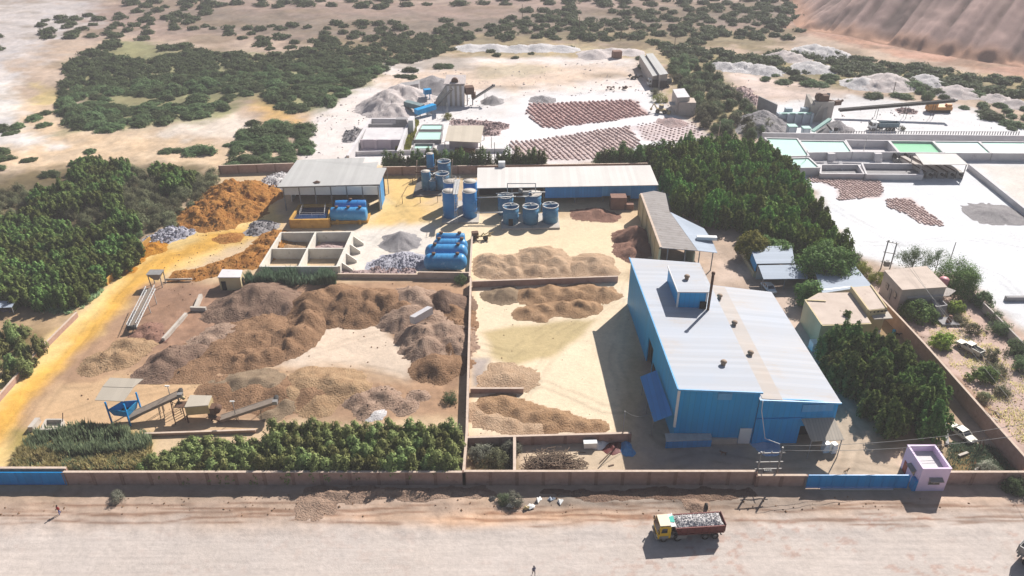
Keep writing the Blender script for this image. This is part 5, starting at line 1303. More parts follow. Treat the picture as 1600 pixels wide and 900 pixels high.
# ------------------------------------------------------------------ hopper and conveyors at the front left
def conveyor(name, label, a, b, w, m_side, m_belt, legs=((.3, 0), (.75, 0)), head=True, group=None, thick=.5, cat="conveyor"):
    a = Vector(a); b = Vector(b)
    r = thing(name, label, cat, (a.x, a.y, 0), 0, group)
    d = (b - a).normalized(); s = d.cross(Vector((0, 0, 1))).normalized(); up = s.cross(d)
    f = MB()
    for e in (-1, 1): f.bar(a + s * (e * w / 2), b + s * (e * w / 2), .12, thick)
    n = max(3, int((b - a).length / 1.5))
    for i in range(n + 1):
        p = a.lerp(b, i / n); f.bar(p - s * w / 2 - up * .12, p + s * w / 2 - up * .12, .1)
    f.build("side_frame", m_side, r)
    bt = MB(); bt.bar(a + up * (thick * .36), b + up * (thick * .36), w - .16, .07); bt.build("belt", m_belt, r)
    for t, _ in legs:
        p = a.lerp(b, t)
        for e in (-1, 1):
            q = p + s * (e * w / 2); MB().bar((q.x + s.x * e * .3, q.y + s.y * e * .3, -.2), q - up * .2, .11).build("leg", m_side, r)
    if head:
        h = MB()
        c = b + up * .1; h.tube([c - s * (w / 2 + .15), c + s * (w / 2 + .15)], .38, 12); h.build("head_drum", M_BLACK, r)
        h = MB(); h.box(c + s * (w / 2 + .5) + up * .4, (.8, .7, .7)); h.build("motor", M_STEEL, r)
    return r
def hopper():
    r = thing("feed_hopper", "blue steel feed hopper with two tan roof sheets at the lower left yard", "hopper", (-67, 101, 0))
    z = 3.1
    q = [at(168, 640, z), at(197, 643, z), at(216, 625, z), at(190, 627, z)]
    legs = [(at(176, 660).x, at(176, 660).y), (at(202, 663).x, at(202, 663).y), (at(217, 631).x + .1, at(217, 640).y), (at(193, 640).x, at(193, 637).y)]
    c = sum((p for p in q), Vector()) / 4
    for i in range(4):
        a, b = q[i], q[(i + 1) % 4]
        MB().add([(a.x, a.y, z), (b.x, b.y, z), (b.x + (c.x - b.x) * .25, b.y + (c.y - b.y) * .25, z - 1.5), (a.x + (c.x - a.x) * .25, a.y + (c.y - a.y) * .25, z - 1.5),
                  (a.x + (c.x - a.x) * .05, a.y + (c.y - a.y) * .05, z), (b.x + (c.x - b.x) * .05, b.y + (c.y - b.y) * .05, z), (b.x + (c.x - b.x) * .3, b.y + (c.y - b.y) * .3, z - 1.5), (a.x + (c.x - a.x) * .3, a.y + (c.y - a.y) * .3, z - 1.5)],
                 [[0, 3, 2, 1], [4, 5, 6, 7], [0, 1, 5, 4], [3, 7, 6, 2]]).build("bin_side", M_BLUE, r)
    for p in q: MB().bar((p.x, p.y, -.2), (p.x, p.y, z + 1.6), .22).build("leg", M_GATE, r)
    MB().slab([(c.x + (p.x - c.x) * .75, c.y + (p.y - c.y) * .75, 1.9) for p in q], .1).build("bin_floor", M_DARKIN, r)
    zr = 4.6
    MB().slab([at(148, 625, zr), at(193, 627, zr), at(208, 606, zr + .5), at(160, 604.5, zr + .5)], .08).build("roof_sheet", M_ROOFT, r)
    MB().slab([at(160, 604, zr + .55), at(208, 605.5, zr + .55), at(224, 592, zr + .9), at(172, 590, zr + .9)], .08).build("roof_sheet", M_ROOFT, r)
hopper()
conveyor("belt_conveyor", "brown belt conveyor rising from the blue hopper to the yellow screen", at(200, 652, 1.2), at(283, 614, 3.6), 1.5, M_BELT, M_BELT, ((.55, 0), (.62, 0), (.92, 0)))
conveyor("belt_conveyor", "brown belt conveyor rising from the yellow screen to the spoil tip on the right", at(345, 654, .6), at(432, 625, 2.9), 1.4, M_BELT, M_BELT, ((.3, 0), (.7, 0)))
def screen():
    r = thing("vibrating_screen", "dusty yellow screening machine on a steel frame between two conveyors", "screening machine", (-52, 101, 0))
    z = 3.4
    q = [at(288, 636, z), at(325, 633, z), at(331, 618, z + .2), at(297, 617, z + .2)]
    MB().slab(q, .15).build("deck", M_ROOFT, r)
    a, b = q[0], q[1]
    MB().prism([(a.x, a.y), (b.x, b.y), (q[2].x, q[2].y), (q[3].x, q[3].y)], 1.6, z - .16).build("screen_body", M_YELD, r)
    for p in (q[0], q[1], q[2], q[3]): MB().bar((p.x, p.y, -.2), (p.x, p.y, 1.6), .2).build("leg", M_RUST, r)
    a = at(275, 652); 
    f = MB()
    for px, py in ((275, 664), (290, 656), (272, 648)):
        p = at(px, py); f.bar((p.x, p.y, -.1), (p.x, p.y, 3.0), .12)
    p = at(275, 664); p2 = at(290, 656)
    for i in range(5): f.bar((p.x, p.y, .5 + .5 * i), (p2.x, p2.y, .5 + .5 * i), .07)
    q = at(272, 648); f.bar((p.x, p.y, 2.9), (q.x, q.y, 2.9), .08); f.bar((p2.x, p2.y, 2.9), (q.x, q.y, 2.9), .08); f.build("stair_tower", M_RUST, r)
    p = at(283, 632, 3.0); MB().box((p.x, p.y, 3.0), (1.9, 1.6, .14)).build("platform", M_RUST, r)
    p = at(332, 640, 1.8); m = MB(); m.box((p.x, p.y, 1.8), (1.3, 1.5, 1.6)); m.bar((p.x - .4, p.y - .8, 1.0), at(344, 655, .7), .8, .3); m.build("chute", M_RUST, r)
    m = MB(); m.tube([(p.x + .9, p.y - .6, 2.0), (p.x + .9, p.y + .6, 2.0)], .6, 14); m.build("flywheel", M_RUST, r)
screen()
p = at(286, 620, 4.0); b = MB(); b.rock((p.x, p.y, 3.7), .5, random.Random(1)); b.bar((p.x - .6, p.y, 3.4), (p.x + .2, p.y, 4.8), .12)
b.single("drive_motor", M_YELD, "greenish motor at the head of the left conveyor", "motor")
def lamp_post(px, py, h, lab):
    p = at(px, py); r = thing("lamp_post", lab, "lamp post", (p.x, p.y, 0))
    MB().tube([(p.x, p.y, -.3), (p.x, p.y, h)], .07, 6).build("pole", M_STEEL, r)
    k = MB(); k.box((p.x - .2, p.y - .1, h), (.34, .22, .16)); k.box((p.x + .2, p.y - .1, h), (.34, .22, .16)); k.box((p.x, p.y, h), (.2, .08, .08)); k.build("lamp_head", M_WHITE_P, r)
lamp_post(370, 657, 4.2, "lamp post with two white heads over the right conveyor")
lamp_post(272, 640, 5.2, "lamp post at the head of the left conveyor")
def leaning_truss():
    a = at(206, 512, 1.0); b = at(236, 452, 3.2)
    r = thing("lattice_conveyor", "white lattice conveyor leaning beside the yellow road at the upper left yard", "conveyor", (a.x, a.y, 0))
    f = MB(); d = (b - a); n = 14; s = Vector((.8, .25, 0)); up = Vector((0, 0, .9))
    for o in (-s, s):
        f.bar(a + o, b + o, .14); f.bar(a + o + up, b + o + up, .1)
        for i in range(n):
            f.bar(a + d * (i / n) + o, a + d * ((i + 1) / n) + o + up, .07)
    for i in range(n + 1): f.bar(a + d * (i / n) - s, a + d * (i / n) + s, .07)
    f.build("lattice", M_WHITE_P, r)
    MB().bar(a + up * .4, b + up * .4, .7, .08).build("belt", M_BELT, r)
    k = MB(); k.tube([a - s, a + s], .5, 12); k.build("tail_drum", M_BLACK, r)
    for t in (.6, .9):
        for o in (-s, s):
            p = a + d * t + o; MB().bar((p.x, p.y, -.2), p, .14).build("leg", M_STEELL, r)
leaning_truss()
def small_hopper():
    p = at(248, 446); r = thing("steel_hopper", "small grey steel hopper beside the ochre berm", "hopper", (p.x, p.y, 0))
    z = 3.4
    MB().add([(p.x - 1.6, p.y - 1.2, z), (p.x + 1.6, p.y - 1.2, z), (p.x + 1.6, p.y + 1.2, z), (p.x - 1.6, p.y + 1.2, z), (p.x - .5, p.y - .4, 1.6), (p.x + .5, p.y - .4, 1.6), (p.x + .5, p.y + .4, 1.6), (p.x - .5, p.y + .4, 1.6)],
             [[0, 4, 5, 1], [1, 5, 6, 2], [2, 6, 7, 3], [3, 7, 4, 0], [0, 1, 2, 3], [7, 6, 5, 4]]).build("bin", M_STEEL, r)
    for dx in (-1.2, 1.2):
        for dy in (-.9, .9): MB().bar((p.x + dx, p.y + dy, -.2), (p.x + dx * 1.1, p.y + dy * 1.1, z - .1), .16).build("leg", M_STEEL, r)
small_hopper()
pipe("pipe", "long pale pipe lying between the small grey hopper and the pump house", [at(258, 437, .5), at(300, 436, .5)], .25, M_CONC)
def pump_house():
    z = 3.1; q = [at(341, 434, z), at(375, 434, z), at(378, 423, z), at(348, 422, z)]
    r = thing("pump_house", "small white flat roofed hut at the top of the brown spoil yard", "hut", (q[0].x, q[0].y, 0))
    P = [(p.x, p.y) for p in q]
    MB().prism(P, -.3, z).build("wall", M_CREAM, r)
    c = sum(q, Vector()) / 4; MB().prism([(p.x + (p.x - c.x) * .06, p.y + (p.y - c.y) * .06) for p in q], z + .003, z + .18).build("roof", M_CONCW, r)
    MB().box((q[0].x + .9, q[0].y - .05, 1.1), (1.0, .1, 2.2)).build("door", M_DARKIN, r)
    m = q[1].lerp(q[2], .5); MB().box((m.x + .05, m.y, 1.7), (.1, .9, .9)).build("window", M_DARKIN, r)
pump_house()
MB().bar(at(255, 531, .3), at(291, 491, .3), .6, .8).single("concrete_kerb", M_CONC, "long pale concrete kerb lying diagonally across the left yard", "kerb")
b = MB(); a0 = at(298, 482, .4); a1 = at(322, 483, .4); b.bar(a0, a1, .6, .9); b.bar(a0 + Vector((1, .3, 0)), at(314, 462, .5), .7, .9)
b.single("concrete_kerb", M_CONC, "short L shaped pale kerb above the long diagonal one", "kerb")
p = at(658, 486, 4.4); MB().slab([at(640, 494, 4.2), at(648, 496, 4.2), at(676, 480, 4.8), at(668, 478, 4.8)], 1.6).single("concrete_strip", M_CONCW, "pale concrete strip on top of the rilled bank", "slab")
def cart():
    p = at(80, 669); r = thing("concrete_trough", "open topped concrete trough box near the reeds at the lower left", "trough", (p.x, p.y, 0))
    q = [at(63, 671, 1.2), at(95, 669, 1.2), at(98, 655, 1.2), at(72, 655, 1.2)]
    for i in range(4):
        a, b = q[i], q[(i + 1) % 4]; MB().bar((a.x, a.y, .5 + .004 * i), (b.x, b.y, .5 + .004 * i), .3, 1.4).build("side", M_CONC, r)
    MB().prism([(v.x, v.y) for v in q], .2, .5).build("floor", M_ROOFT, r)
    MB().bar(at(98, 668, .2), at(98, 645, 2.6), .1).build("rod", M_RUST, r)
cart()
MB().bar(at(48, 671, .5), at(60, 656, .5), .8, 1.0).single("concrete_kerb", M_CONC, "short pale slab lying left of the concrete trough", "kerb")

# ------------------------------------------------------------------ poles and wires
def h_pole(label, pl, pr, hl, hr, arms, transformer, m=M_STEEL):
    a, b = at(*pl), at(*pr); r = thing("power_pole", label, "power pole", ((a.x + b.x) / 2, a.y, 0))
    A, B = Vector((a.x, a.y, hl)), Vector((b.x, b.y, hr))
    for q, t in ((a, A), (b, B)): MB().tube([(q.x, q.y, -.4), t], .14, 8).build("pole", m, r)
    for z in arms: MB().bar((a.x - .5, a.y - .1, z), (b.x + .5, b.y - .1, z), .14).build("crossarm", m, r)
    if transformer:
        c = (A + B) / 2; k = MB(); k.box((c.x, c.y - .1, 1.75), (1.1, .8, 1.2)); 
        for i in (-.3, 0, .3): k.tube([(c.x + i, c.y - .1, 2.3), (c.x + i, c.y - .1, 2.75)], .07, 6)
        k.build("transformer", M_STEEL, r)
    k = MB()
    for i in (-.4, .0, .4):
        c = A.lerp(B, .5 + i); k.lathe([(.02, 0), (.12, .05), (.12, .12), (.06, .16), (.12, .2), (.0, .35)], (c.x, c.y - .1, max(arms) + .08), 8)
    k.build("insulator", M_WHITE_P, r)
    return A, B
PA, PB = h_pole("twin leg power pole with a transformer behind the low front wall", (1180, 752), (1211, 751), 6.0, 6.8, (2.6, 4.0, 5.8), True)
RA, RB = h_pole("twin leg pole frame with equipment at its foot beside the small house", (1376, 420), (1389, 424), 7.4, 7.2, (2.0, 4.5, 7.1), True)
def wire(label, a, b, sag, r=.035, group=None):
    a = Vector(a); b = Vector(b); pts = []
    for i in range(13):
        t = i / 12; p = a.lerp(b, t); p.z -= sag * 4 * t * (1 - t); pts.append(p)
    MB().tube(pts, r, 5).single("power_cable", M_WIRE, label, "cable", group)
gw = "power lines to the transformer pole"
E1 = at(1640, 655, 8)
wire("upper power line running right from the transformer pole above the gatehouse", PB + Vector((0, 0, .3)), E1, 1.4, .035, gw)
wire("lower power line running right from the transformer pole above the gatehouse", PB + Vector((-.4, 0, -.6)), E1 + Vector((0, -1, -1.4)), 1.4, .035, gw)
wire("near power line crossing the right hand lot from the pole frame", RB, at(1660, 720, 8), 1.5, .03, "lines over the lot")
wire("far power line crossing the right hand lot from the pole frame", RA, at(1690, 715, 8), 1.5, .03, "lines over the lot")
def pole(px, py, h, label, m=M_RUST, r=.12):
    p = at(px, py); MB().tube([(p.x, p.y, -.4), (p.x, p.y, h)], [r, r * .8], 7).single("pole", m, label, "pole")
    return Vector((p.x, p.y, h))
q = pole(972, 690, 6.4, "dark thin pole at the corner of the front bay wall", M_STEEL)
wire("slack cable from the dark thin pole to the hall canopy", q, (23.2, 98.5, 4.0), 1.0)
pole(773, 262, 8.0, "dark pole standing in the small conifer row", M_STEEL)
pole(1122, 217, 6.0, "thin pale pole at the left edge of the tree grove", M_COPE)
pole(768, 235, 4.5, "short pole at the white yard's front edge", M_STEEL)
pole(699, 182, 5.0, "pole by the blue chute of the far crusher", M_STEELL)
pole(1053, 82, 7.0, "dark pole behind the twin long sheds", M_WOOD, .18)
pole(970, 62, 6.5, "far pole left of the twin long sheds", M_WOOD, .18)
pole(816, 30, 8, "far pole on the hazy plain near the track", M_WOOD, .2)
pole(905, 48, 7, "far pole standing on the track", M_WOOD, .2)
pole(1395, 148, 5, "pole at the foot of the pale pointed mound", M_WOOD, .16)
pole(1484, 408, 5, "thin leaning pole behind the big round tree", M_STEEL)
pole(1256, 262, 5.5, "thin pole at the right ponds by the grove", M_STEELL)
pole(1348, 242, 6.0, "thin pole standing on the pond wall", M_STEELL)
a = at(1530, 702); f = MB(); f.bar((a.x, a.y, -.2), (a.x - .4, a.y, 2.4), .12); f.bar((a.x + .8, a.y, -.2), (a.x, a.y, 2.4), .12); f.bar((a.x + 1, a.y, -.1), (a.x + .2, a.y + .3, 1.2), .1)
f.single("timber_props", M_WOOD, "timber props leaning together outside the tall right wall", "timber")

# ------------------------------------------------------------------ ponds on the right
def pond(name, label, q, z, water, depth=.35, th=.5, group=None, floor=None, wall=M_CONCW):
    pts = [at(x, y, z) for x, y in q]
    c = sum(pts, Vector()) / len(pts)
    r = thing(name, label, "pond", (c.x, c.y, 0), 0, group)
    for i in range(len(pts)):
        a, b = pts[i], pts[(i + 1) % len(pts)]
        MB().bar((a.x, a.y, z / 2 - .2 + .004 * i), (b.x, b.y, z / 2 - .2 + .004 * i), th, z + .4).build("pond_wall", wall, r)
    m = MB(); m.prism([(p.x + (c.x - p.x) * .01, p.y + (c.y - p.y) * .01) for p in pts], -.1, z - depth); m.build("water" if floor is None else "floor", water if floor is None else floor, r)
    return r
g = "settling ponds on the right"
ZP = 2.5
pond("settling_pond", "mint pond at the left end by the grove", [(1195, 215), (1246, 216), (1264, 243), (1223, 244)], ZP, M_MINT, group=g)
pond("settling_pond", "mint pond between the left end pond and the empty basin", [(1249, 219), (1319, 220), (1331, 237), (1263, 238)], ZP, M_MINT, group=g)
pond("settling_pond", "empty pale basin between the mint and the green pond", [(1321, 218.5), (1388, 219.5), (1404, 237.5), (1332.5, 237)], ZP, M_MINT, 2.3, group=g, floor=M_CONCW)
pond("settling_pond", "bright green pond right of the empty basin", [(1389.5, 219.5), (1457, 220.5), (1475, 238.5), (1405.5, 238)], ZP, M_GREENW, .7, group=g)
pond("settling_pond", "mint pond right of the green pond", [(1458.5, 220.5), (1529, 221), (1549, 239), (1476.5, 238.5)], ZP, M_MINT, group=g)
pond("settling_pond", "mint pond at the right edge of the picture", [(1530.5, 221), (1660, 222), (1690, 240), (1550.5, 239)], ZP, M_MINT, group=g)
pond("settling_pond", "small lower mint pond in front of the left end pond", [(1226, 247), (1264, 246), (1281, 261.5), (1238, 262)], 2.6, M_MINT, group=g)
a, b = at(1195, 213, 2.7), at(1640, 218, 2.7); poly_wall("pond_bank", "long whitewashed wall with a dotted top rail behind the ponds", "wall", [(a.x, a.y + 3), (b.x, b.y + 3)], 2.9, .5, M_CONCW, None, 0)
f = thing("rail_fence", "low fence of close posts along the wall behind the ponds", "fence", (a.x + 30, a.y + 5, 0))
pa, pb = at(1300, 213), at(1590, 214)
for i in range(72):
    p = pa.lerp(pb, i / 71); MB().bar((p.x, p.y, -.2), (p.x, p.y, 1.9), .22).build("post", M_CONCG, f)
fr = MB(); fr.bar((pa.x, pa.y, 1.75), (pb.x, pb.y, 1.75), .1); fr.build("rail", M_CONCG, f)
for i, px in enumerate((1298, 1371)):
    p = at(px, 253); s = MB()
    for k in range(7): s.box((p.x, p.y + .9 + .0 * k - (6 - k) * .16, .18 + k * .36), (2.2, 1.2, .36 - .004 * k))
    s.single("steps", M_CONCW, ["white steps up to the mint pond, the left of two", "white steps up to the empty basin, the right of two"][i], "steps")
poly_wall("basin_wall", "white divider wall in front of the pond steps", "wall", [at(1264, 255).xy[:], at(1352, 256).xy[:]], .5, .4, M_CONCW)
pond("lower_basin", "low grey empty basin with two white buttresses before the pond steps", [(1283, 257), (1341, 257), (1350, 271.5), (1282, 271)], 1.6, None, 1.5, .5, floor=M_CONCG, wall=M_CONCW)
for px in (1290, 1314):
    p = at(px, 266); MB().prism([(p.x, p.y), (p.x + 1, p.y), (p.x + 1, p.y + 3), (p.x, p.y + 3)], 0, [.4, .4, 1.8, 1.8]).single("buttress", M_CONCW, "white sloping buttress in the low grey basin, %s" % ("left one" if px < 1300 else "right one"), "buttress")
pond("lower_basin", "long pale empty basin left of the filter presses", [(1347, 255), (1437, 256), (1442, 272.5), (1354, 272)], 1.8, None, 1.6, .5, floor=M_CONCG, wall=M_CONCW)
def press_shed():
    z = 4.6
    q = [at(1430, 239.5, z), at(1493.5, 240, z), at(1513, 257, z), at(1443, 257, z)]
    r = thing("press_shed", "flat grey canopy roof over the filter presses", "canopy", (q[0].x + 10, q[0].y, 0))
    MB().slab(q, .15).build("roof", M_ROOFW, r)
    for p in q: MB().bar((p.x + (.5 if p.x < 118 else -.5), p.y, -.2), (p.x + (.5 if p.x < 118 else -.5), p.y, z - .16), .2).build("post", M_STEEL, r)
    for i, (x0, x1) in enumerate(((1436, 1449), (1452, 1467), (1470, 1483), (1482, 1496))):
        a = at(x0 - 6, 252, 1.3); b = at(x1 + 2, 271, 1.3)
        a = Vector((b.x - 2.2, b.y + 12.5, 1.3))
        t = thing("filter_press", ["leftmost filter press, set apart from the others", "second filter press from the left under the canopy", "third filter press from the left under the canopy", "rightmost filter press under the canopy edge"][i], "filter press", (b.x, b.y, 0), 0, "filter presses under the canopy")
        MB().bar(a, b, 1.5, 1.5).build("plate_pack", M_GREYWALL, t)
        k = MB()
        for s in (-.85, .85): k.bar(a + Vector((s, 0, .5)), b + Vector((s, -.6, .5)), .18)
        k.build("side_bar", M_RUST, t)
        MB().box((b.x, b.y - .5, 1.0), (2.0, .7, 2.0)).build("end_frame", M_STEEL, t)
        k = MB(); k.lathe([(0, -1.2), (.4, -1.2), (.4, 0), (0, 0)], (b.x, b.y - .8, 1.4), 10, 'y'); k.build("hydraulic_ram", M_BLACK, t)
        for s in (-.7, .7): MB().bar((b.x + s, b.y - .5, -.2), (b.x + s, b.y - .5, .2), .25).build("foot", M_STEEL, t)
press_shed()
for i, px in enumerate((1399, 1416)):
    p = at(px, 253); k = thing("pump_set", ["left dark pump set on the basin wall", "right dark pump set on the basin wall"][i], "pump", (p.x, p.y, 0), 0, "pumps on the basin wall")
    MB().box((p.x, p.y, .6), (1.6, 1.4, 1.2)).build("pump_body", M_STEEL, k)
    w = MB(); w.lathe([(0, -.25), (1.1, -.25), (1.1, .25), (0, .25)], (p.x - .3, p.y + .6, 1.5), 14, 'x'); w.build("pump_wheel", M_BLACK, k)
    w = MB(); w.tube([(p.x + .8, p.y, .4), (p.x + .9, p.y, 2.2)], .2, 8); w.build("pump_pipe", M_BLACK, k)
poly_wall("yard_wall", "diagonal grey wall between the white yard and the far right lot", "wall", [at(1512, 264).xy[:], at(1645, 372).xy[:]], 1.6, .5, M_CONCW, None)
# clay cakes laid out to dry
def cakes(name, label, poly, m, row=1.9, along=.9, ang=0, size=(.8, .5, .42), skip=0.0, seed=1):
    P = pxpoly(poly); xs = [p[0] for p in P]; ys = [p[1] for p in P]
    ca, sa = math.cos(ang), math.sin(ang); rn = random.Random(seed); cx, cy = sum(xs) / len(xs), sum(ys) / len(ys)
    Rm = max(max(xs) - min(xs), max(ys) - min(ys)); n1 = int(Rm / row) + 1; n2 = int(Rm / along) + 1
    U, V = np.meshgrid(np.arange(-n1, n1) * row, np.arange(-n2, n2) * along); U = U.ravel(); V = V.ravel()
    X = cx + U * ca - V * sa; Y = cy + U * sa + V * ca
    X = X + .5 * np.sin(Y / 9) 
    w = (fbm(X / 5, Y / 5, seed, 3) - .5) * 4
    ok = (sdf_poly(X, Y, P) + w) > 0
    if skip: ok &= fbm(X / 7, Y / 7, seed + 9, 3) > skip
    mb = MB()
    for x, y in zip(X[ok], Y[ok]):
        s = rn.uniform(.75, 1.2); x += rn.uniform(-.12, .12); y += rn.uniform(-.15, .15)
        a, b, h = size[0] * s / 2, size[1] * s / 2, size[2] * rn.uniform(.6, 1.2)
        A = ang + rn.uniform(-.2, .2); c2, s2 = math.cos(A), math.sin(A)
        R2 = lambda u, v: (x + u * c2 - v * s2, y + u * s2 + v * c2)
        mb.add([(*R2(-a, -b), -.1), (*R2(a, -b), -.1), (*R2(a, b), -.1), (*R2(-a, b), -.1), (*R2(-a * .5, -b * .8), h), (*R2(a * .5, -b * .8), h), (*R2(a * .5, b * .8), h), (*R2(-a * .5, b * .8), h)],
               [[0, 1, 5, 4], [1, 2, 6, 5], [2, 3, 7, 6], [3, 0, 4, 7], [4, 5, 6, 7]])
    o = mb.single(name, m, label, "clay cakes"); tag(o, kind="stuff"); return o
cakes("drying_cakes", "field of dark red clay cakes in straight rows on the far white yard", [(825, 162), (862, 162), (950, 157), (991, 156), (1015, 179), (900, 197), (870, 200), (844, 199), (822, 175)], M_CLAY, 1.7, .85, R(20), (1.05, .8, .5), seed=2)
cakes("drying_cakes", "field of pale pink clay cakes in front of the dark red field", [(800, 222), (985, 196), (1000, 226), (960, 250), (800, 250)], M_CLAYP, 1.6, .9, R(20), (.9, .75, .4), seed=3)
cakes("drying_cakes", "loosely scattered pale pink cakes right of the two cake fields", [(993, 197), (1040, 186), (1078, 190), (1112, 214), (1060, 222), (1008, 220)], M_CLAYP, 2.1, 1.6, R(35), (.8, .6, .3), .36, seed=4)
cakes("drying_cakes", "brownish pink cake patch before the lower grey basins on the right yard", [(1264, 277), (1300, 277), (1372, 280), (1377, 307), (1310, 311), (1308, 296), (1295, 287), (1266, 284)], M_CLAYP, .95, .8, R(10), (.8, .65, .32), .16, seed=5)
cakes("drying_cakes", "slanting pink cake patch in the middle of the right white yard", [(1380, 312), (1422, 309), (1445, 326), (1476, 352), (1446, 353), (1415, 335), (1386, 324)], M_CLAYP, .95, .8, R(10), (.8, .65, .32), .26, seed=6)

# ------------------------------------------------------------------ basins and shed at the far left
def far_basins():
    r = thing("walled_basin", "large white walled settling basin with an inner face tinted for shade behind the clad shed", "basin", (-45, 235, 0))
    z = 3.2
    A, B, C, D = at(579, 185, z), at(640, 185, z), at(622, 236, z), at(543, 243, z)
    for i, (a, b) in enumerate(((A, B), (B, C), (D, A))):
        MB().bar((a.x, a.y, z / 2 - .2 + .004 * i), (b.x, b.y, z / 2 - .2 + .004 * i), .9, z + .4).build("outer_wall", M_CONCW, r)
    p = [at(565, 217, z), at(629, 217, z), at(637, 198, z), at(573, 198, z)]
    MB().prism([(v.x, v.y) for v in p], -.1, z - .3).build("milky_pool", M_CONCW, r)
    MB().bar((p[3].x, p[3].y + 3, z / 2), (p[2].x, p[2].y + 3, z / 2), .5, z - .1).build("inner_wall", M_CONCG, r)
    for t in (0, .33, .68, 1):
        v = p[0].lerp(p[1], t); MB().box((v.x, v.y - .35, z / 2 - .1), (.9, .6, z)).build("pilaster", M_LILAC, r)
    v0, v1 = p[0], p[1]; MB().prism([(v0.x, v0.y - .1), (v1.x, v1.y - .1), (v1.x, v1.y - .005), (v0.x, v0.y - .005)], -.1, z - .2).build("inner_face", M_LILAC, r)
    a, b = at(552, 236), at(618, 234); MB().prism([(a.x, a.y), (b.x, b.y), (b.x, b.y + 12), (a.x, a.y + 12)], -.1, .12).build("floor", M_LILAC, r)
    v = at(632, 186, 4.5); MB().box((v.x - 1.0, v.y, 2.4), (3.6, 2.6, 4.8)).build("box_tower", M_CONCG, r)
    v = at(642, 186, 4.5); MB().box((v.x + .3, v.y - 1, 2.6), (1.6, 5, 5.0)).build("chute_wall", M_CONCW, r)
    poly_wall("yard_wall", "long white yard wall behind the small conifer row", "wall", [at(551, 243).xy[:], at(700, 239).xy[:], at(790, 238).xy[:]], 1.3, .4, M_CONCW)
    g = "small ponds beside the tan roofed shed"
    pond("small_pond", "front pale pond left of the tan roofed shed", [(647, 218), (688, 218), (691, 205), (654, 205)], 1.4, M_MINT, .25, .4, g, wall=M_CONCG)
    pond("small_pond", "rear pale pond left of the tan roofed shed", [(655, 202), (690, 202), (692, 194.5), (660, 194.5)], 1.4, M_MINT, .25, .4, g, wall=M_CONCG)
    pond("small_pond", "shaded shallow pond with green edges nearest the yard wall", [(645, 232), (676, 232), (678, 224), (648, 224)], 1.0, M_MINT, .7, .4, g, wall=M_CONCG)
    z = 4.8
    q = [at(695, 220, z), at(751, 222.5, z - .3), at(756, 196, z), at(701, 196, z)]
    r = thing("press_shed", "tan roofed open shed in the far white yard", "shed", (q[0].x, q[0].y, 0))
    MB().slab(q, .15).build("roof", M_ROOFT, r)
    for p in q: MB().bar((p.x, p.y + (.4 if p.y < 225 else -.4), -.2), (p.x, p.y + (.4 if p.y < 225 else -.4), z - .4), .25).build("post", M_STEEL, r)
    MB().prism([(q[0].x + 1, q[0].y + 4), (q[1].x - 1, q[1].y + 4), (q[1].x - 1, q[1].y + 4.3), (q[0].x + 1, q[0].y + 4.3)], -.1, 3.6).build("inner_wall", M_LILAC, r)
    a, b = q[0], q[1]; MB().bar((a.x + 3, a.y + 1.5, 1.2), (b.x - 2, b.y + 1.5, 1.2), 1.4, 1.3).build("press", M_RUST, r)
far_basins()

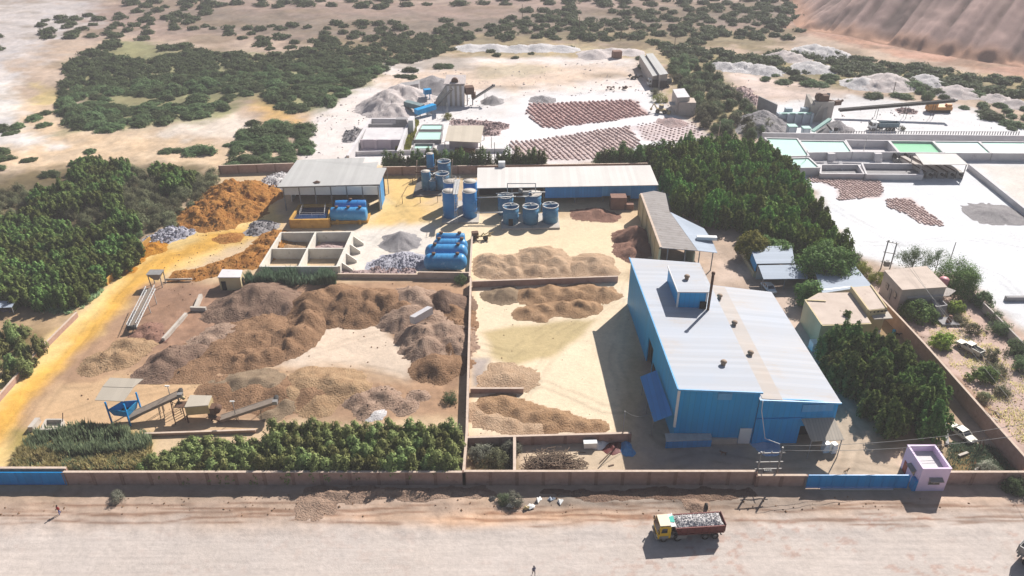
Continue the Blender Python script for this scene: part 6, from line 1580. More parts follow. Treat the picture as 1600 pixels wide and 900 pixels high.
# ------------------------------------------------------------------ crushers
def crusher_left():
    r = thing("stone_crusher", "far concrete crusher tower with a rusty machine on its right side", "crusher", (-20, 280, 0))
    a, b = at(699, 166), at(726, 165); d = 8
    x0, x1, y0 = a.x, b.x, a.y
    MB().prism([(x0, y0), (x1, y0), (x1, y0 + d), (x0, y0 + d)], -.2, 8.0).build("tower", M_CONC, r)
    for i in range(4): MB().box((x0 + .6 + i * (x1 - x0 - 1) / 3, y0 - .25, 3.9), (.9, .5, 7.8)).build("buttress", M_CONCW, r)
    MB().slab([(x0 - 1, y0 - .8, 8.6), (x1 + .6, y0 - .6, 8.6), (x1 + .4, y0 + d + 1, 9.4), (x0 - .6, y0 + d + 1, 9.4)], .3).build("roof_deck", M_PALE, r)
    k = MB(); k.tube([(x0 + 3, y0 + .5, 9.0), (x0 + 3, y0 + 2, 9.0)], 1.3, 14); k.build("flywheel", M_RUST, r)
    k = MB(); k.box((x1 + 1.8, y0 + 2, 5.6), (3.2, 3.6, 2.6), .2); k.box((x1 + 3.4, y0 + 1.2, 4), (1.6, 2.4, 1.6)); k.build("jaw_machine", M_RUST, r)
    for dx in (1.0, 3.0): MB().bar((x1 + dx, y0 + 1.5, -.2), (x1 + dx, y0 + 1.5, 4.4), .4).build("leg", M_CONCG, r)
    MB().prism([(x0 - 4.5, y0 + .5), (x0 - .05, y0 + .5), (x0 - .05, y0 + 5), (x0 - 4.5, y0 + 5)], -.2, [1.5, 7.5, 7.5, 1.5]).build("ramp", M_CONC, r)
    conveyor("belt_conveyor", "dark inclined conveyor on the left flank of the far crusher tower", at(680, 167, .6), at(706, 139, 8.5), 1.5, M_STEEL, M_BLACK, ((.5, 0),), False)
    conveyor("belt_conveyor", "thin dark conveyor reaching up right from the far crusher", at(738, 155, 2.5), at(771, 134, 6.5), 1.1, M_STEEL, M_BLACK, ((.6, 0),), True)
    b = at(650, 175, 2.2); e = at(679, 166, 2.6)
    r = thing("feeder_chute", "bright blue steel chute in front of the far crusher", "chute", (b.x, b.y, 0))
    MB().bar(b, e, 2.4, 1.8).build("chute_body", M_BLUE, r)
    for t in (.2, .8):
        p = b.lerp(e, t); MB().bar((p.x, p.y, -.2), (p.x, p.y, 1.6), .3).build("leg", M_STEEL, r)
    b = at(634, 161, 3.0); e = at(660, 168, 2.4)
    r = thing("feeder_chute", "grey green steel chute left of the blue one", "chute", (b.x, b.y, 0))
    MB().bar(b, e, 2.6, 1.8).build("chute_body", mat("grey green steel", (.18, .26, .27), (.13, .18, .19), rough=.6), r)
    for t in (.2, .8):
        p = b.lerp(e, t); MB().bar((p.x, p.y, -.2), (p.x, p.y, 1.6), .3).build("leg", M_STEEL, r)
    a, b = at(625, 156), at(655, 152); MB().prism([(a.x, a.y), (b.x, b.y), (b.x, b.y + 5), (a.x, a.y + 5)], -.2, 5.2).single("loading_ramp", M_CONCG, "grey concrete loading ramp head above the grey green chute", "ramp")
    p = at(668, 147, 3.5); k = MB(); k.box((p.x, p.y, 4.5), (2.6, 2.2, 1.8), .4); k.bar((p.x - .8, p.y, -.2), (p.x - .8, p.y, 4), .3); k.bar((p.x + .8, p.y, -.2), (p.x + .8, p.y, 4), .3)
    k.single("blue_cabin", M_BLUE, "small blue machine cabin behind the loading ramp", "cabin")
crusher_left()
def crusher_right():
    a = at(1268, 190); b = at(1298, 190)
    r = thing("stone_crusher", "right hand crusher tower of brown concrete with machinery on top", "crusher", (a.x + 3, a.y, 0))
    x0, x1, y0 = a.x, b.x, a.y
    MB().prism([(x0, y0), (x1, y0), (x1, y0 + 6), (x0, y0 + 6)], -.2, 7.0).build("tower", M_BRICK if False else M_GREYWALL, r)
    MB().prism([(x0 - 1.2, y0 - .3), (x0, y0 - .3), (x0, y0 + 6.5), (x0 - 1.2, y0 + 6.5)], -.2, [6.0, 6.0, 8.0, 8.0]).build("side_wall", M_CONC, r)
    MB().bar((x0 + 3.2, y0 - 2.5, .5), (x0 + 5.2, y0 + 3, 9.2), 1.1, .7).build("ramp_beam", M_CONC, r)
    MB().bar((x0 - .5, y0 - 1.8, .5), (x0 + 2.2, y0 - .6, 6), .4, .4).build("brace", M_CONC, r)
    k = MB(); k.tube([(x0 + 1.6, y0 + 1, 8.3), (x0 + 1.6, y0 + 2.2, 8.3)], 1.4, 14); k.build("flywheel", M_RUST, r)
    k = MB(); k.box((x0 + 3, y0 + 2, 8.0), (3.4, 3, 2.0)); k.box((x1 + 1.4, y0 + 1.2, 6.4), (2.4, 1.6, 1.4), .3); k.bar((x1, y0 + 1, 5.5), (x1 + 3.2, y0 + 1, 7.4), .6); k.bar((x0 + 3, y0 + 1.4, 7.4), (x1 + 1.4, y0 + 1.2, 6.6), .7); k.build("jaw_machine", M_RUST, r)
    g = mat("pale green steel", (.34, .56, .48), (.28, .46, .42), rough=.6)
    gb = mat("grey blue concrete", (.50, .56, .60), (.40, .45, .50), rough=.85, scale=.5, bump=.1)
    MB().bar(at(1270, 205, 1.0), at(1297, 186, 3.6), 1.3, .6).build("green_chute", g, r)
    r = thing("feed_bunkers", "row of grey blue concrete bunkers left of the right crusher tower", "bunkers", (a.x - 8, a.y, 0))
    p0, p1 = at(1216, 194), at(1266, 193)
    MB().prism([(p0.x, p0.y), (p1.x, p1.y), (p1.x, p1.y + 4), (p0.x, p0.y + 4)], -.2, 3.2).build("bunker_wall", gb, r)
    for t in (0, .25, .5, .75, 1):
        q = p0.lerp(p1, t); MB().box((q.x, q.y - .3, 1.8), (.8, 1.0, 4.0)).build("divider", gb, r)
    MB().bar((p0.x, p0.y + .5, 3.6), (p1.x, p1.y + .5, 3.6), 1.0, .5).build("walkway", g, r)
    for i, t in enumerate((.35, .85)):
        q = p0.lerp(p1, t); MB().box((q.x, q.y + 3.4, 3.9), (2.4, 1.8, 1.6)).build("feed_box", gb, r)
    for i, (px, py, s) in enumerate(((1237, 212, 2.6), (1259, 215, 2.3))):
        p = at(px, py); q = thing("steel_bin", ["left square grey blue bin on the pond edge below the bunkers", "right square grey blue bin on the pond edge below the green chute"][i], "bin", (p.x, p.y, 0), 0, "grey blue bins on the pond edge")
        MB().prism([(p.x - s / 2, p.y), (p.x + s / 2, p.y), (p.x + s / 2, p.y + s), (p.x - s / 2, p.y + s)], -.1, 3.0).build("bin_body", gb, q)
        MB().box((p.x, p.y + s / 2, 3.1), (s + .4, s + .4, .25)).build("bin_rim", g, q)
        for dx in (-s / 2 + .2, s / 2 - .2): MB().box((p.x + dx, p.y - .12, 1.4), (.25, .25, 3.0)).build("rib", gb, q)
    conveyor("belt_conveyor", "very long thin dark conveyor reaching right across the far quarry yard", at(1311, 172, 2.6), at(1491, 157, 6.4), 1.5, M_BLACK, M_BLACK, ((.34, 0), (.6, 0), (.84, 0)), True, thick=.9)
    p = at(1298, 212); k = thing("pump_set", "dark pump with a slanting arm on the pond edge below the gravel cone", "pump", (p.x, p.y, 0))
    MB().box((p.x + 1, p.y + .5, .8), (2.4, 1.6, 1.6)).build("pump_body", gb, k); MB().bar((p.x + .6, p.y + .5, 1.2), (p.x - 1.8, p.y + .8, 3.6), .5).build("arm", M_BLACK, k); MB().box((p.x + 1.5, p.y + .5, 2.0), (1.0, 1.0, 1.2)).build("engine", M_BLACK, k)
    a = at(1188, 178); MB().prism([(a.x, a.y + 4), at(1212, 182).xy[:], (at(1212, 182).x + .3, at(1212, 182).y + 1), (a.x, a.y + 5.2)], -.2, [5.2, 4.2, 4.2, 5.2]).single("retaining_wall", M_CONCG, "dark grey concrete retaining wall on top of the dark bank", "wall")
    p = at(1468, 176); k = thing("orange_loader", "orange tracked machine body under the head of the very long conveyor", "machine", (p.x, p.y, 0))
    MB().prism([(p.x - 4.4, p.y), (p.x + 4.4, p.y), (p.x + 4.4, p.y + 2.6), (p.x - 4.4, p.y + 2.6)], .7, [2.0, 2.0, 2.4, 2.4]).build("chassis", M_ORANGEP, k)
    MB().prism([(p.x - 4.2, p.y + .2), (p.x - 1.0, p.y + .2), (p.x - 1.0, p.y + 2.4), (p.x - 4.2, p.y + 2.4)], 2.0, [3.6, 4.2, 4.2, 3.6]).build("engine_cover", M_ORANGEP, k)
    MB().box((p.x + 3.3, p.y + 1.2, 2.4), (1.8, 1.6, 1.0)).build("tail_box", M_ORANGEP, k)
    for dy in (0, 2.4): MB().box((p.x, p.y + dy, .4), (7.6, .5, .9)).build("track", M_BLACK, k)
crusher_right()
def far_buildings():
    z = 5.5
    for i, (q, lab) in enumerate((([(999, 86), (1007, 85), (1029, 117), (1020, 119)], "left of the twin long grey sheds"), ([(1009, 84), (1020, 83), (1044, 115), (1031, 117)], "right of the twin long grey sheds with a pale end wall"))):
        zz = z - .8 * (1 - i)
        P = [at(x, y, zz) for x, y in q]; r = thing("long_grey_shed", lab, "shed", (P[3].x, P[3].y, 0), 0, "twin long sheds")
        MB().slab(P, .2).build("roof", M_ROOFG, r)
        c = sum(P, Vector()) / 4
        MB().prism([(p.x + (c.x - p.x) * .03, p.y + (c.y - p.y) * .03) for p in P], -.4, zz - .25).build("wall", M_GREYWALL, r)
        MB().box((P[3].lerp(P[2], .5).x, P[3].y + .35, 1.6), (2.6, .2, 3.0)).build("door", M_DARKIN, r)
    r = thing("quarry_office", "two level grey flat roofed hut cluster at the end of the track thicket", "hut", (40, 245, 0))
    z1, z2 = 4.6, 6.2
    P = [at(x, y, z2) for x, y in ((1051, 140), (1069, 138.5), (1078, 152), (1058, 153))]
    MB().prism([(p.x, p.y) for p in P], -.2, z2).build("upper_block", M_GREYWALL, r); MB().slab([p + Vector((0, 0, .15)) for p in P], .14).build("roof", M_CONCW, r)
    P = [at(x, y, z1) for x, y in ((1058, 153.5), (1084, 153.5), (1088, 161), (1062, 161))]
    MB().prism([(p.x, p.y) for p in P], -.2, z1).build("lower_block", M_GREYWALL, r); MB().slab([p + Vector((0, 0, .15)) for p in P], .14).build("roof", M_ROOFP, r)
    p = at(1055, 163, 3.4); MB().slab([(p.x - 1.8, p.y - .5, 3.2), (p.x + 1.6, p.y - .5, 3.3), (p.x + 1.4, p.y + 3, 3.5), (p.x - 2, p.y + 3, 3.5)], .12).build("porch_roof", M_ROOFG, r)
    for dx in (-1.6, 1.4): MB().bar((p.x + dx, p.y - .3, -.2), (p.x + dx, p.y - .3, 3.2), .15).build("post", M_STEEL, r)
    p = at(1080, 177); MB().box((p.x, p.y + 1.5, 1.5), (2.6, 2.6, 3.4)).build("annex", M_GREYWALL, r)
    p = at(964, 92); MB().box((p.x, p.y + 1.5, 1.6), (4, 3.0, 3.4), .2).single("brick_hut", M_BRICK, "tiny brown ruined hut on the far quarry floor", "hut")
    p = at(995, 122); k = MB()
    for i in range(14): k.rock((p.x + random.uniform(-3.4, 3.4), p.y + random.uniform(-1.4, 1.4), random.uniform(.2, 1.0)), random.uniform(.4, 1.0), random)
    k.single("scrap_pile", M_BLACK, "dark scrap pile in front of the twin long sheds", "scrap")
    p = at(964, 139); k = MB()
    for i in range(18): k.rock((p.x + random.uniform(-3.8, 3.8), p.y + random.uniform(-1.2, 1.2), random.uniform(.2, .9)), random.uniform(.3, .8), random)
    k.single("scrap_pile", M_RUST, "brown scrap pile between the quarry huts and the red field", "scrap")
far_buildings()

# ------------------------------------------------------------------ vegetation
L_HEDGE = leaf_mat("olive hedge leaves", (0.13, 0.165, 0.05), (0.3, 0.33, 0.13), .24)
L_GROVE = leaf_mat("deep green leaves", (0.065, 0.14, 0.024), (0.22, 0.32, 0.06), .28)
L_DARK = leaf_mat("dark conifer like leaves", (0.05, 0.1, 0.025), (0.18, 0.245, 0.065), .28)
L_PLANT = leaf_mat("plantation leaves", (0.065, 0.115, 0.028), (0.2, 0.26, 0.075), .28)
L_SCRUB = leaf_mat("grey green scrub leaves", (.085, .135, .060), (.17, .23, .105), .42, .02)
L_FEATH = leaf_mat("feathery olive leaves", (0.12, 0.135, 0.07), (0.23, 0.23, 0.13), .28, .02)
L_YELL = leaf_mat("yellow green leaves", (.15, .19, .03), (.34, .36, .07), .35)
L_REED = leaf_mat("blue green reeds", (0.21, 0.30, 0.18), (0.39, 0.48, 0.28), .6, .02)
L_REEDB = leaf_mat("dusty blue green reeds", (.09, .14, .09), (.19, .25, .16), .4, .02)
L_STRAW = leaf_mat("straw grass", (0.45, 0.41, 0.18), (0.67, 0.59, 0.31), .6, .02)
L_GREYG = leaf_mat("grey shrub leaves", (0.17, 0.18, 0.13), (0.34, 0.34, 0.26), .28, .02)
M_BARK = mat("bark", (.16, .12, .09), (.10, .075, .055), rough=.95, scale=3, bump=.3)

def quads(C, Nn, U, size, asp):
    """leaf rhombs: centres, normals, long directions"""
    U = U - Nn * np.sum(U * Nn, 1, keepdims=True); U /= np.linalg.norm(U, axis=1, keepdims=True) + 1e-9
    W = np.cross(Nn, U)
    s = size[:, None]
    a = C - U * s * .5; b = C + W * s * asp * .5 + U * s * .05; c = C + U * s * .5; d = C - W * s * asp * .5 + U * s * .05
    V = np.stack([a, b, c, d], 1).reshape(-1, 3)
    F = np.arange(len(V)).reshape(-1, 4)
    return V, F
def unit(a): return a / (np.linalg.norm(a, axis=1, keepdims=True) + 1e-9)
def plume_crown(seed, Rr, H, n, per, ls, h0=.5, rp=.55, spread=.35, low=True):
    """a leafy crown of upright pointed plumes: a tall middle one, shorter ones round it; leaves sit in lumps on each plume"""
    r = np.random.RandomState(seed); Cs = []; Ns = []; Us = []
    for i in range(n):
        q = 0 if i == 0 else math.sqrt((i + .3) / n); an = i * 2.39996 + r.uniform(-.4, .4)
        x, y = Rr * q * math.cos(an), Rr * q * math.sin(an)
        zt = H * (1 - spread * q ** 1.3) * r.uniform(.86, 1.08); zb = h0 * r.uniform(.4, 1.2)
        rr = rp * r.uniform(.8, 1.25) * (1.35 if i == 0 else 1)
        k = int(per * (1.5 if i == 0 else 1))
        t = r.beta(1.25, 1.15, k); a = r.uniform(0, 2 * np.pi, k)
        prof = np.clip(np.sin(np.pi * np.clip(t * .76 + .17, 0, 1)), 0, 1) ** .7
        ph = r.uniform(0, 6.28, 4)
        lump = .70 + .26 * np.sin(a * 2 + t * 9 + ph[0]) + .22 * np.sin(a * 4 - t * 14 + ph[1])
        ra = rr * prof * lump * np.where(r.uniform(0, 1, k) < .8, r.uniform(.8, 1.06, k), r.uniform(.3, .9, k))
        c = np.stack([x * (1 + .12 * t) + ra * np.cos(a), y * (1 + .12 * t) + ra * np.sin(a), zb + (zt - zb) * t + r.normal(0, .12, k)], 1)
        nn = unit(np.stack([np.cos(a), np.sin(a), .35 + .9 * t], 1) + r.normal(0, .28, (k, 3)))
        Cs.append(c); Ns.append(nn); Us.append(r.normal(0, 1, (k, 3)) + np.array([0, 0, .5]))
    C = np.concatenate(Cs)
    return quads(C, np.concatenate(Ns), np.concatenate(Us), ls * r.uniform(.6, 1.3, len(C)), .75)
def dome_crown(seed, Rr, H, n, per, ls, h0=.2, cl=.3, flat=.5, asp=.6, droop=0.0, gap=0.0):
    """clumps on and inside a dome of radius Rr, top H"""
    r = np.random.RandomState(seed); Cs = []; Ns = []; Us = []
    lobes = [(r.uniform(-.35, .35) * Rr, r.uniform(-.35, .35) * Rr, r.uniform(.7, 1.05)) for _ in range(4)]
    for i in range(n):
        v = unit(r.normal(0, 1, (1, 3)))[0]; v[2] = abs(v[2]) ** .8
        lx, ly, ls_ = lobes[i % 4]
        k = r.uniform(.55, 1.0) ** .5 * ls_ * .8
        c = np.array([lx + v[0] * Rr * k, ly + v[1] * Rr * k, h0 + (H - h0) * v[2] * min(1, k * 1.15)])
        m = int(per * r.uniform(.6, 1.4))
        d = unit(r.normal(0, 1, (m, 3))) * (r.uniform(0, 1, (m, 1)) ** .4) * cl * Rr * r.uniform(.6, 1.2)
        d[:, 2] *= flat + .3
        p = c + d; p[:, 2] -= droop * np.hypot(d[:, 0], d[:, 1])
        nn = unit(unit(d) + v * .5 + np.array([0, 0, .6]) + r.normal(0, .45, (m, 3)))
        u = unit(d) + np.array([0, 0, .3]) + r.normal(0, .6, (m, 3))
        Cs.append(p); Ns.append(nn); Us.append(u)
    C = np.concatenate(Cs); C[:, 2] = np.maximum(C[:, 2], .05)
    return quads(C, np.concatenate(Ns), np.concatenate(Us), ls * r.uniform(.6, 1.4, len(C)), asp)
def trunk_mb(h, r0, seed, spread=1.0, n=4):
    rn = random.Random(seed); m = MB()
    m.tube([(0, 0, -.4), (rn.uniform(-.1, .1), rn.uniform(-.1, .1), h * .4), (rn.uniform(-.2, .2), rn.uniform(-.2, .2), h)], [r0, r0 * .75, r0 * .4], 7)
    for i in range(n):
        a = i * 2 * math.pi / n + rn.uniform(-.5, .5); z = h * rn.uniform(.3, .6)
        m.tube([(0, 0, z), (math.cos(a) * spread * .5, math.sin(a) * spread * .5, z + h * .25), (math.cos(a) * spread, math.sin(a) * spread, z + h * .5)], [r0 * .5, r0 * .35, r0 * .15], 5)
    return m
def tree_proto(name, label, cat, group, VF, lm, th, tr, seed, spread=1.0):
    r = thing(name, label, cat, (0, 0, 0), 0, group)
    np_mesh("crown", VF[0], VF[1], lm, False, r)
    trunk_mb(th, tr, seed, spread).build("trunk", M_BARK, r, local=True)
    learn(r); return r
def poisson(poly, dmin, z=0, seed=0, jitter=True, nmax=9999, dens=None):
    P = pxpoly(poly, z) if z is not None else poly
    rn = np.random.RandomState(seed); xs = [p[0] for p in P]; ys = [p[1] for p in P]
    n = int((max(xs) - min(xs)) * (max(ys) - min(ys)) / dmin ** 2 * 6) + 20
    X = rn.uniform(min(xs), max(xs), n); Y = rn.uniform(min(ys), max(ys), n)
    ok = sdf_poly(X, Y, P) > 0; X, Y = X[ok], Y[ok]
    out = []; grid = {}
    for x, y in zip(X, Y):
        k = (int(x // dmin), int(y // dmin)); good = True
        for i in (-1, 0, 1):
            for j in (-1, 0, 1):
                for (a, b) in grid.get((k[0] + i, k[1] + j), ()):
                    if (a - x) ** 2 + (b - y) ** 2 < dmin * dmin: good = False; break
        if good:
            grid.setdefault(k, []).append((x, y)); out.append((x, y))
            if len(out) >= nmax: break
    return out
def plant(protos, spots, s0, s1, used, seed=0, squash=None):
    rn = random.Random(seed)
    for i, (x, y) in enumerate(spots):
        k = rn.randrange(len(protos)); o = protos[k]
        s = rn.uniform(s0, s1); sc = (s * rn.uniform(.92, 1.08), s * rn.uniform(.92, 1.08), s * rn.uniform(.88, 1.12))
        if k not in used: used.add(k); o.location = (x, y, ghp(x, y) - .05); o.rotation_euler = (0, 0, rn.uniform(0, 6.28)); o.scale = sc
        else: copy_tree(o, None, (x, y, ghp(x, y) - .05), rn.uniform(0, 6.28), sc)

# front hedge of small trees
lab = "olive green plume shaped young tree in the dense hedge behind the road wall"
PH = [tree_proto("hedge_tree", lab, "tree", "hedge trees behind the road wall", plume_crown(100 + i, .95, 4.3, 5, 330, .30, .3, 0.76, .42), L_HEDGE, 2.4, .09, i, .6) for i in range(5)]
sp = []
rn = random.Random(5)
xa, xb = at(428, 700).x, at(722, 700).x
for j, y in enumerate((87.6, 89.5, 91.5, 93.5, 95.4)):
    x = xa + (.9 if j % 2 else 0)
    while x < xb: sp.append((x + rn.uniform(-.3, .3), y + rn.uniform(-.3, .3))); x += 1.7
used = set(); plant(PH, sp, 1.0, 1.32, used, 1)
lab2 = "shorter bushier olive tree in the left part of the road hedge"
PH2 = [tree_proto("hedge_tree", lab2, "tree", "shorter hedge trees at the left", plume_crown(120 + i, 1.0, 3.2, 5, 300, .30, .2, 0.81, .4), L_HEDGE, 1.8, .08, i, .6) for i in range(3)]
sp = []; xa, xb = at(243, 715).x, at(428, 715).x
for j, y in enumerate((87.6, 89.4, 91.3, 93.2)):
    x = xa + (.9 if j % 2 else 0) + (1.2 * j if j > 1 else 0)
    while x < xb: sp.append((x + rn.uniform(-.3, .3), y + rn.uniform(-.3, .3))); x += 1.8
used = set(); plant(PH2, sp, .8, 1.2, used, 2)

# the grove
lab = "deep green plume crowned tree inside the dense grove behind the sheds"
PG = [tree_proto("grove_tree", lab, "tree", "trees of the dense grove", plume_crown(140 + i, 1.9, 8.0, 9, 320, .50, .8, .95, .30), L_GROVE, 5.0, .16, i, 1.2) for i in range(6)]
G1 = [(1020, 240), (1060, 222), (1125, 214), (1190, 222), (1225, 245), (1262, 300), (1300, 350), (1322, 385), (1316, 405), (1270, 382), (1225, 366), (1150, 336), (1105, 328), (1060, 312), (1035, 285)]
sp = poisson(G1, 2.75, 5.0, 11)
sp = [s for s in sp if not (s[0] < 34 + 8 and s[1] < 200)]
used = set(); plant(PG, sp, .80, 1.12, used, 3)
lab = "dark tree in the row along the back wall behind the long blue shed"
PG2 = [tree_proto("row_tree", lab, "tree", "tree row behind the long blue shed", plume_crown(150 + i, 1.2, 6.2, 5, 360, .42, .6, 1.16, .45), L_DARK, 3.6, .13, i, .9) for i in range(2)]
sp = []
for px in range(936, 1040, 7):
    p = at(px, 263 if px < 1000 else 258); sp.append((p.x, p.y + 1))
    if px > 970: sp.append((p.x + .6, p.y + 4.5))
used = set(); plant(PG2, sp, .85, 1.15, used, 4)
# small conifer row
lab = "small dark conifer in the row on the back wall behind the tanks"
PC = [tree_proto("conifer", lab, "tree", "conifer row behind the tanks", plume_crown(160 + i, .7, 5.6, 4, 330, .40, .4, 0.92, .55), L_DARK, 3.2, .1, i, .5) for i in range(3)]
sp = []
for px in [603, 611, 619, 628, 638, 646, 654, 660, 670, 680, 688, 696, 706, 713, 721, 730, 738, 746, 754, 764, 778, 786, 793, 800, 808, 817, 826, 834, 842, 849]:
    p = at(px, 268); sp.append((p.x, p.y + 1.2 + random.uniform(-.4, .4)))
used = set(); plant(PC, sp, .95, 1.4, used, 5)
# dark group right of the hall
lab = "tall dark plume crowned tree in the group between the hall and the right wall"
PR = [tree_proto("yard_tree", lab, "tree", "dark trees right of the hall", plume_crown(170 + i, 2.3, 7.2, 12, 340, .46, .5, .88, .34), L_DARK, 4.2, .16, i, 1.2) for i in range(4)]
sp = poisson([(1296, 502), (1334, 492), (1385, 540), (1430, 548), (1470, 590), (1478, 640), (1440, 662), (1380, 650), (1345, 600), (1300, 560)], 3.2, 4.5, 21)
used = set(); plant(PR, sp, .85, 1.15, used, 6)
# left plantation
lab = "bushy dark green tree in the plantation left of the yellow road"
PL = [tree_proto("plantation_tree", lab, "tree", "plantation trees left of the yellow road", plume_crown(180 + i, 2.1, 5.0, 10, 300, .46, .3, .88, .32), L_PLANT, 3.0, .13, i, 1.0) for i in range(4)]
sp = []
for poly in ([(-30, 372), (60, 358), (150, 360), (208, 372), (206, 392), (168, 425), (128, 455), (60, 462), (-30, 462)], [(45, 300), (110, 286), (172, 284), (178, 312), (120, 322), (60, 325)],
             [(112, 252), (160, 247), (205, 255), (198, 280), (150, 282), (118, 275)], [(243, 262), (275, 256), (300, 266), (302, 286), (262, 292)], [(172, 318), (210, 330), (198, 352), (168, 350)], [(0, 335), (60, 332), (95, 350), (40, 362), (-20, 365)]):
    sp += poisson(poly, 2.7, 3.2, 31)
used = set(); plant(PL, sp, .78, 1.12, used, 7)
lab = "pale feathery olive shrub among the plantation trees on the left"
PF = [tree_proto("feathery_shrub", lab, "shrub", "feathery shrubs in the left plantation", dome_crown(190 + i, 2.2, 3.0, 44, 46, .38, .3, .38, .8, .28), L_FEATH, 1.8, .07, i, 1.0) for i in range(3)]
sp = []
for poly in ([(100, 330), (180, 315), (250, 295), (320, 285), (312, 310), (265, 345), (215, 352), (170, 345), (100, 350)], [(195, 262), (245, 270), (250, 298), (180, 305), (180, 285)], [(-20, 300), (40, 292), (50, 325), (-20, 335)], [(10, 425), (45, 412), (50, 440), (10, 450)], [(300, 268), (340, 262), (330, 285), (304, 290)]):
    sp += poisson(poly, 3.0, 1.8, 37)
used = set(); plant(PF, sp, .75, 1.15, used, 8)
lab = "bright green young tree in the small plot left of the pale low wall"
PS = [tree_proto("young_tree", lab, "tree", "young trees left of the pale wall", plume_crown(196 + i, 1.1, 3.8, 5, 300, .32, .2, 0.85, .45), L_HEDGE, 2.0, .08, i, .7) for i in range(2)]
sp = poisson([(-20, 515), (38, 510), (40, 530), (10, 545), (-20, 550)], 2.3, 2, 41) + poisson([(-20, 555), (20, 548), (66, 535), (60, 550), (30, 585), (0, 605), (-20, 610)], 2.3, 2, 42)
used = set(); plant(PS, sp, .75, 1.1, used, 9)

# scrub bushes: a wide belt, the nearest ones are things, the far ones one mass
VB = [dome_crown(210 + i, 3.2, 2.5, 60, 46, .52, .15, .3, .55) for i in range(8)]
BUSH = []
def belt(poly, d, seed, thin=0.0, s=1.0):
    for x, y in poisson(poly, d, 0, seed):
        if thin and float(fbm(np.array([x / 24.]), np.array([y / 24.]), seed, 3)[0]) < thin: continue
        BUSH.append((x, y, s))
belt([(110, 100), (180, 60), (240, 48), (290, 78), (420, 90), (490, 78), (560, 100), (598, 105), (560, 135), (505, 168), (440, 172), (400, 140), (335, 180), (230, 198), (112, 205), (100, 160)], 4.3, 1, .33, 1.1)
belt([(395, 195), (487, 178), (482, 238), (440, 262), (350, 262), (372, 225)], 4.6, 2, .28, 1.1)
belt([(480, 68), (720, 55), (705, 80), (640, 100), (560, 98), (520, 88)], 4.8, 3, .32, 1.1)
belt([(1030, 70), (1140, 84), (1205, 95), (1205, 112), (1120, 100), (1050, 92)], 5.0, 4, .30, 1.1)
belt([(1190, 105), (1290, 118), (1330, 130), (1230, 138), (1195, 128)], 5.5, 5, .34, 1.0)
belt([(1200, 82), (1330, 88), (1480, 112), (1640, 128), (1640, 165), (1520, 150), (1420, 140), (1320, 118), (1210, 105)], 5.2, 6, .32, 1.1)
belt([(1490, 165), (1640, 165), (1640, 215), (1570, 205)], 5.5, 7, .3, 1.0)
belt([(1395, 133), (1470, 140), (1480, 158), (1400, 152)], 7, 8, .42)
belt([(0, 175), (80, 178), (70, 225), (0, 230)], 5.5, 9, .44, .9)
belt([(-50, 240), (120, 245), (100, 290), (-50, 300)], 6.5, 10, .46, .8)
belt([(330, 45), (900, 25), (980, 60), (700, 62), (420, 78)], 7.5, 11, .36, 1.1)
belt([(820, 18), (1330, 12), (1240, 62), (1040, 72), (900, 60)], 7.5, 12, .36, 1.2)
belt([(60, 30), (330, 10), (330, 45), (130, 62), (40, 70)], 8.5, 13, .40, 1.1)
belt([(-20, 60), (60, 50), (60, 75), (-20, 80)], 8, 14, .42, .9)
belt([(750, 72), (900, 74), (880, 92), (780, 90)], 8, 15, .46, .7)
belt([(200, 0), (1320, 0), (1320, 12), (200, 12)], 11, 16, .34, 1.4)
for x, y, s in [(258, 238, 1.1), (276, 236, 1.0), (300, 238, 1.2), (318, 238, 1.1), (447, 150, 1.0), (115, 258, .8), (143, 238, .7), (358, 228, .6), (690, 106, 1.0), (700, 104, .9), (640, 112, .9), (632, 120, .9), (645, 122, .8), (700, 108, .8), (1010, 108, 1.1), (1003, 105, .9), (1000, 92, .9), (1364, 152, 1.0), (1452, 150, .8), (630, 78, .9)]:
    p = at(x, y); BUSH.append((p.x, p.y, s))
HOLES = [pxpoly(q) for q in ([(995, 84), (1022, 80), (1046, 118), (1020, 124)], [(310, 150), (350, 150), (345, 165), (312, 165)])]
BUSH = [b for b in BUSH if all(float(sdf_poly(np.array([b[0]]), np.array([b[1]]), h)[0]) < 0 for h in HOLES)]
BUSH.sort(key=lambda b: b[0] ** 2 + b[1] ** 2)
rn = random.Random(77)
lab = "low dark green scrub bush on the open desert ground beyond the yards"
PB = []
for i in range(8):
    o = np_mesh("scrub_bush", VB[i][0], VB[i][1], L_SCRUB, False); tag(o, lab, "bush", "scrub bushes beyond the yards", "thing"); PB.append(o)
for i, (x, y, s) in enumerate(BUSH[:290]):
    o = PB[i] if i < 8 else PB[i % 8].copy()
    if i >= 8: COL.objects.link(o)
    k = s * rn.uniform(.7, 1.25); o.location = (x, y, ghp(x, y) - .1); o.rotation_euler = (0, 0, rn.uniform(0, 6.28)); o.scale = (k * rn.uniform(.75, 1.35), k * rn.uniform(.75, 1.35), k * rn.uniform(.55, 1.0))
Vs, Fs, n = [], [], 0
VF = [dome_crown(230 + i, 3.2, 2.6, 30, 26, .8, .15, .34, .55) for i in range(3)]
for i, (x, y, s) in enumerate(BUSH[290:]):
    k = s * rn.uniform(.7, 1.4); a = rn.uniform(0, 6.28); ca, sa = math.cos(a) * k, math.sin(a) * k
    V, F = VF[i % 3]
    Vs.append(np.stack([V[:, 0] * ca - V[:, 1] * sa + x, V[:, 0] * sa + V[:, 1] * ca + y, V[:, 2] * k * .75 + ghp(x, y) - .1], 1)); Fs.append(F + n); n += len(V)
if Vs: tag(np_mesh("far_scrub", np.concatenate(Vs), np.concatenate(Fs), L_SCRUB, False), "far scrub thinning out over the hazy desert plain", "scrub", None, "stuff")

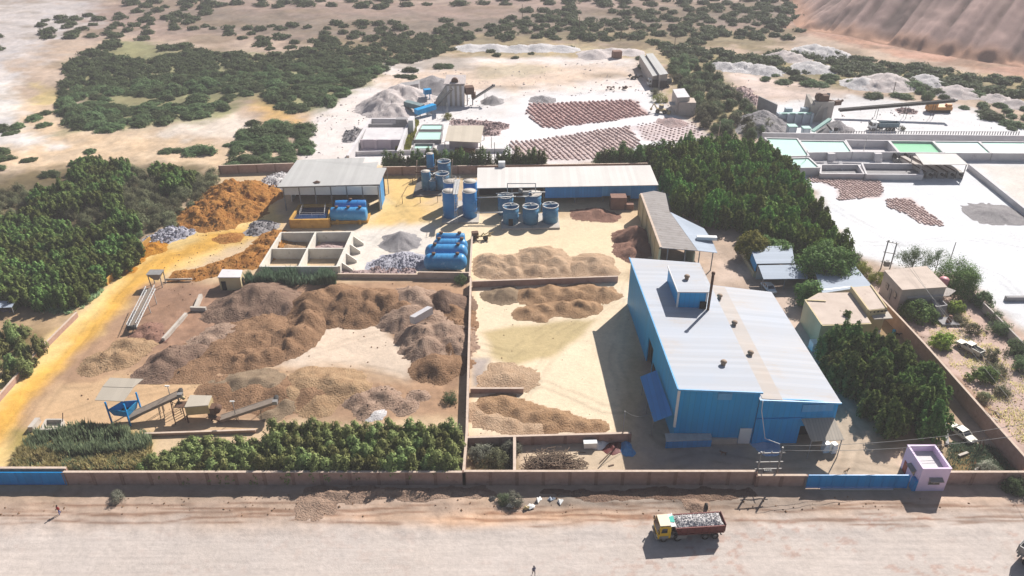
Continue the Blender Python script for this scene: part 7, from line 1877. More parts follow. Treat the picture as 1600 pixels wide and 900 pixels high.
# thicket along the far track
lab = "tall feathery green shrub in the thicket between the two quarry yards"
PT = [tree_proto("thicket_shrub", lab, "shrub", "thicket between the quarry yards", dome_crown(250 + i, 2.6, 4.2, 50, 44, .55, .3, .34, .9, .32), L_FEATH if i == 1 else L_SCRUB, 2.4, .08, i, 1.1) for i in range(3)]
sp = poisson([(1040, 95), (1105, 105), (1125, 135), (1165, 165), (1185, 205), (1140, 218), (1105, 205), (1085, 165), (1060, 135), (1050, 118)], 4.2, 0, 51) + poisson([(1185, 190), (1205, 205), (1180, 222), (1160, 215)], 3.6, 0, 52)
used = set(); plant(PT, sp, .75, 1.2, used, 10)

# single trees
def one_tree(name, label, px, py, VF, lm, th, tr, z=0, s=1.0, spread=1.2):
    p = at(px, py); o = tree_proto(name, label, "tree" if "tree" in name else "shrub", None, VF, lm, th, tr, int(px), spread)
    o.location = (p.x, p.y, ghp(p.x, p.y)); o.scale = (s, s, s); return o
one_tree("round_tree", "big round dark tree with clumped leaves over the pale blue sheds", 1283, 442, dome_crown(301, 7.0, 9.5, 150, 100, .46, 2.4, .22, .7), L_DARK, 5, .3, spread=3)
one_tree("yellow_tree", "yellow green round tree at the edge of the dark grove", 1172, 404, dome_crown(302, 4.8, 7.6, 100, 90, .46, 1.6, .26, .7), L_YELL, 3.5, .2, spread=2)
one_tree("yellow_tree", "second yellow green tree touching the carport corner", 1206, 402, dome_crown(312, 4.0, 5.8, 80, 80, .42, 1.2, .26, .7), L_PLANT, 3.5, .2, spread=2)
one_tree("small_tree", "small light green tree in front of the cream office's left end", 1258, 476, dome_crown(303, 3.4, 6.4, 80, 85, .40, 1.0, .32, .8), L_PLANT, 3, .14, spread=1.2)
one_tree("willow_tree", "big fine leaved round tree right of the small grey house", 1492, 458, dome_crown(304, 5.6, 7.8, 150, 120, .34, 1.4, .24, .9, .35), L_PLANT, 4.5, .25, spread=2.6)
one_tree("feathery_tree", "thin grey green tree behind the small grey house", 1424, 424, dome_crown(305, 4.0, 6.6, 66, 70, .30, 1.6, .30, 1.0, .4), L_SCRUB, 4, .16, spread=1.8)
one_tree("feathery_tree", "thin airy tree between the grey tree and the round fine leaved tree", 1460, 428, dome_crown(306, 2.6, 6.8, 34, 50, .28, 2.2, .34, 1.0, .4), L_SCRUB, 4, .12, spread=1.4)
one_tree("broad_shrub", "broad leaved dark green shrub in front of the small grey house", 1430, 494, dome_crown(307, 4.0, 3.8, 80, 66, .46, .4, .26, .7), L_PLANT, 2, .12, spread=1.6)
one_tree("broad_shrub", "light green small shrub beside the parapet tank room", 1490, 487, dome_crown(308, 2.2, 3.2, 34, 50, .40, .4, .32, .7), L_YELL, 1.6, .08, spread=1)
one_tree("broad_shrub", "pale mottled shrub on the rubble slope left of the pickup", 1472, 540, dome_crown(309, 2.4, 2.8, 40, 55, .40, .3, .3, .7), L_YELL, 1.4, .08, spread=1)
one_tree("broad_shrub", "green shrub directly in front of the white pickup", 1533, 594, dome_crown(310, 2.6, 2.6, 44, 55, .38, .3, .3, .7), L_PLANT, 1.4, .08, spread=1)
one_tree("broad_shrub", "dense grey green bush half over the overgrown wall", 1535, 478, dome_crown(311, 2.4, 3.4, 50, 60, .34, .4, .3, .8), L_SCRUB, 1.8, .08, spread=1)
for i, (px, py, s, lm, lab) in enumerate([(1520, 520, .8, L_FEATH, "pale dry shrub behind the white pickup"), (1560, 520, .9, L_SCRUB, "grey green shrub along the overgrown wall, the upper one"), (1585, 548, 1.0, L_SCRUB, "grey green shrub along the overgrown wall, the middle one"),
        (1598, 575, 1.0, L_SCRUB, "grey green shrub along the overgrown wall at the picture edge"), (1548, 560, .8, L_FEATH, "airy straw coloured shrub right of the pickup"), (1555, 585, .8, L_FEATH, "airy shrub below the straw coloured one"),
        (1500, 505, .6, L_FEATH, "small pale shrub by the well slab"), (1565, 615, .7, L_FEATH, "dry shrub at the foot of the tall right wall's outer lot"), (1540, 625, .6, L_FEATH, "small dry shrub on the rubble strip"), (1556, 500, .8, L_SCRUB, "bush in the corner by the overgrown wall"),
        (1350, 425, .9, L_YELL, "yellow green shrub at the edge of the white yard by the pole frame"), (1335, 412, .9, L_FEATH, "olive shrub below the right end of the grove"), (1372, 440, .9, L_YELL, "low yellow green shrub behind the cream office"), (1398, 462, .6, L_PLANT, "small shrub in the gap beside the grey house"),
        (806, 788, .6, L_GREYG, "grey green weed bush with litter on the road verge"), (788, 785, .55, L_REED, "small blue green weed beside the grey green verge bush"), (186, 779, .5, L_GREYG, "small pale flowering weed on the left road verge"),
        (750, 712, .8, L_GREYG, "pale speckled shrub in the left corner of the shrub enclosure"), (775, 720, .8, L_FEATH, "rusty olive bush in the middle of the shrub enclosure"), (797, 707, .7, L_GREYG, "pale shrub in the right corner of the shrub enclosure"),
        (1543, 738, .7, L_GREYG, "grey shrub in the corner behind the right road wall"), (1395, 655, .8, L_PLANT, "small bush at the foot of the dark tree group"), (1590, 768, .9, L_SCRUB, "dark bush outside the road wall at the right edge"),
        (716, 512, .5, L_FEATH, "small weed by the long dividing wall, the upper one"), (712, 535, .4, L_FEATH, "small weed by the long dividing wall, the middle one"), (706, 625, .6, L_SCRUB, "dark weed by the long dividing wall near the hedge"), (720, 440, .7, L_SCRUB, "weed below the wall of the lying vessels"),
        (218, 370, .5, L_SCRUB, "lone small conifer by the white rocks"), (130, 474, .7, L_SCRUB, "dark shrub on the left bank of the yellow road"), (844, 197, .01, L_SCRUB, ""), (700, 186, .8, L_YELL, "green bush by the far tan roofed shed"), (935, 160, .01, L_SCRUB, ""),
        (1032, 158, 1.1, L_YELL, "yellow green tree left of the quarry huts"), (1023, 148, .9, L_FEATH, "paler shrub behind the yellow green one by the quarry huts"), (1410, 203, .5, L_FEATH, "brown dry bush on the far quarry yard edge")]):
    if s < .1: continue
    o = one_tree("wild_shrub", lab, px, py, dome_crown(330 + i, 2.6, 2.9, 42, 44, .36, .2, .32, .8, .4), lm, 1.4, .06, s=s, spread=1.0)
# reeds and grass: stuff
def blades(name, label, poly, n, hh, lm, seed, w=.09, lean=.3, dens=None, z=0):
    P = pxpoly(poly); rn = np.random.RandomState(seed); xs = [p[0] for p in P]; ys = [p[1] for p in P]
    X = rn.uniform(min(xs), max(xs), n * 4); Y = rn.uniform(min(ys), max(ys), n * 4)
    nz = fbm(X / 2.5, Y / 2.5, seed, 3)
    ok = (sdf_poly(X, Y, P) + (nz - .5) * 2 > 0) & (rn.uniform(0, 1, n * 4) < sstep(.3, .6, nz) + .15); X, Y, nz = X[ok][:n], Y[ok][:n], nz[ok][:n]; n = len(X)
    h = hh * rn.uniform(.5, 1.15, n) * (.6 + .8 * nz); a = rn.uniform(0, 6.28, n); l = rn.uniform(0, lean, n) * h
    B = np.stack([X, Y, gh(X, Y) - .05], 1); d = np.stack([np.cos(a), np.sin(a), 0 * a], 1); s = np.stack([-np.sin(a), np.cos(a), 0 * a], 1) * (w * rn.uniform(.6, 1.4, n))[:, None]
    T = B + d * l[:, None]; T[:, 2] += h; M = B + d * (l * .35)[:, None]; M[:, 2] += h * .55
    V = np.stack([B - s, B + s, M + s * .9, T, M - s * .9], 1).reshape(-1, 3); k = np.arange(n)[:, None] * 5
    me = bpy.data.meshes.new(name); me.from_pydata(V.tolist(), [], (k + np.array([0, 1, 2, 3, 4])).tolist()); me.materials.append(lm)
    o = bpy.data.objects.new(name, me); COL.objects.link(o); return tag(o, label, "grass", None, "stuff")
blades("reeds", "blue green reeds at the lower left corner of the compound", [(28, 705), (45, 678), (140, 670), (238, 676), (232, 708), (120, 715)], 4200, 1.9, L_REED, 61, .10)
blades("dry_grass", "yellowish dry grass between the reeds and the road wall", [(22, 736), (28, 705), (120, 708), (235, 700), (225, 737)], 5200, 1.2, L_STRAW, 62, .08, .6)
blades("green_grass", "short green grass among the straw near the road wall", [(22, 736), (28, 705), (120, 708), (235, 700), (215, 737)], 3000, 1.0, L_REED, 66, .08, .5)
blades("reeds", "dense reed strip along the front of the concrete bins", [(384, 446), (392, 436), (460, 435), (523, 435), (525, 444), (470, 448)], 3600, 2.8, L_REEDB, 63, .10)
blades("green_grass", "grass strip between the walled basin and the small ponds", [(618, 236), (648, 190), (655, 192), (640, 236)], 1600, 1.4, L_YELL, 64, .16)
blades("dry_grass", "rank grass and weeds behind the lilac gatehouse", [(1478, 740), (1470, 690), (1545, 700), (1592, 740)], 3400, .5, L_REEDB, 65, .05, .8)
blades("dry_grass", "dry weeds on the stony lot outside the tall right wall", [(1440, 500), (1500, 480), (1600, 590), (1600, 700), (1540, 640)], 4200, .42, L_STRAW, 67, .05, .9)
blades("dry_grass", "weeds in the shrub enclosure behind the road wall", [(738, 742), (738, 695), (802, 695), (802, 742)], 900, .7, L_FEATH, 68, .07, .7)
blades("green_grass", "low green weeds under the plantation edge by the yellow road", [(60, 478), (130, 455), (165, 452), (120, 490), (60, 492)], 1200, .7, L_REED, 69, .1, .6)

# scattered stones: stuff
def stones(name, label, polys, m, r0, r1, seed):
    rn = random.Random(seed); mb = MB()
    for poly, n in polys:
        P = pxpoly(poly); xs = [p[0] for p in P]; ys = [p[1] for p in P]; k = 0
        X = np.array([rn.uniform(min(xs), max(xs)) for _ in range(n * 3)]); Y = np.array([rn.uniform(min(ys), max(ys)) for _ in range(n * 3)])
        ok = (sdf_poly(X, Y, P) > 0) & (fbm(X / 4, Y / 4, seed, 3) > .48)
        for x, y in zip(X[ok][:n], Y[ok][:n]):
            r = r0 + (r1 - r0) * rn.random() ** 3; mb.rock((x, y, ghp(x, y) + r * .2), r, rn)
    o = mb.build(name, m); return tag(o, label, "stones", None, "stuff")
stones("loose_stones", "loose brown clods and stones on the yards and the road verge", [([(0, 808), (0, 770), (1600, 775), (1600, 800), (900, 812)], 260), ([(100, 660), (230, 440), (735, 440), (728, 660)], 500), ([(740, 690), (740, 440), (990, 440), (960, 690)], 60),
    ([(1400, 500), (1500, 470), (1620, 600), (1620, 745), (1560, 690)], 500), ([(1480, 740), (1470, 690), (1545, 700), (1592, 740)], 120), ([(200, 440), (240, 370), (430, 330), (420, 380), (300, 420)], 220)], M_BROWN, .05, .24, 71)
stones("loose_stones", "pale stones lying about the white quarry yards", [([(560, 260), (560, 110), (1000, 95), (1110, 215), (1000, 150), (780, 150), (700, 250)], 700), ([(1120, 95), (1300, 130), (1500, 160), (1600, 200), (1330, 210), (1200, 160)], 350), ([(455, 300), (500, 160), (560, 120), (600, 180), (545, 250)], 250)], M_PALE, .12, .5, 72)

# ------------------------------------------------------------------ vehicles
def wheels(root, spots, r, w):
    for x, y in spots:
        s = 1 if y > 0 else -1
        t = MB(); t.lathe([(r * .55, -w / 2), (r * .95, -w / 2), (r, -w / 3), (r, w / 3), (r * .95, w / 2), (r * .55, w / 2)], (x, y, r), 20, 'y')
        ty = t.build("wheel", M_BLACK, root, local=True)
        q = MB(); q.lathe([(0, -w * .36), (r * .3, -w * .40), (r * .34, -w * .2), (r * .56, -w * .38), (r * .56, w * .38), (r * .34, w * .2), (r * .3, w * .40), (0, w * .36)], (x, y, r), 16, 'y')
        q.build("rim", M_STEEL, ty, local=True)
def dump_truck(name, label, loc, rz, cabm, bodym, loadm, roofm=None, axles=4, load=True):
    """length along -X (cab) to +X"""
    r = thing(name, label, "truck", loc, rz)
    k = MB()
    for y in (-.42, .42): k.box((.3, y, .95), (8.6, .18, .34))
    k.box((-2.9, 0, .8), (1.2, 2.0, .5)); k.box((-1.2, -.95, .85), (1.3, .6, .65)); k.box((-1.2, .95, .85), (1.3, .6, .65)); k.box((4.5, 0, .75), (.2, 2.2, .25))
    k.build("chassis", M_STEEL, r, local=True)
    # cab, sloped nose
    c = MB(); f, b = -4.75, -2.85; w = 1.22
    c.add([(f + .1, -w, .75), (b, -w, .75), (b, w, .75), (f + .1, w, .75), (f, -w, 1.75), (b, -w, 1.75), (b, w, 1.75), (f, w, 1.75), (f + .35, -w * .94, 2.95), (b, -w * .94, 3.0), (b, w * .94, 3.0), (f + .35, w * .94, 2.95)],
          [[0, 3, 2, 1], [0, 1, 5, 4], [1, 2, 6, 5], [2, 3, 7, 6], [3, 0, 4, 7], [4, 5, 9, 8], [5, 6, 10, 9], [6, 7, 11, 10], [7, 4, 8, 11], [8, 9, 10, 11]])
    cab = c.build("cab", cabm, r, local=True)
    g = MB(); g.add([(f + .00, -w * .88, 1.82), (f + .00, w * .88, 1.82), (f + .32, w * .84, 2.82), (f + .32, -w * .84, 2.82), (f - .03, -w * .88, 1.82), (f - .03, w * .88, 1.82), (f + .28, w * .84, 2.82), (f + .28, -w * .84, 2.82)],
                     [[4, 7, 6, 5], [0, 1, 2, 3], [0, 4, 5, 1], [1, 5, 6, 2], [2, 6, 7, 3], [3, 7, 4, 0]])
    g.build("windscreen", M_GLASS, cab, local=True)
    for s in (-1, 1):
        g = MB(); y0, y1 = s * (w * .99 + .005), s * (w * .955 + .005)
        g.add([(f + .5, y0, 1.85), (b - .55, y0, 1.85), (b - .55, y1, 2.65), (f + .62, y1, 2.65), (f + .5, y0 + s * .025, 1.85), (b - .55, y0 + s * .025, 1.85), (b - .55, y1 + s * .025, 2.65), (f + .62, y1 + s * .025, 2.65)],
              [[0, 1, 2, 3], [4, 7, 6, 5], [0, 4, 5, 1], [1, 5, 6, 2], [2, 6, 7, 3], [3, 7, 4, 0]])
        g.build("side_window", M_GLASS, cab, local=True)
        h = MB(); h.box((f + .04, s * .85, .98), (.1, .42, .24)); h.build("headlight", M_WHITE_P, cab, local=True)
        h = MB(); h.box((f + .1, s * (w + .22), 2.25), (.12, .22, .6)); h.bar((f + .2, s * w, 2.5), (f + .1, s * (w + .2), 2.5), .05); h.build("mirror", M_BLACK, cab, local=True)
        h = MB(); h.box((f + .95, s * (w - .12), 1.0), (1.25, .34, .5)); h.build("mudguard", M_STEEL, r, local=True)
    MB().box((f + 1.08, 0, 3.05), (1.55, 2.1, .12)).build("cab_roof", roofm or cabm, cab, local=True)
    MB().box((f + .02, 0, .72), (.3, 2.4, .42)).build("bumper", M_STEEL, r, local=True)
    # tipper body
    x0, x1, W, zb, zt = -2.35, 4.7, 1.27, 1.35, 2.72
    t = MB()
    t.add([(x0 + .55, -W, zb), (x1, -W, zb), (x1, W, zb), (x0 + .55, W, zb), (x0, -W, zt), (x1 + .12, -W, zt), (x1 + .12, W, zt), (x0, W, zt),
           (x0 + .12, -W + .1, zt), (x1, -W + .1, zt), (x1, W - .1, zt), (x0 + .12, W - .1, zt), (x0 + .65, -W + .1, zb + .5), (x1 - .05, -W + .1, zb + .5), (x1 - .05, W - .1, zb + .5), (x0 + .65, W - .1, zb + .5)],
          [[0, 3, 2, 1], [0, 1, 5, 4], [1, 2, 6, 5], [2, 3, 7, 6], [3, 0, 4, 7], [4, 5, 9, 8], [5, 6, 10, 9], [6, 7, 11, 10], [7, 4, 8, 11], [8, 9, 13, 12], [9, 10, 14, 13], [10, 11, 15, 14], [11, 8, 12, 15], [12, 13, 14, 15]])
    body = t.build("tipper_body", bodym, r, local=True)
    q = MB()
    for i in range(7):
        x = x0 + .9 + i * (x1 - x0 - 1.0) / 6
        for s in (-1, 1): q.box((x, s * (W + .04), (zb + zt) / 2), (.12, .09, zt - zb))
    for s in (-1, 1): q.box(((x0 + x1) / 2 + .3, s * (W + .05), zb + .1), (x1 - x0 - .5, .1, .14)); q.box(((x0 + x1) / 2, s * (W + .02), zt - .05), (x1 - x0, .12, .12))
    q.build("rib", bodym, body, local=True)
    h = MB(); h.box((x0 - .38, 0, 2.95), (.95, 2.3, .1)); h.box((x0 + .05, 0, 2.8), (.1, 2.5, .5)); h.build("headboard", M_STEELL, body, local=True)
    MB().box((x1 + .16, 0, zt - .55), (.08, 2.5, 1.5)).build("tailgate", bodym, body, local=True)
    if load:
        nx, ny = 46, 18; X, Y = np.meshgrid(np.linspace(x0 + .15, x1 - .1, nx), np.linspace(-W + .11, W - .11, ny))
        e = np.minimum(np.minimum(X - x0, x1 - X), (W - np.abs(Y)) * 1.0)
        Z = zt - .18 + np.minimum(e, .9) * .55 + (fbm(X * 3, Y * 3, 9, 3) - .5) * .3
        idx = np.arange(nx * ny).reshape(ny, nx); F = np.stack([idx[:-1, :-1], idx[:-1, 1:], idx[1:, 1:], idx[1:, :-1]], -1).reshape(-1, 4)
        mb = MB(); mb.add(np.stack([X, Y, Z], -1).reshape(-1, 3).tolist(), F.tolist())
        rn = random.Random(8)
        for i in range(260):
            x, y = rn.uniform(x0 + .3, x1 - .2), rn.uniform(-W + .2, W - .2); ee = min(x - x0, x1 - x, W - abs(y))
            mb.rock((x, y, zt - .12 + min(ee, .9) * .55), rn.uniform(.07, .17), rn)
        mb.build("stone_load", loadm, r, local=True)
    wheels(r, [(x, s * 1.02) for x in ((-3.75, -1.75, 2.2, 3.6) if axles == 4 else (-3.7, 1.9, 3.3)) for s in (-1, 1)], .54, .42)
    return r
p = at(1076, 843); 
t = dump_truck("dump_truck", "yellow cab dump truck with a maroon tipper full of white stone on the road", (p.x, p.y + 1.0, 0), R(4.5), M_YELLOW, M_MAROON, M_WHITE, mat("cream roof paint", (.72, .62, .46), (.64, .54, .40), rough=.5))
sc_ = mb = MB(); mb.slab([(-2.9, -.35, 3.06), (-2.25, -.45, 3.08), (-2.2, .75, 3.08), (-2.85, .6, 3.06)], .05); mb.build("green_cloth", mat("sea green cloth", (.10, .50, .40), (.08, .40, .33), rough=.8), t, local=True)
M_TRB = mat("grey blue tipper paint", (.16, .24, .28), (.12, .18, .21), rough=.6, scale=.6)
p = at(1381, 205); dump_truck("dump_truck", "white cab dump truck with a grey blue tipper under the very long conveyor", (p.x, p.y + 1.2, 0), R(2), M_WHITE_P, M_TRB, M_GREY, None, 3, False)
p = at(1030, 136); dump_truck("dump_truck", "small looking white cab truck with a dark tipper at the end of the twin sheds", (p.x, p.y + 1.2, 0), R(2), M_WHITE_P, mat("dark tipper paint", (.10, .12, .13), (.07, .085, .09), rough=.7), M_GREY, None, 3, False)
p = at(1590, 868); dump_truck("dump_truck", "dark grey truck only half in view at the lower right edge", (p.x + 2.9, p.y - 3.7, 0), R(127), M_WHITE_P, M_STEEL, M_GREY, None, 3, False)

def car(name, label, cat, loc, rz, L, W, H, paint, kind="sedan"):
    r = thing(name, label, cat, loc, rz)
    h = L / 2; w = W / 2
    if kind == "pickup": prof = [(-h, .45), (-h, .95), (-h * .96, 1.08), (-h * .45, 1.14), (-h * .45, 1.14), (h * .98, 1.10), (h, 1.0), (h, .45)]; cabp = [(-h * .48, 1.12), (-h * .24, H), (h * .22, H), (h * .27, 1.1)]
    else: prof = [(-h, .38), (-h, .70), (-h * .94, .82), (-h * .45, .94), (h * .55, .96), (h * .96, .88), (h, .72), (h, .38)]; cabp = [(-h * .50, .92), (-h * .18, H), (h * .36, H), (h * .68, .94)]
    def extr(pf, wb, wt, zmid):
        vs = []
        for s in (-1, 1):
            for x, z in pf: vs.append((x, s * (wb + (wt - wb) * max(0, (z - zmid)) / .5), z))
        n = len(pf); fs = [list(range(n)), list(range(n, 2 * n))[::-1]] + [[i, i + n, (i + 1) % n + n, (i + 1) % n] for i in range(n)]
        return vs, fs
    b = MB(); b.add(*extr(prof, w, w * .97, .6)); body = b.build("body", paint, r, local=True)
    bv = body.modifiers.new("soft", 'BEVEL'); bv.width = .07; bv.segments = 2
    c = MB(); vs = []
    for s in (-1, 1):
        for i, (x, z) in enumerate(cabp): vs.append((x, s * (w * .95 if z < 1.2 and i in (0, 3) else w * .80), z))
    c.add(vs, [[0, 1, 2, 3], [7, 6, 5, 4], [0, 4, 5, 1], [1, 5, 6, 2], [2, 6, 7, 3], [3, 7, 4, 0]])
    gh_ = c.build("cabin_glass", M_GLASS, r, local=True)
    t = MB(); (xa, z), (xb, _) = cabp[1], cabp[2]
    t.box(((xa + xb) / 2, 0, H + .012), (xb - xa + .12, W * .84, .07)); t.build("roof", paint, r, local=True)
    q = MB()
    for s in (-1, 1):
        for i, j in ((0, 1), (2, 3)):
            a, e = Vector(vs[i + (4 if s > 0 else 0)]), Vector(vs[j + (4 if s > 0 else 0)]); q.bar(a + Vector((0, s * .012, 0)), e + Vector((0, s * .012, 0)), .11, .09)
        m = (cabp[1][0] + cabp[2][0]) / 2; q.bar((m, s * w * .955, .95), (m, s * (w * .80 + .01), H), .10, .07)
    q.build("pillar", paint, r, local=True)
    if kind == "pickup":
        k = MB(); k.box((h * .63, 0, 1.115), (h * .62, W * .82, .02)); k.build("load_bed", M_DARKIN, r, local=True)
        k = MB()
        for s in (-1, 1): k.box((h * .63, s * w * .92, 1.22), (h * .70, .1, .26))
        k.box((h * .97, 0, 1.22), (.1, W * .9, .26)); k.build("bed_side", paint, r, local=True)
    for s in (-1, 1):
        MB().box((-h + .02, s * w * .68, .72 if kind != "pickup" else .88), (.08, .34, .17)).build("headlight", M_STEELL, r, local=True)
        MB().box((h - .01, s * w * .78, .76 if kind != "pickup" else .9), (.06, .22, .2)).build("tail_light", mat("red lamp glass", (.35, .02, .02), rough=.3), r, local=True)
    MB().box((-h - .03, 0, .45), (.16, W * .94, .2)).build("bumper", M_STEEL, r, local=True); MB().box((h + .03, 0, .45), (.16, W * .94, .2)).build("bumper", M_STEEL, r, local=True)
    wheels(r, [(x, s * (w - .1)) for x in (-h * .62, h * .6) for s in (-1, 1)], .33 if kind != "pickup" else .38, .22)
    return r
M_CARW = mat("white car paint", (.74, .74, .74), (.70, .70, .70), rough=.25, spec=.5)
M_CARC = mat("dusty cream car paint", (.60, .57, .48), (.54, .51, .43), rough=.5)
p = at(1204, 459); car("parked_car", "white sedan parked under the edge of the pale carport", "car", (p.x, p.y + 1.6, 0), R(-80) + math.pi, 4.5, 1.75, 1.45, M_CARW)
p = at(1517, 554); car("pickup_truck", "dusty white double cab pickup on the stony lot right of the tall wall", "pickup", (p.x + .2, p.y + 1.2, .05), R(-62), 5.1, 1.75, 1.72, M_CARC, "pickup")
p = at(1505, 686); car("parked_car", "old white car in the shade of the tall right wall", "car", (p.x, p.y + .7, .05), R(112), 4.4, 1.7, 1.42, M_CARC)
def loader():
    p = at(1034, 178); r = thing("wheel_loader", "yellow backhoe loader by the grey quarry huts", "loader", (p.x, p.y + 1, 0), R(-25))
    MB().box((0, 0, 1.2), (3.6, 1.5, .9)).build("chassis", M_YELD, r, local=True)
    c = MB(); c.box((-.2, 0, 2.3), (1.4, 1.4, 1.3)); cb = c.build("cab", M_GLASS, r, local=True)
    MB().box((-.2, 0, 3.0), (1.6, 1.6, .12)).build("cab_roof", M_YELD, cb, local=True)
    b = MB(); b.box((2.9, 0, .6), (.9, 2.2, .9)); b.bar((1.2, .6, 1.6), (2.7, .6, .8), .25); b.bar((1.2, -.6, 1.6), (2.7, -.6, .8), .25); b.build("bucket", M_YELD, r, local=True)
    b = MB(); b.bar((-1.8, 0, 1.4), (-3.0, 0, 3.2), .35); b.bar((-3.0, 0, 3.2), (-3.9, 0, 1.3), .3); b.box((-3.9, 0, 1.0), (.7, .7, .7)); b.build("digger_arm", M_YELD, r, local=True)
    wheels(r, [(1.3, .85), (1.3, -.85), (-1.3, .85), (-1.3, -.85)], .7, .45)
loader()
def scrap_vehicle():
    p = at(6, 486); r = thing("lean_to", "pale sheet roof lean-to at the left edge under the plantation", "lean-to", (p.x, p.y, 0))
    MB().slab([at(-25, 482, 2.2), at(18, 480, 2.2), at(24, 470, 2.4), at(-20, 470, 2.4)], .1).build("roof", M_ROOFB, r)
    for q in (at(16, 480, 2.2), at(-20, 481, 2.2)): MB().bar((q.x, q.y + .3, -.2), (q.x, q.y + .3, 2.15), .15).build("post", M_STEEL, r)
    b = MB(); p = at(10, 488); rn = random.Random(2)
    for i in range(16): b.rock((p.x + rn.uniform(-1.6, 1.2), p.y + rn.uniform(-.4, .8), rn.uniform(.2, .8)), rn.uniform(.2, .5), rn)
    b.single("scrap_pile", mat("lilac grey scrap", (.25, .22, .26), (.15, .13, .15), scale=2), "lilac grey scrap heap beside the pale lean-to", "scrap")
scrap_vehicle()

# ------------------------------------------------------------------ people and animals
def skin_figure(name, pts, edges, rad, parent, face_mat, mats):
    me = bpy.data.meshes.new(name); me.from_pydata(pts, edges, [])
    o = bpy.data.objects.new(name, me); COL.objects.link(o)
    sk = o.modifiers.new("skin", 'SKIN'); sk.use_smooth_shade = True
    for i, r in enumerate(rad): me.skin_vertices[0].data[i].radius = (r[0], r[1]) if hasattr(r, '__len__') else (r, r)
    me.skin_vertices[0].data[0].use_root = True
    ss = o.modifiers.new("sub", 'SUBSURF'); ss.levels = 1; ss.render_levels = 1
    dg = bpy.context.evaluated_depsgraph_get(); dg.update()
    m2 = bpy.data.meshes.new_from_object(o.evaluated_get(dg)); m2.name = name
    bpy.data.objects.remove(o)
    m2.materials.clear()
    for m in mats: m2.materials.append(m)
    for pl in m2.polygons: pl.material_index = face_mat(pl.center)
    o = bpy.data.objects.new(name, m2); COL.objects.link(o); o.parent = parent
    return o
M_SKIN = mat("brown skin", (.20, .11, .07), rough=.6)
M_HAIR = mat("black hair", (.015, .013, .012), rough=.7)
def person(label, loc, rz, shirt, trousers, carry=False):
    r = thing("person", label, "person", loc, rz)
    P = [(0, 0, .95), (0, .01, 1.15), (0, .0, 1.38), (0, .01, 1.50), (0, .03, 1.58), (0, .03, 1.68), (0, .02, 1.74),
         (-.10, 0, .90), (-.11, .16, .50), (-.11, .10, .10), (-.11, .24, .05), (.10, 0, .90), (.11, -.10, .50), (.11, -.24, .12), (.11, -.12, .06),
         (-.19, 0, 1.42), (-.25, -.06, 1.15), (-.22, .12 if carry else -.02, .93 if not carry else 1.10), (-.21, .20 if carry else .03, .86 if not carry else 1.16), (.19, 0, 1.42), (.25, .04, 1.15), (.21, .20, .98), (.20, .27, .95)]
    E = [(0, 1), (1, 2), (2, 3), (3, 4), (4, 5), (5, 6), (0, 7), (7, 8), (8, 9), (9, 10), (0, 11), (11, 12), (12, 13), (13, 14), (2, 15), (15, 16), (16, 17), (17, 18), (2, 19), (19, 20), (20, 21), (21, 22)]
    Rd = [(.15, .11), (.15, .10), (.17, .11), .06, .09, .105, .06, .09, .065, .05, .045, .09, .065, .05, .045, .065, .048, .04, .04, .065, .048, .04, .04]
    fm = lambda c: 0 if (c.z > 1.50 or (abs(c.x) > .155 and c.z < 1.12 and c.z > .8)) else (1 if c.z > .93 else (2 if c.z > .11 else 3))
    skin_figure("body", P, E, Rd, r, fm, [M_SKIN, shirt, trousers, M_BLACK])
    h = MB(); h.lathe([(.112, 1.66), (.118, 1.71), (.10, 1.78), (.05, 1.815), (0, 1.82)], (0, .015, 0), 14); h.build("hair", M_HAIR, r, local=True)
    n = MB(); n.box((0, .14, 1.65), (.03, .04, .05)); n.build("nose", M_SKIN, r, local=True)
    if carry: MB().box((-.16, .24, 1.2), (.10, .03, .16)).build("held_paper", M_WHITE_P, r, local=True)
p = at(94, 804); person("person in a red top and blue trousers walking on the left road verge", (p.x, p.y, ghp(p.x, p.y)), R(160), mat("red cloth", (.42, .05, .05), (.32, .04, .04)), mat("blue cloth", (.05, .12, .42), (.04, .09, .33)))
p = at(834, 898.5); person("person in dark clothes standing on the road at the bottom of the picture", (p.x, p.y, ghp(p.x, p.y)), R(200), mat("slate cloth", (.12, .12, .18), (.09, .09, .14)), mat("dark grey cloth", (.10, .09, .11), (.07, .065, .08)), True)
def dog(label, loc, rz, m):
    r = thing("dog", label, "dog", loc, rz)
    P = [(0, 0, .52), (.28, 0, .54), (.42, 0, .64), (.52, 0, .76), (.66, 0, .73), (.78, 0, .69), (-.26, 0, .53), (-.34, 0, .50), (-.52, 0, .62), (-.62, 0, .74),
         (.30, .09, .42), (.31, .10, .22), (.33, .10, .03), (.30, -.09, .42), (.27, -.10, .22), (.29, -.10, .03), (-.30, .10, .42), (-.24, .11, .30), (-.38, .11, .18), (-.35, .11, .03), (-.30, -.10, .42), (-.27, -.11, .30), (-.42, -.11, .18), (-.39, -.11, .03), (.55, .06, .84), (.55, -.06, .84)]
    E = [(0, 1), (1, 2), (2, 3), (3, 4), (4, 5), (0, 6), (6, 7), (7, 8), (8, 9), (1, 10), (10, 11), (11, 12), (1, 13), (13, 14), (14, 15), (6, 16), (16, 17), (17, 18), (18, 19), (6, 20), (20, 21), (21, 22), (22, 23), (3, 24), (3, 25)]
    Rd = [(.13, .13), (.13, .16), .09, .085, .06, .04, (.11, .12), .07, .03, .018, .06, .04, .035, .06, .04, .035, .075, .05, .033, .033, .075, .05, .033, .033, .022, .022]
    skin_figure("body", P, E, Rd, r, lambda c: 0, [m])
p = at(1321, 739); dog("tan dog standing on the sunny yard near the lilac gatehouse", (p.x, p.y, .02), R(25), mat("tan fur", (.34, .22, .13), (.26, .16, .09), scale=4))
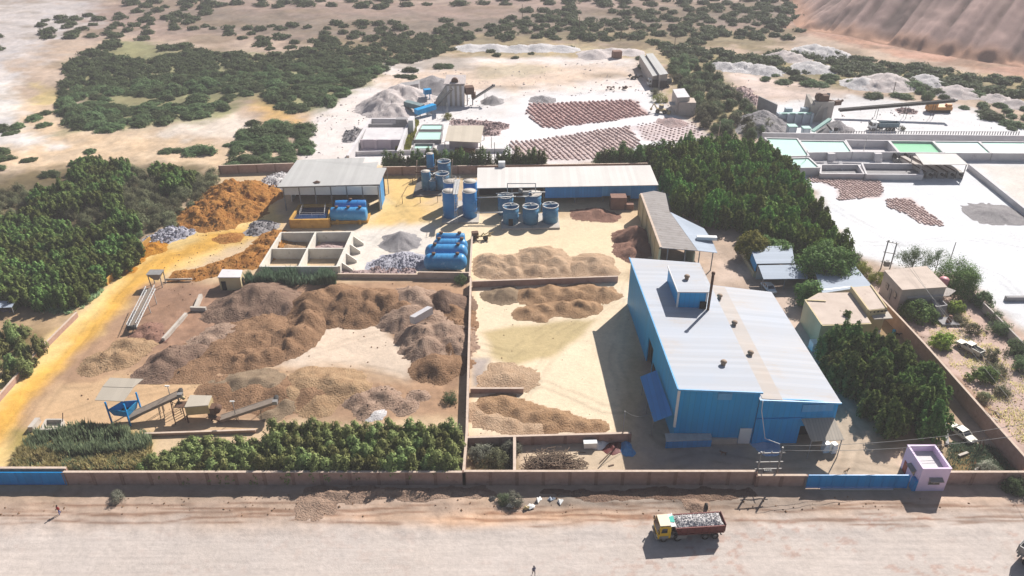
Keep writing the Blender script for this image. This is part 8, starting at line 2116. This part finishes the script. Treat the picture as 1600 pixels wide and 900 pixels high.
p = at(1130, 711); dog("brown dog in the shade in front of the blue hall", (p.x, p.y, .02), R(170), mat("brown fur", (.20, .12, .08), (.14, .085, .055), scale=4))
p = at(1410, 525); dog("black dog by the foot of the tall right wall in the office court", (p.x - 1.0, p.y, .02), R(-20), M_HAIR)

# ------------------------------------------------------------------ small things
def brush_pile():
    rn = random.Random(12); mb = MB()
    for i in range(900):
        px, py = rn.gauss(863, 22), rn.gauss(729, 7)
        if not (818 < px < 918 and 704 < py < 741): continue
        p = at(px, py); q = abs(px - 863) / 48; top = 1.9 * max(.1, 1 - q * q)
        z = rn.uniform(.05, top); a = rn.uniform(0, 6.28); l = rn.uniform(.6, 1.9); e = rn.uniform(-.3, .5)
        d = Vector((math.cos(a), math.sin(a), e)) * l * .5
        mb.bar(p + Vector((0, 0, z)) - d, p + Vector((0, 0, max(.1, z))) + d, rn.uniform(.04, .10))
    mb.single("brush_pile", M_WOOD, "big pile of dry cut branches behind the road wall", "branches")
brush_pile()
b = MB(); p = at(922, 702); b.box((p.x, p.y + .4, .7), (2.1, .9, 1.0), .05); b.box((p.x, p.y + .4, 1.25), (2.2, 1.0, .1), .05)
b.single("white_box", M_WHITE_P, "long white box standing at the right end of the branch pile", "box")
o = heap("bag_heap", "white sacks lying on the wall side of the junk corner", "sacks", M_WHITE_P, [(935, 690, .9, .9), (945, 691, .8, .9)], rs=601, rough=.25, res=.18, lump=.6)
o = heap("junk_heap", "small mixed junk heap with a white sack beside the blue tarp ball", "junk", M_MAROON, [(958, 696, .7, .8), (966, 694, .6, .8), (950, 698, .5, .8)], rs=603, rough=.35, res=.18, lump=.6)
o = heap("tarp_bundle", "blue crumpled tarp bundle at the corner of the hall yard", "tarpaulin", mat("blue tarp", (.05, .22, .48), (.10, .32, .58), rough=.5, scale=2.5, bump=.5), [(981, 693, 1.3, 1.3), (984, 696, .9, 1.2)], rs=605, rough=.3, res=.16, lump=.6)
MB().bar(at(937, 723, .15), at(962, 698, .15), .12).single("wooden_pole", M_WOOD, "long thin pole lying on the bare yard beside the junk corner", "pole")
MB().bar(at(951, 728, .1), at(959, 726, .1), .2, .12).single("wood_scrap", M_WOOD, "short piece of wood lying near the long thin pole", "wood")
for i, (px, py, c, lab) in enumerate([(797, 793, M_WHITE_P, "white plastic scrap at the left foot of the verge bush"), (822, 796, M_YELD, "yellowish carton at the foot of the verge bush"), (828, 794, M_WHITE_P, "white carton to the right of the yellowish one"), (840, 783, M_WHITE_P, "white sack beside the verge bush"), (861, 782, M_ROOFB, "pale blue sheet lying on the dark verge"), (874, 785, M_WHITE_P, "white rag on the dark verge"), (768, 781, M_BLACK, "dark bag with white top on the verge")]):
    p = at(px, py); m = MB(); rn = random.Random(i); m.rock((p.x, p.y, .25), .55, rn); m.rock((p.x + .3, p.y + .2, .2), .4, rn)
    m.single("litter", c, lab, "litter")
o = heap("earth_bank", "brown earth bank heaped against the road wall behind the hedge", "earth bank", M_GREYBR, poly=[(480, 766), (560, 764), (650, 765), (760, 766), (770, 774), (690, 777), (640, 784), (600, 778), (560, 786), (500, 788), (478, 778)], top=1.1, slope=.6, rs=610, rough=.45, res=.25, lump=1.8)
o = heap("earth_bank", "dark ash coloured low bank along the wall below the hall yard", "earth bank", M_DARK, poly=[(850, 767), (1000, 767), (1170, 768), (1180, 775), (1130, 779), (1060, 776), (1000, 779), (900, 776)], top=.7, slope=.5, rs=612, rough=.4, res=.25, lump=1.6)
o = heap("soil_tip", "small grey soil cone on the verge above the yellow truck", "soil", M_GREYBR, [(1088, 786, .9, .6)], rs=614, rough=.12, res=.2)
o = heap("soil_tip", "reddish patch of dumped soil on the left of the road verge", "soil", M_GREYBR, [(497, 783, .8, .3)], rs=616, rough=.2, res=.25)
t = MB(); p = at(1103, 795); t.lathe([(.28, -.14), (.5, -.14), (.5, .14), (.28, .14), (.28, -.14)], (p.x, p.y, .5), 16, 'x'); t.single("discarded_rubber_ring", M_BLACK, "old tyre standing on the verge behind the truck", "tyre")
r = thing("plank_stack", "broken grey planks and rails outside the tall right wall", "planks", tuple(at(1548, 655)))
rn = random.Random(9)
for i in range(10):
    a = at(1530 + rn.uniform(0, 28), 640 + rn.uniform(0, 26), rn.uniform(.1, .5)); d = Vector((rn.uniform(-1.4, 1.4), rn.uniform(-1.4, 1.4), rn.uniform(-.05, .35)))
    MB().bar(a, a + d, .3, .08).build("plank", M_WOOD if i % 3 else M_CONC, r)
MB().box((*at(1462, 582).xy, .45), (1.4, 1.0, .9), .5).single("rusty_bin", M_RUST, "rusty brown block beside the tall wall's outer side", "scrap")
MB().bar(at(1476, 648, .3), at(1480, 694, .3), .5, .3).single("concrete_kerb", M_CONCG, "short concrete kerb piece in the grass behind the lilac gatehouse", "kerb")
for i, (a, b) in enumerate((((1498, 712), (1512, 707)), ((1524, 735), (1540, 722)))):
    MB().bar(at(*a, .25), at(*b, .25), .4, .25).single("wood_scrap", M_CONC, ["pale slab lying in the grass behind the gatehouse", "pale beam leaning over the grass by the corner shrub"][i], "scrap")
# person sized barrels and goods in the office court
for i, (px, py, m, lab) in enumerate(((1366, 512, mat("red drum", (.35, .06, .05), rough=.5), "red drum in the shaded office court"), (1396, 521, M_BLUE, "blue drum by the court wall"), (1372, 522, M_WHITE_P, "white can on the office court floor"))):
    p = at(px, py); d = MB(); d.lathe([(0, 0), (.3, 0), (.31, .3), (.3, .32), (.31, .6), (.3, .88), (0, .88)], (p.x, p.y, 0), 14); d.single("drum", m, lab, "drum")

# ------------------------------------------------------------------ haze
def haze():
    mb = MB(); mb.prism([(-1500, -60), (1500, -60), (1500, 1500), (-1500, 1500)], -4, 96)
    m = bpy.data.materials.new("dusty air"); m.use_nodes = True; nt = m.node_tree
    nt.nodes.remove(nt.nodes["Principled BSDF"])
    v = nt.nodes.new("ShaderNodeVolumePrincipled"); v.inputs["Color"].default_value = (.86, .82, .84, 1); v.inputs["Density"].default_value = .0004; v.inputs["Anisotropy"].default_value = 0.0
    nt.links.new(v.outputs[0], nt.nodes["Material Output"].inputs["Volume"])
    tag(mb.build("haze", m), "thin dusty air over the whole site", "haze", None, "stuff")
haze()
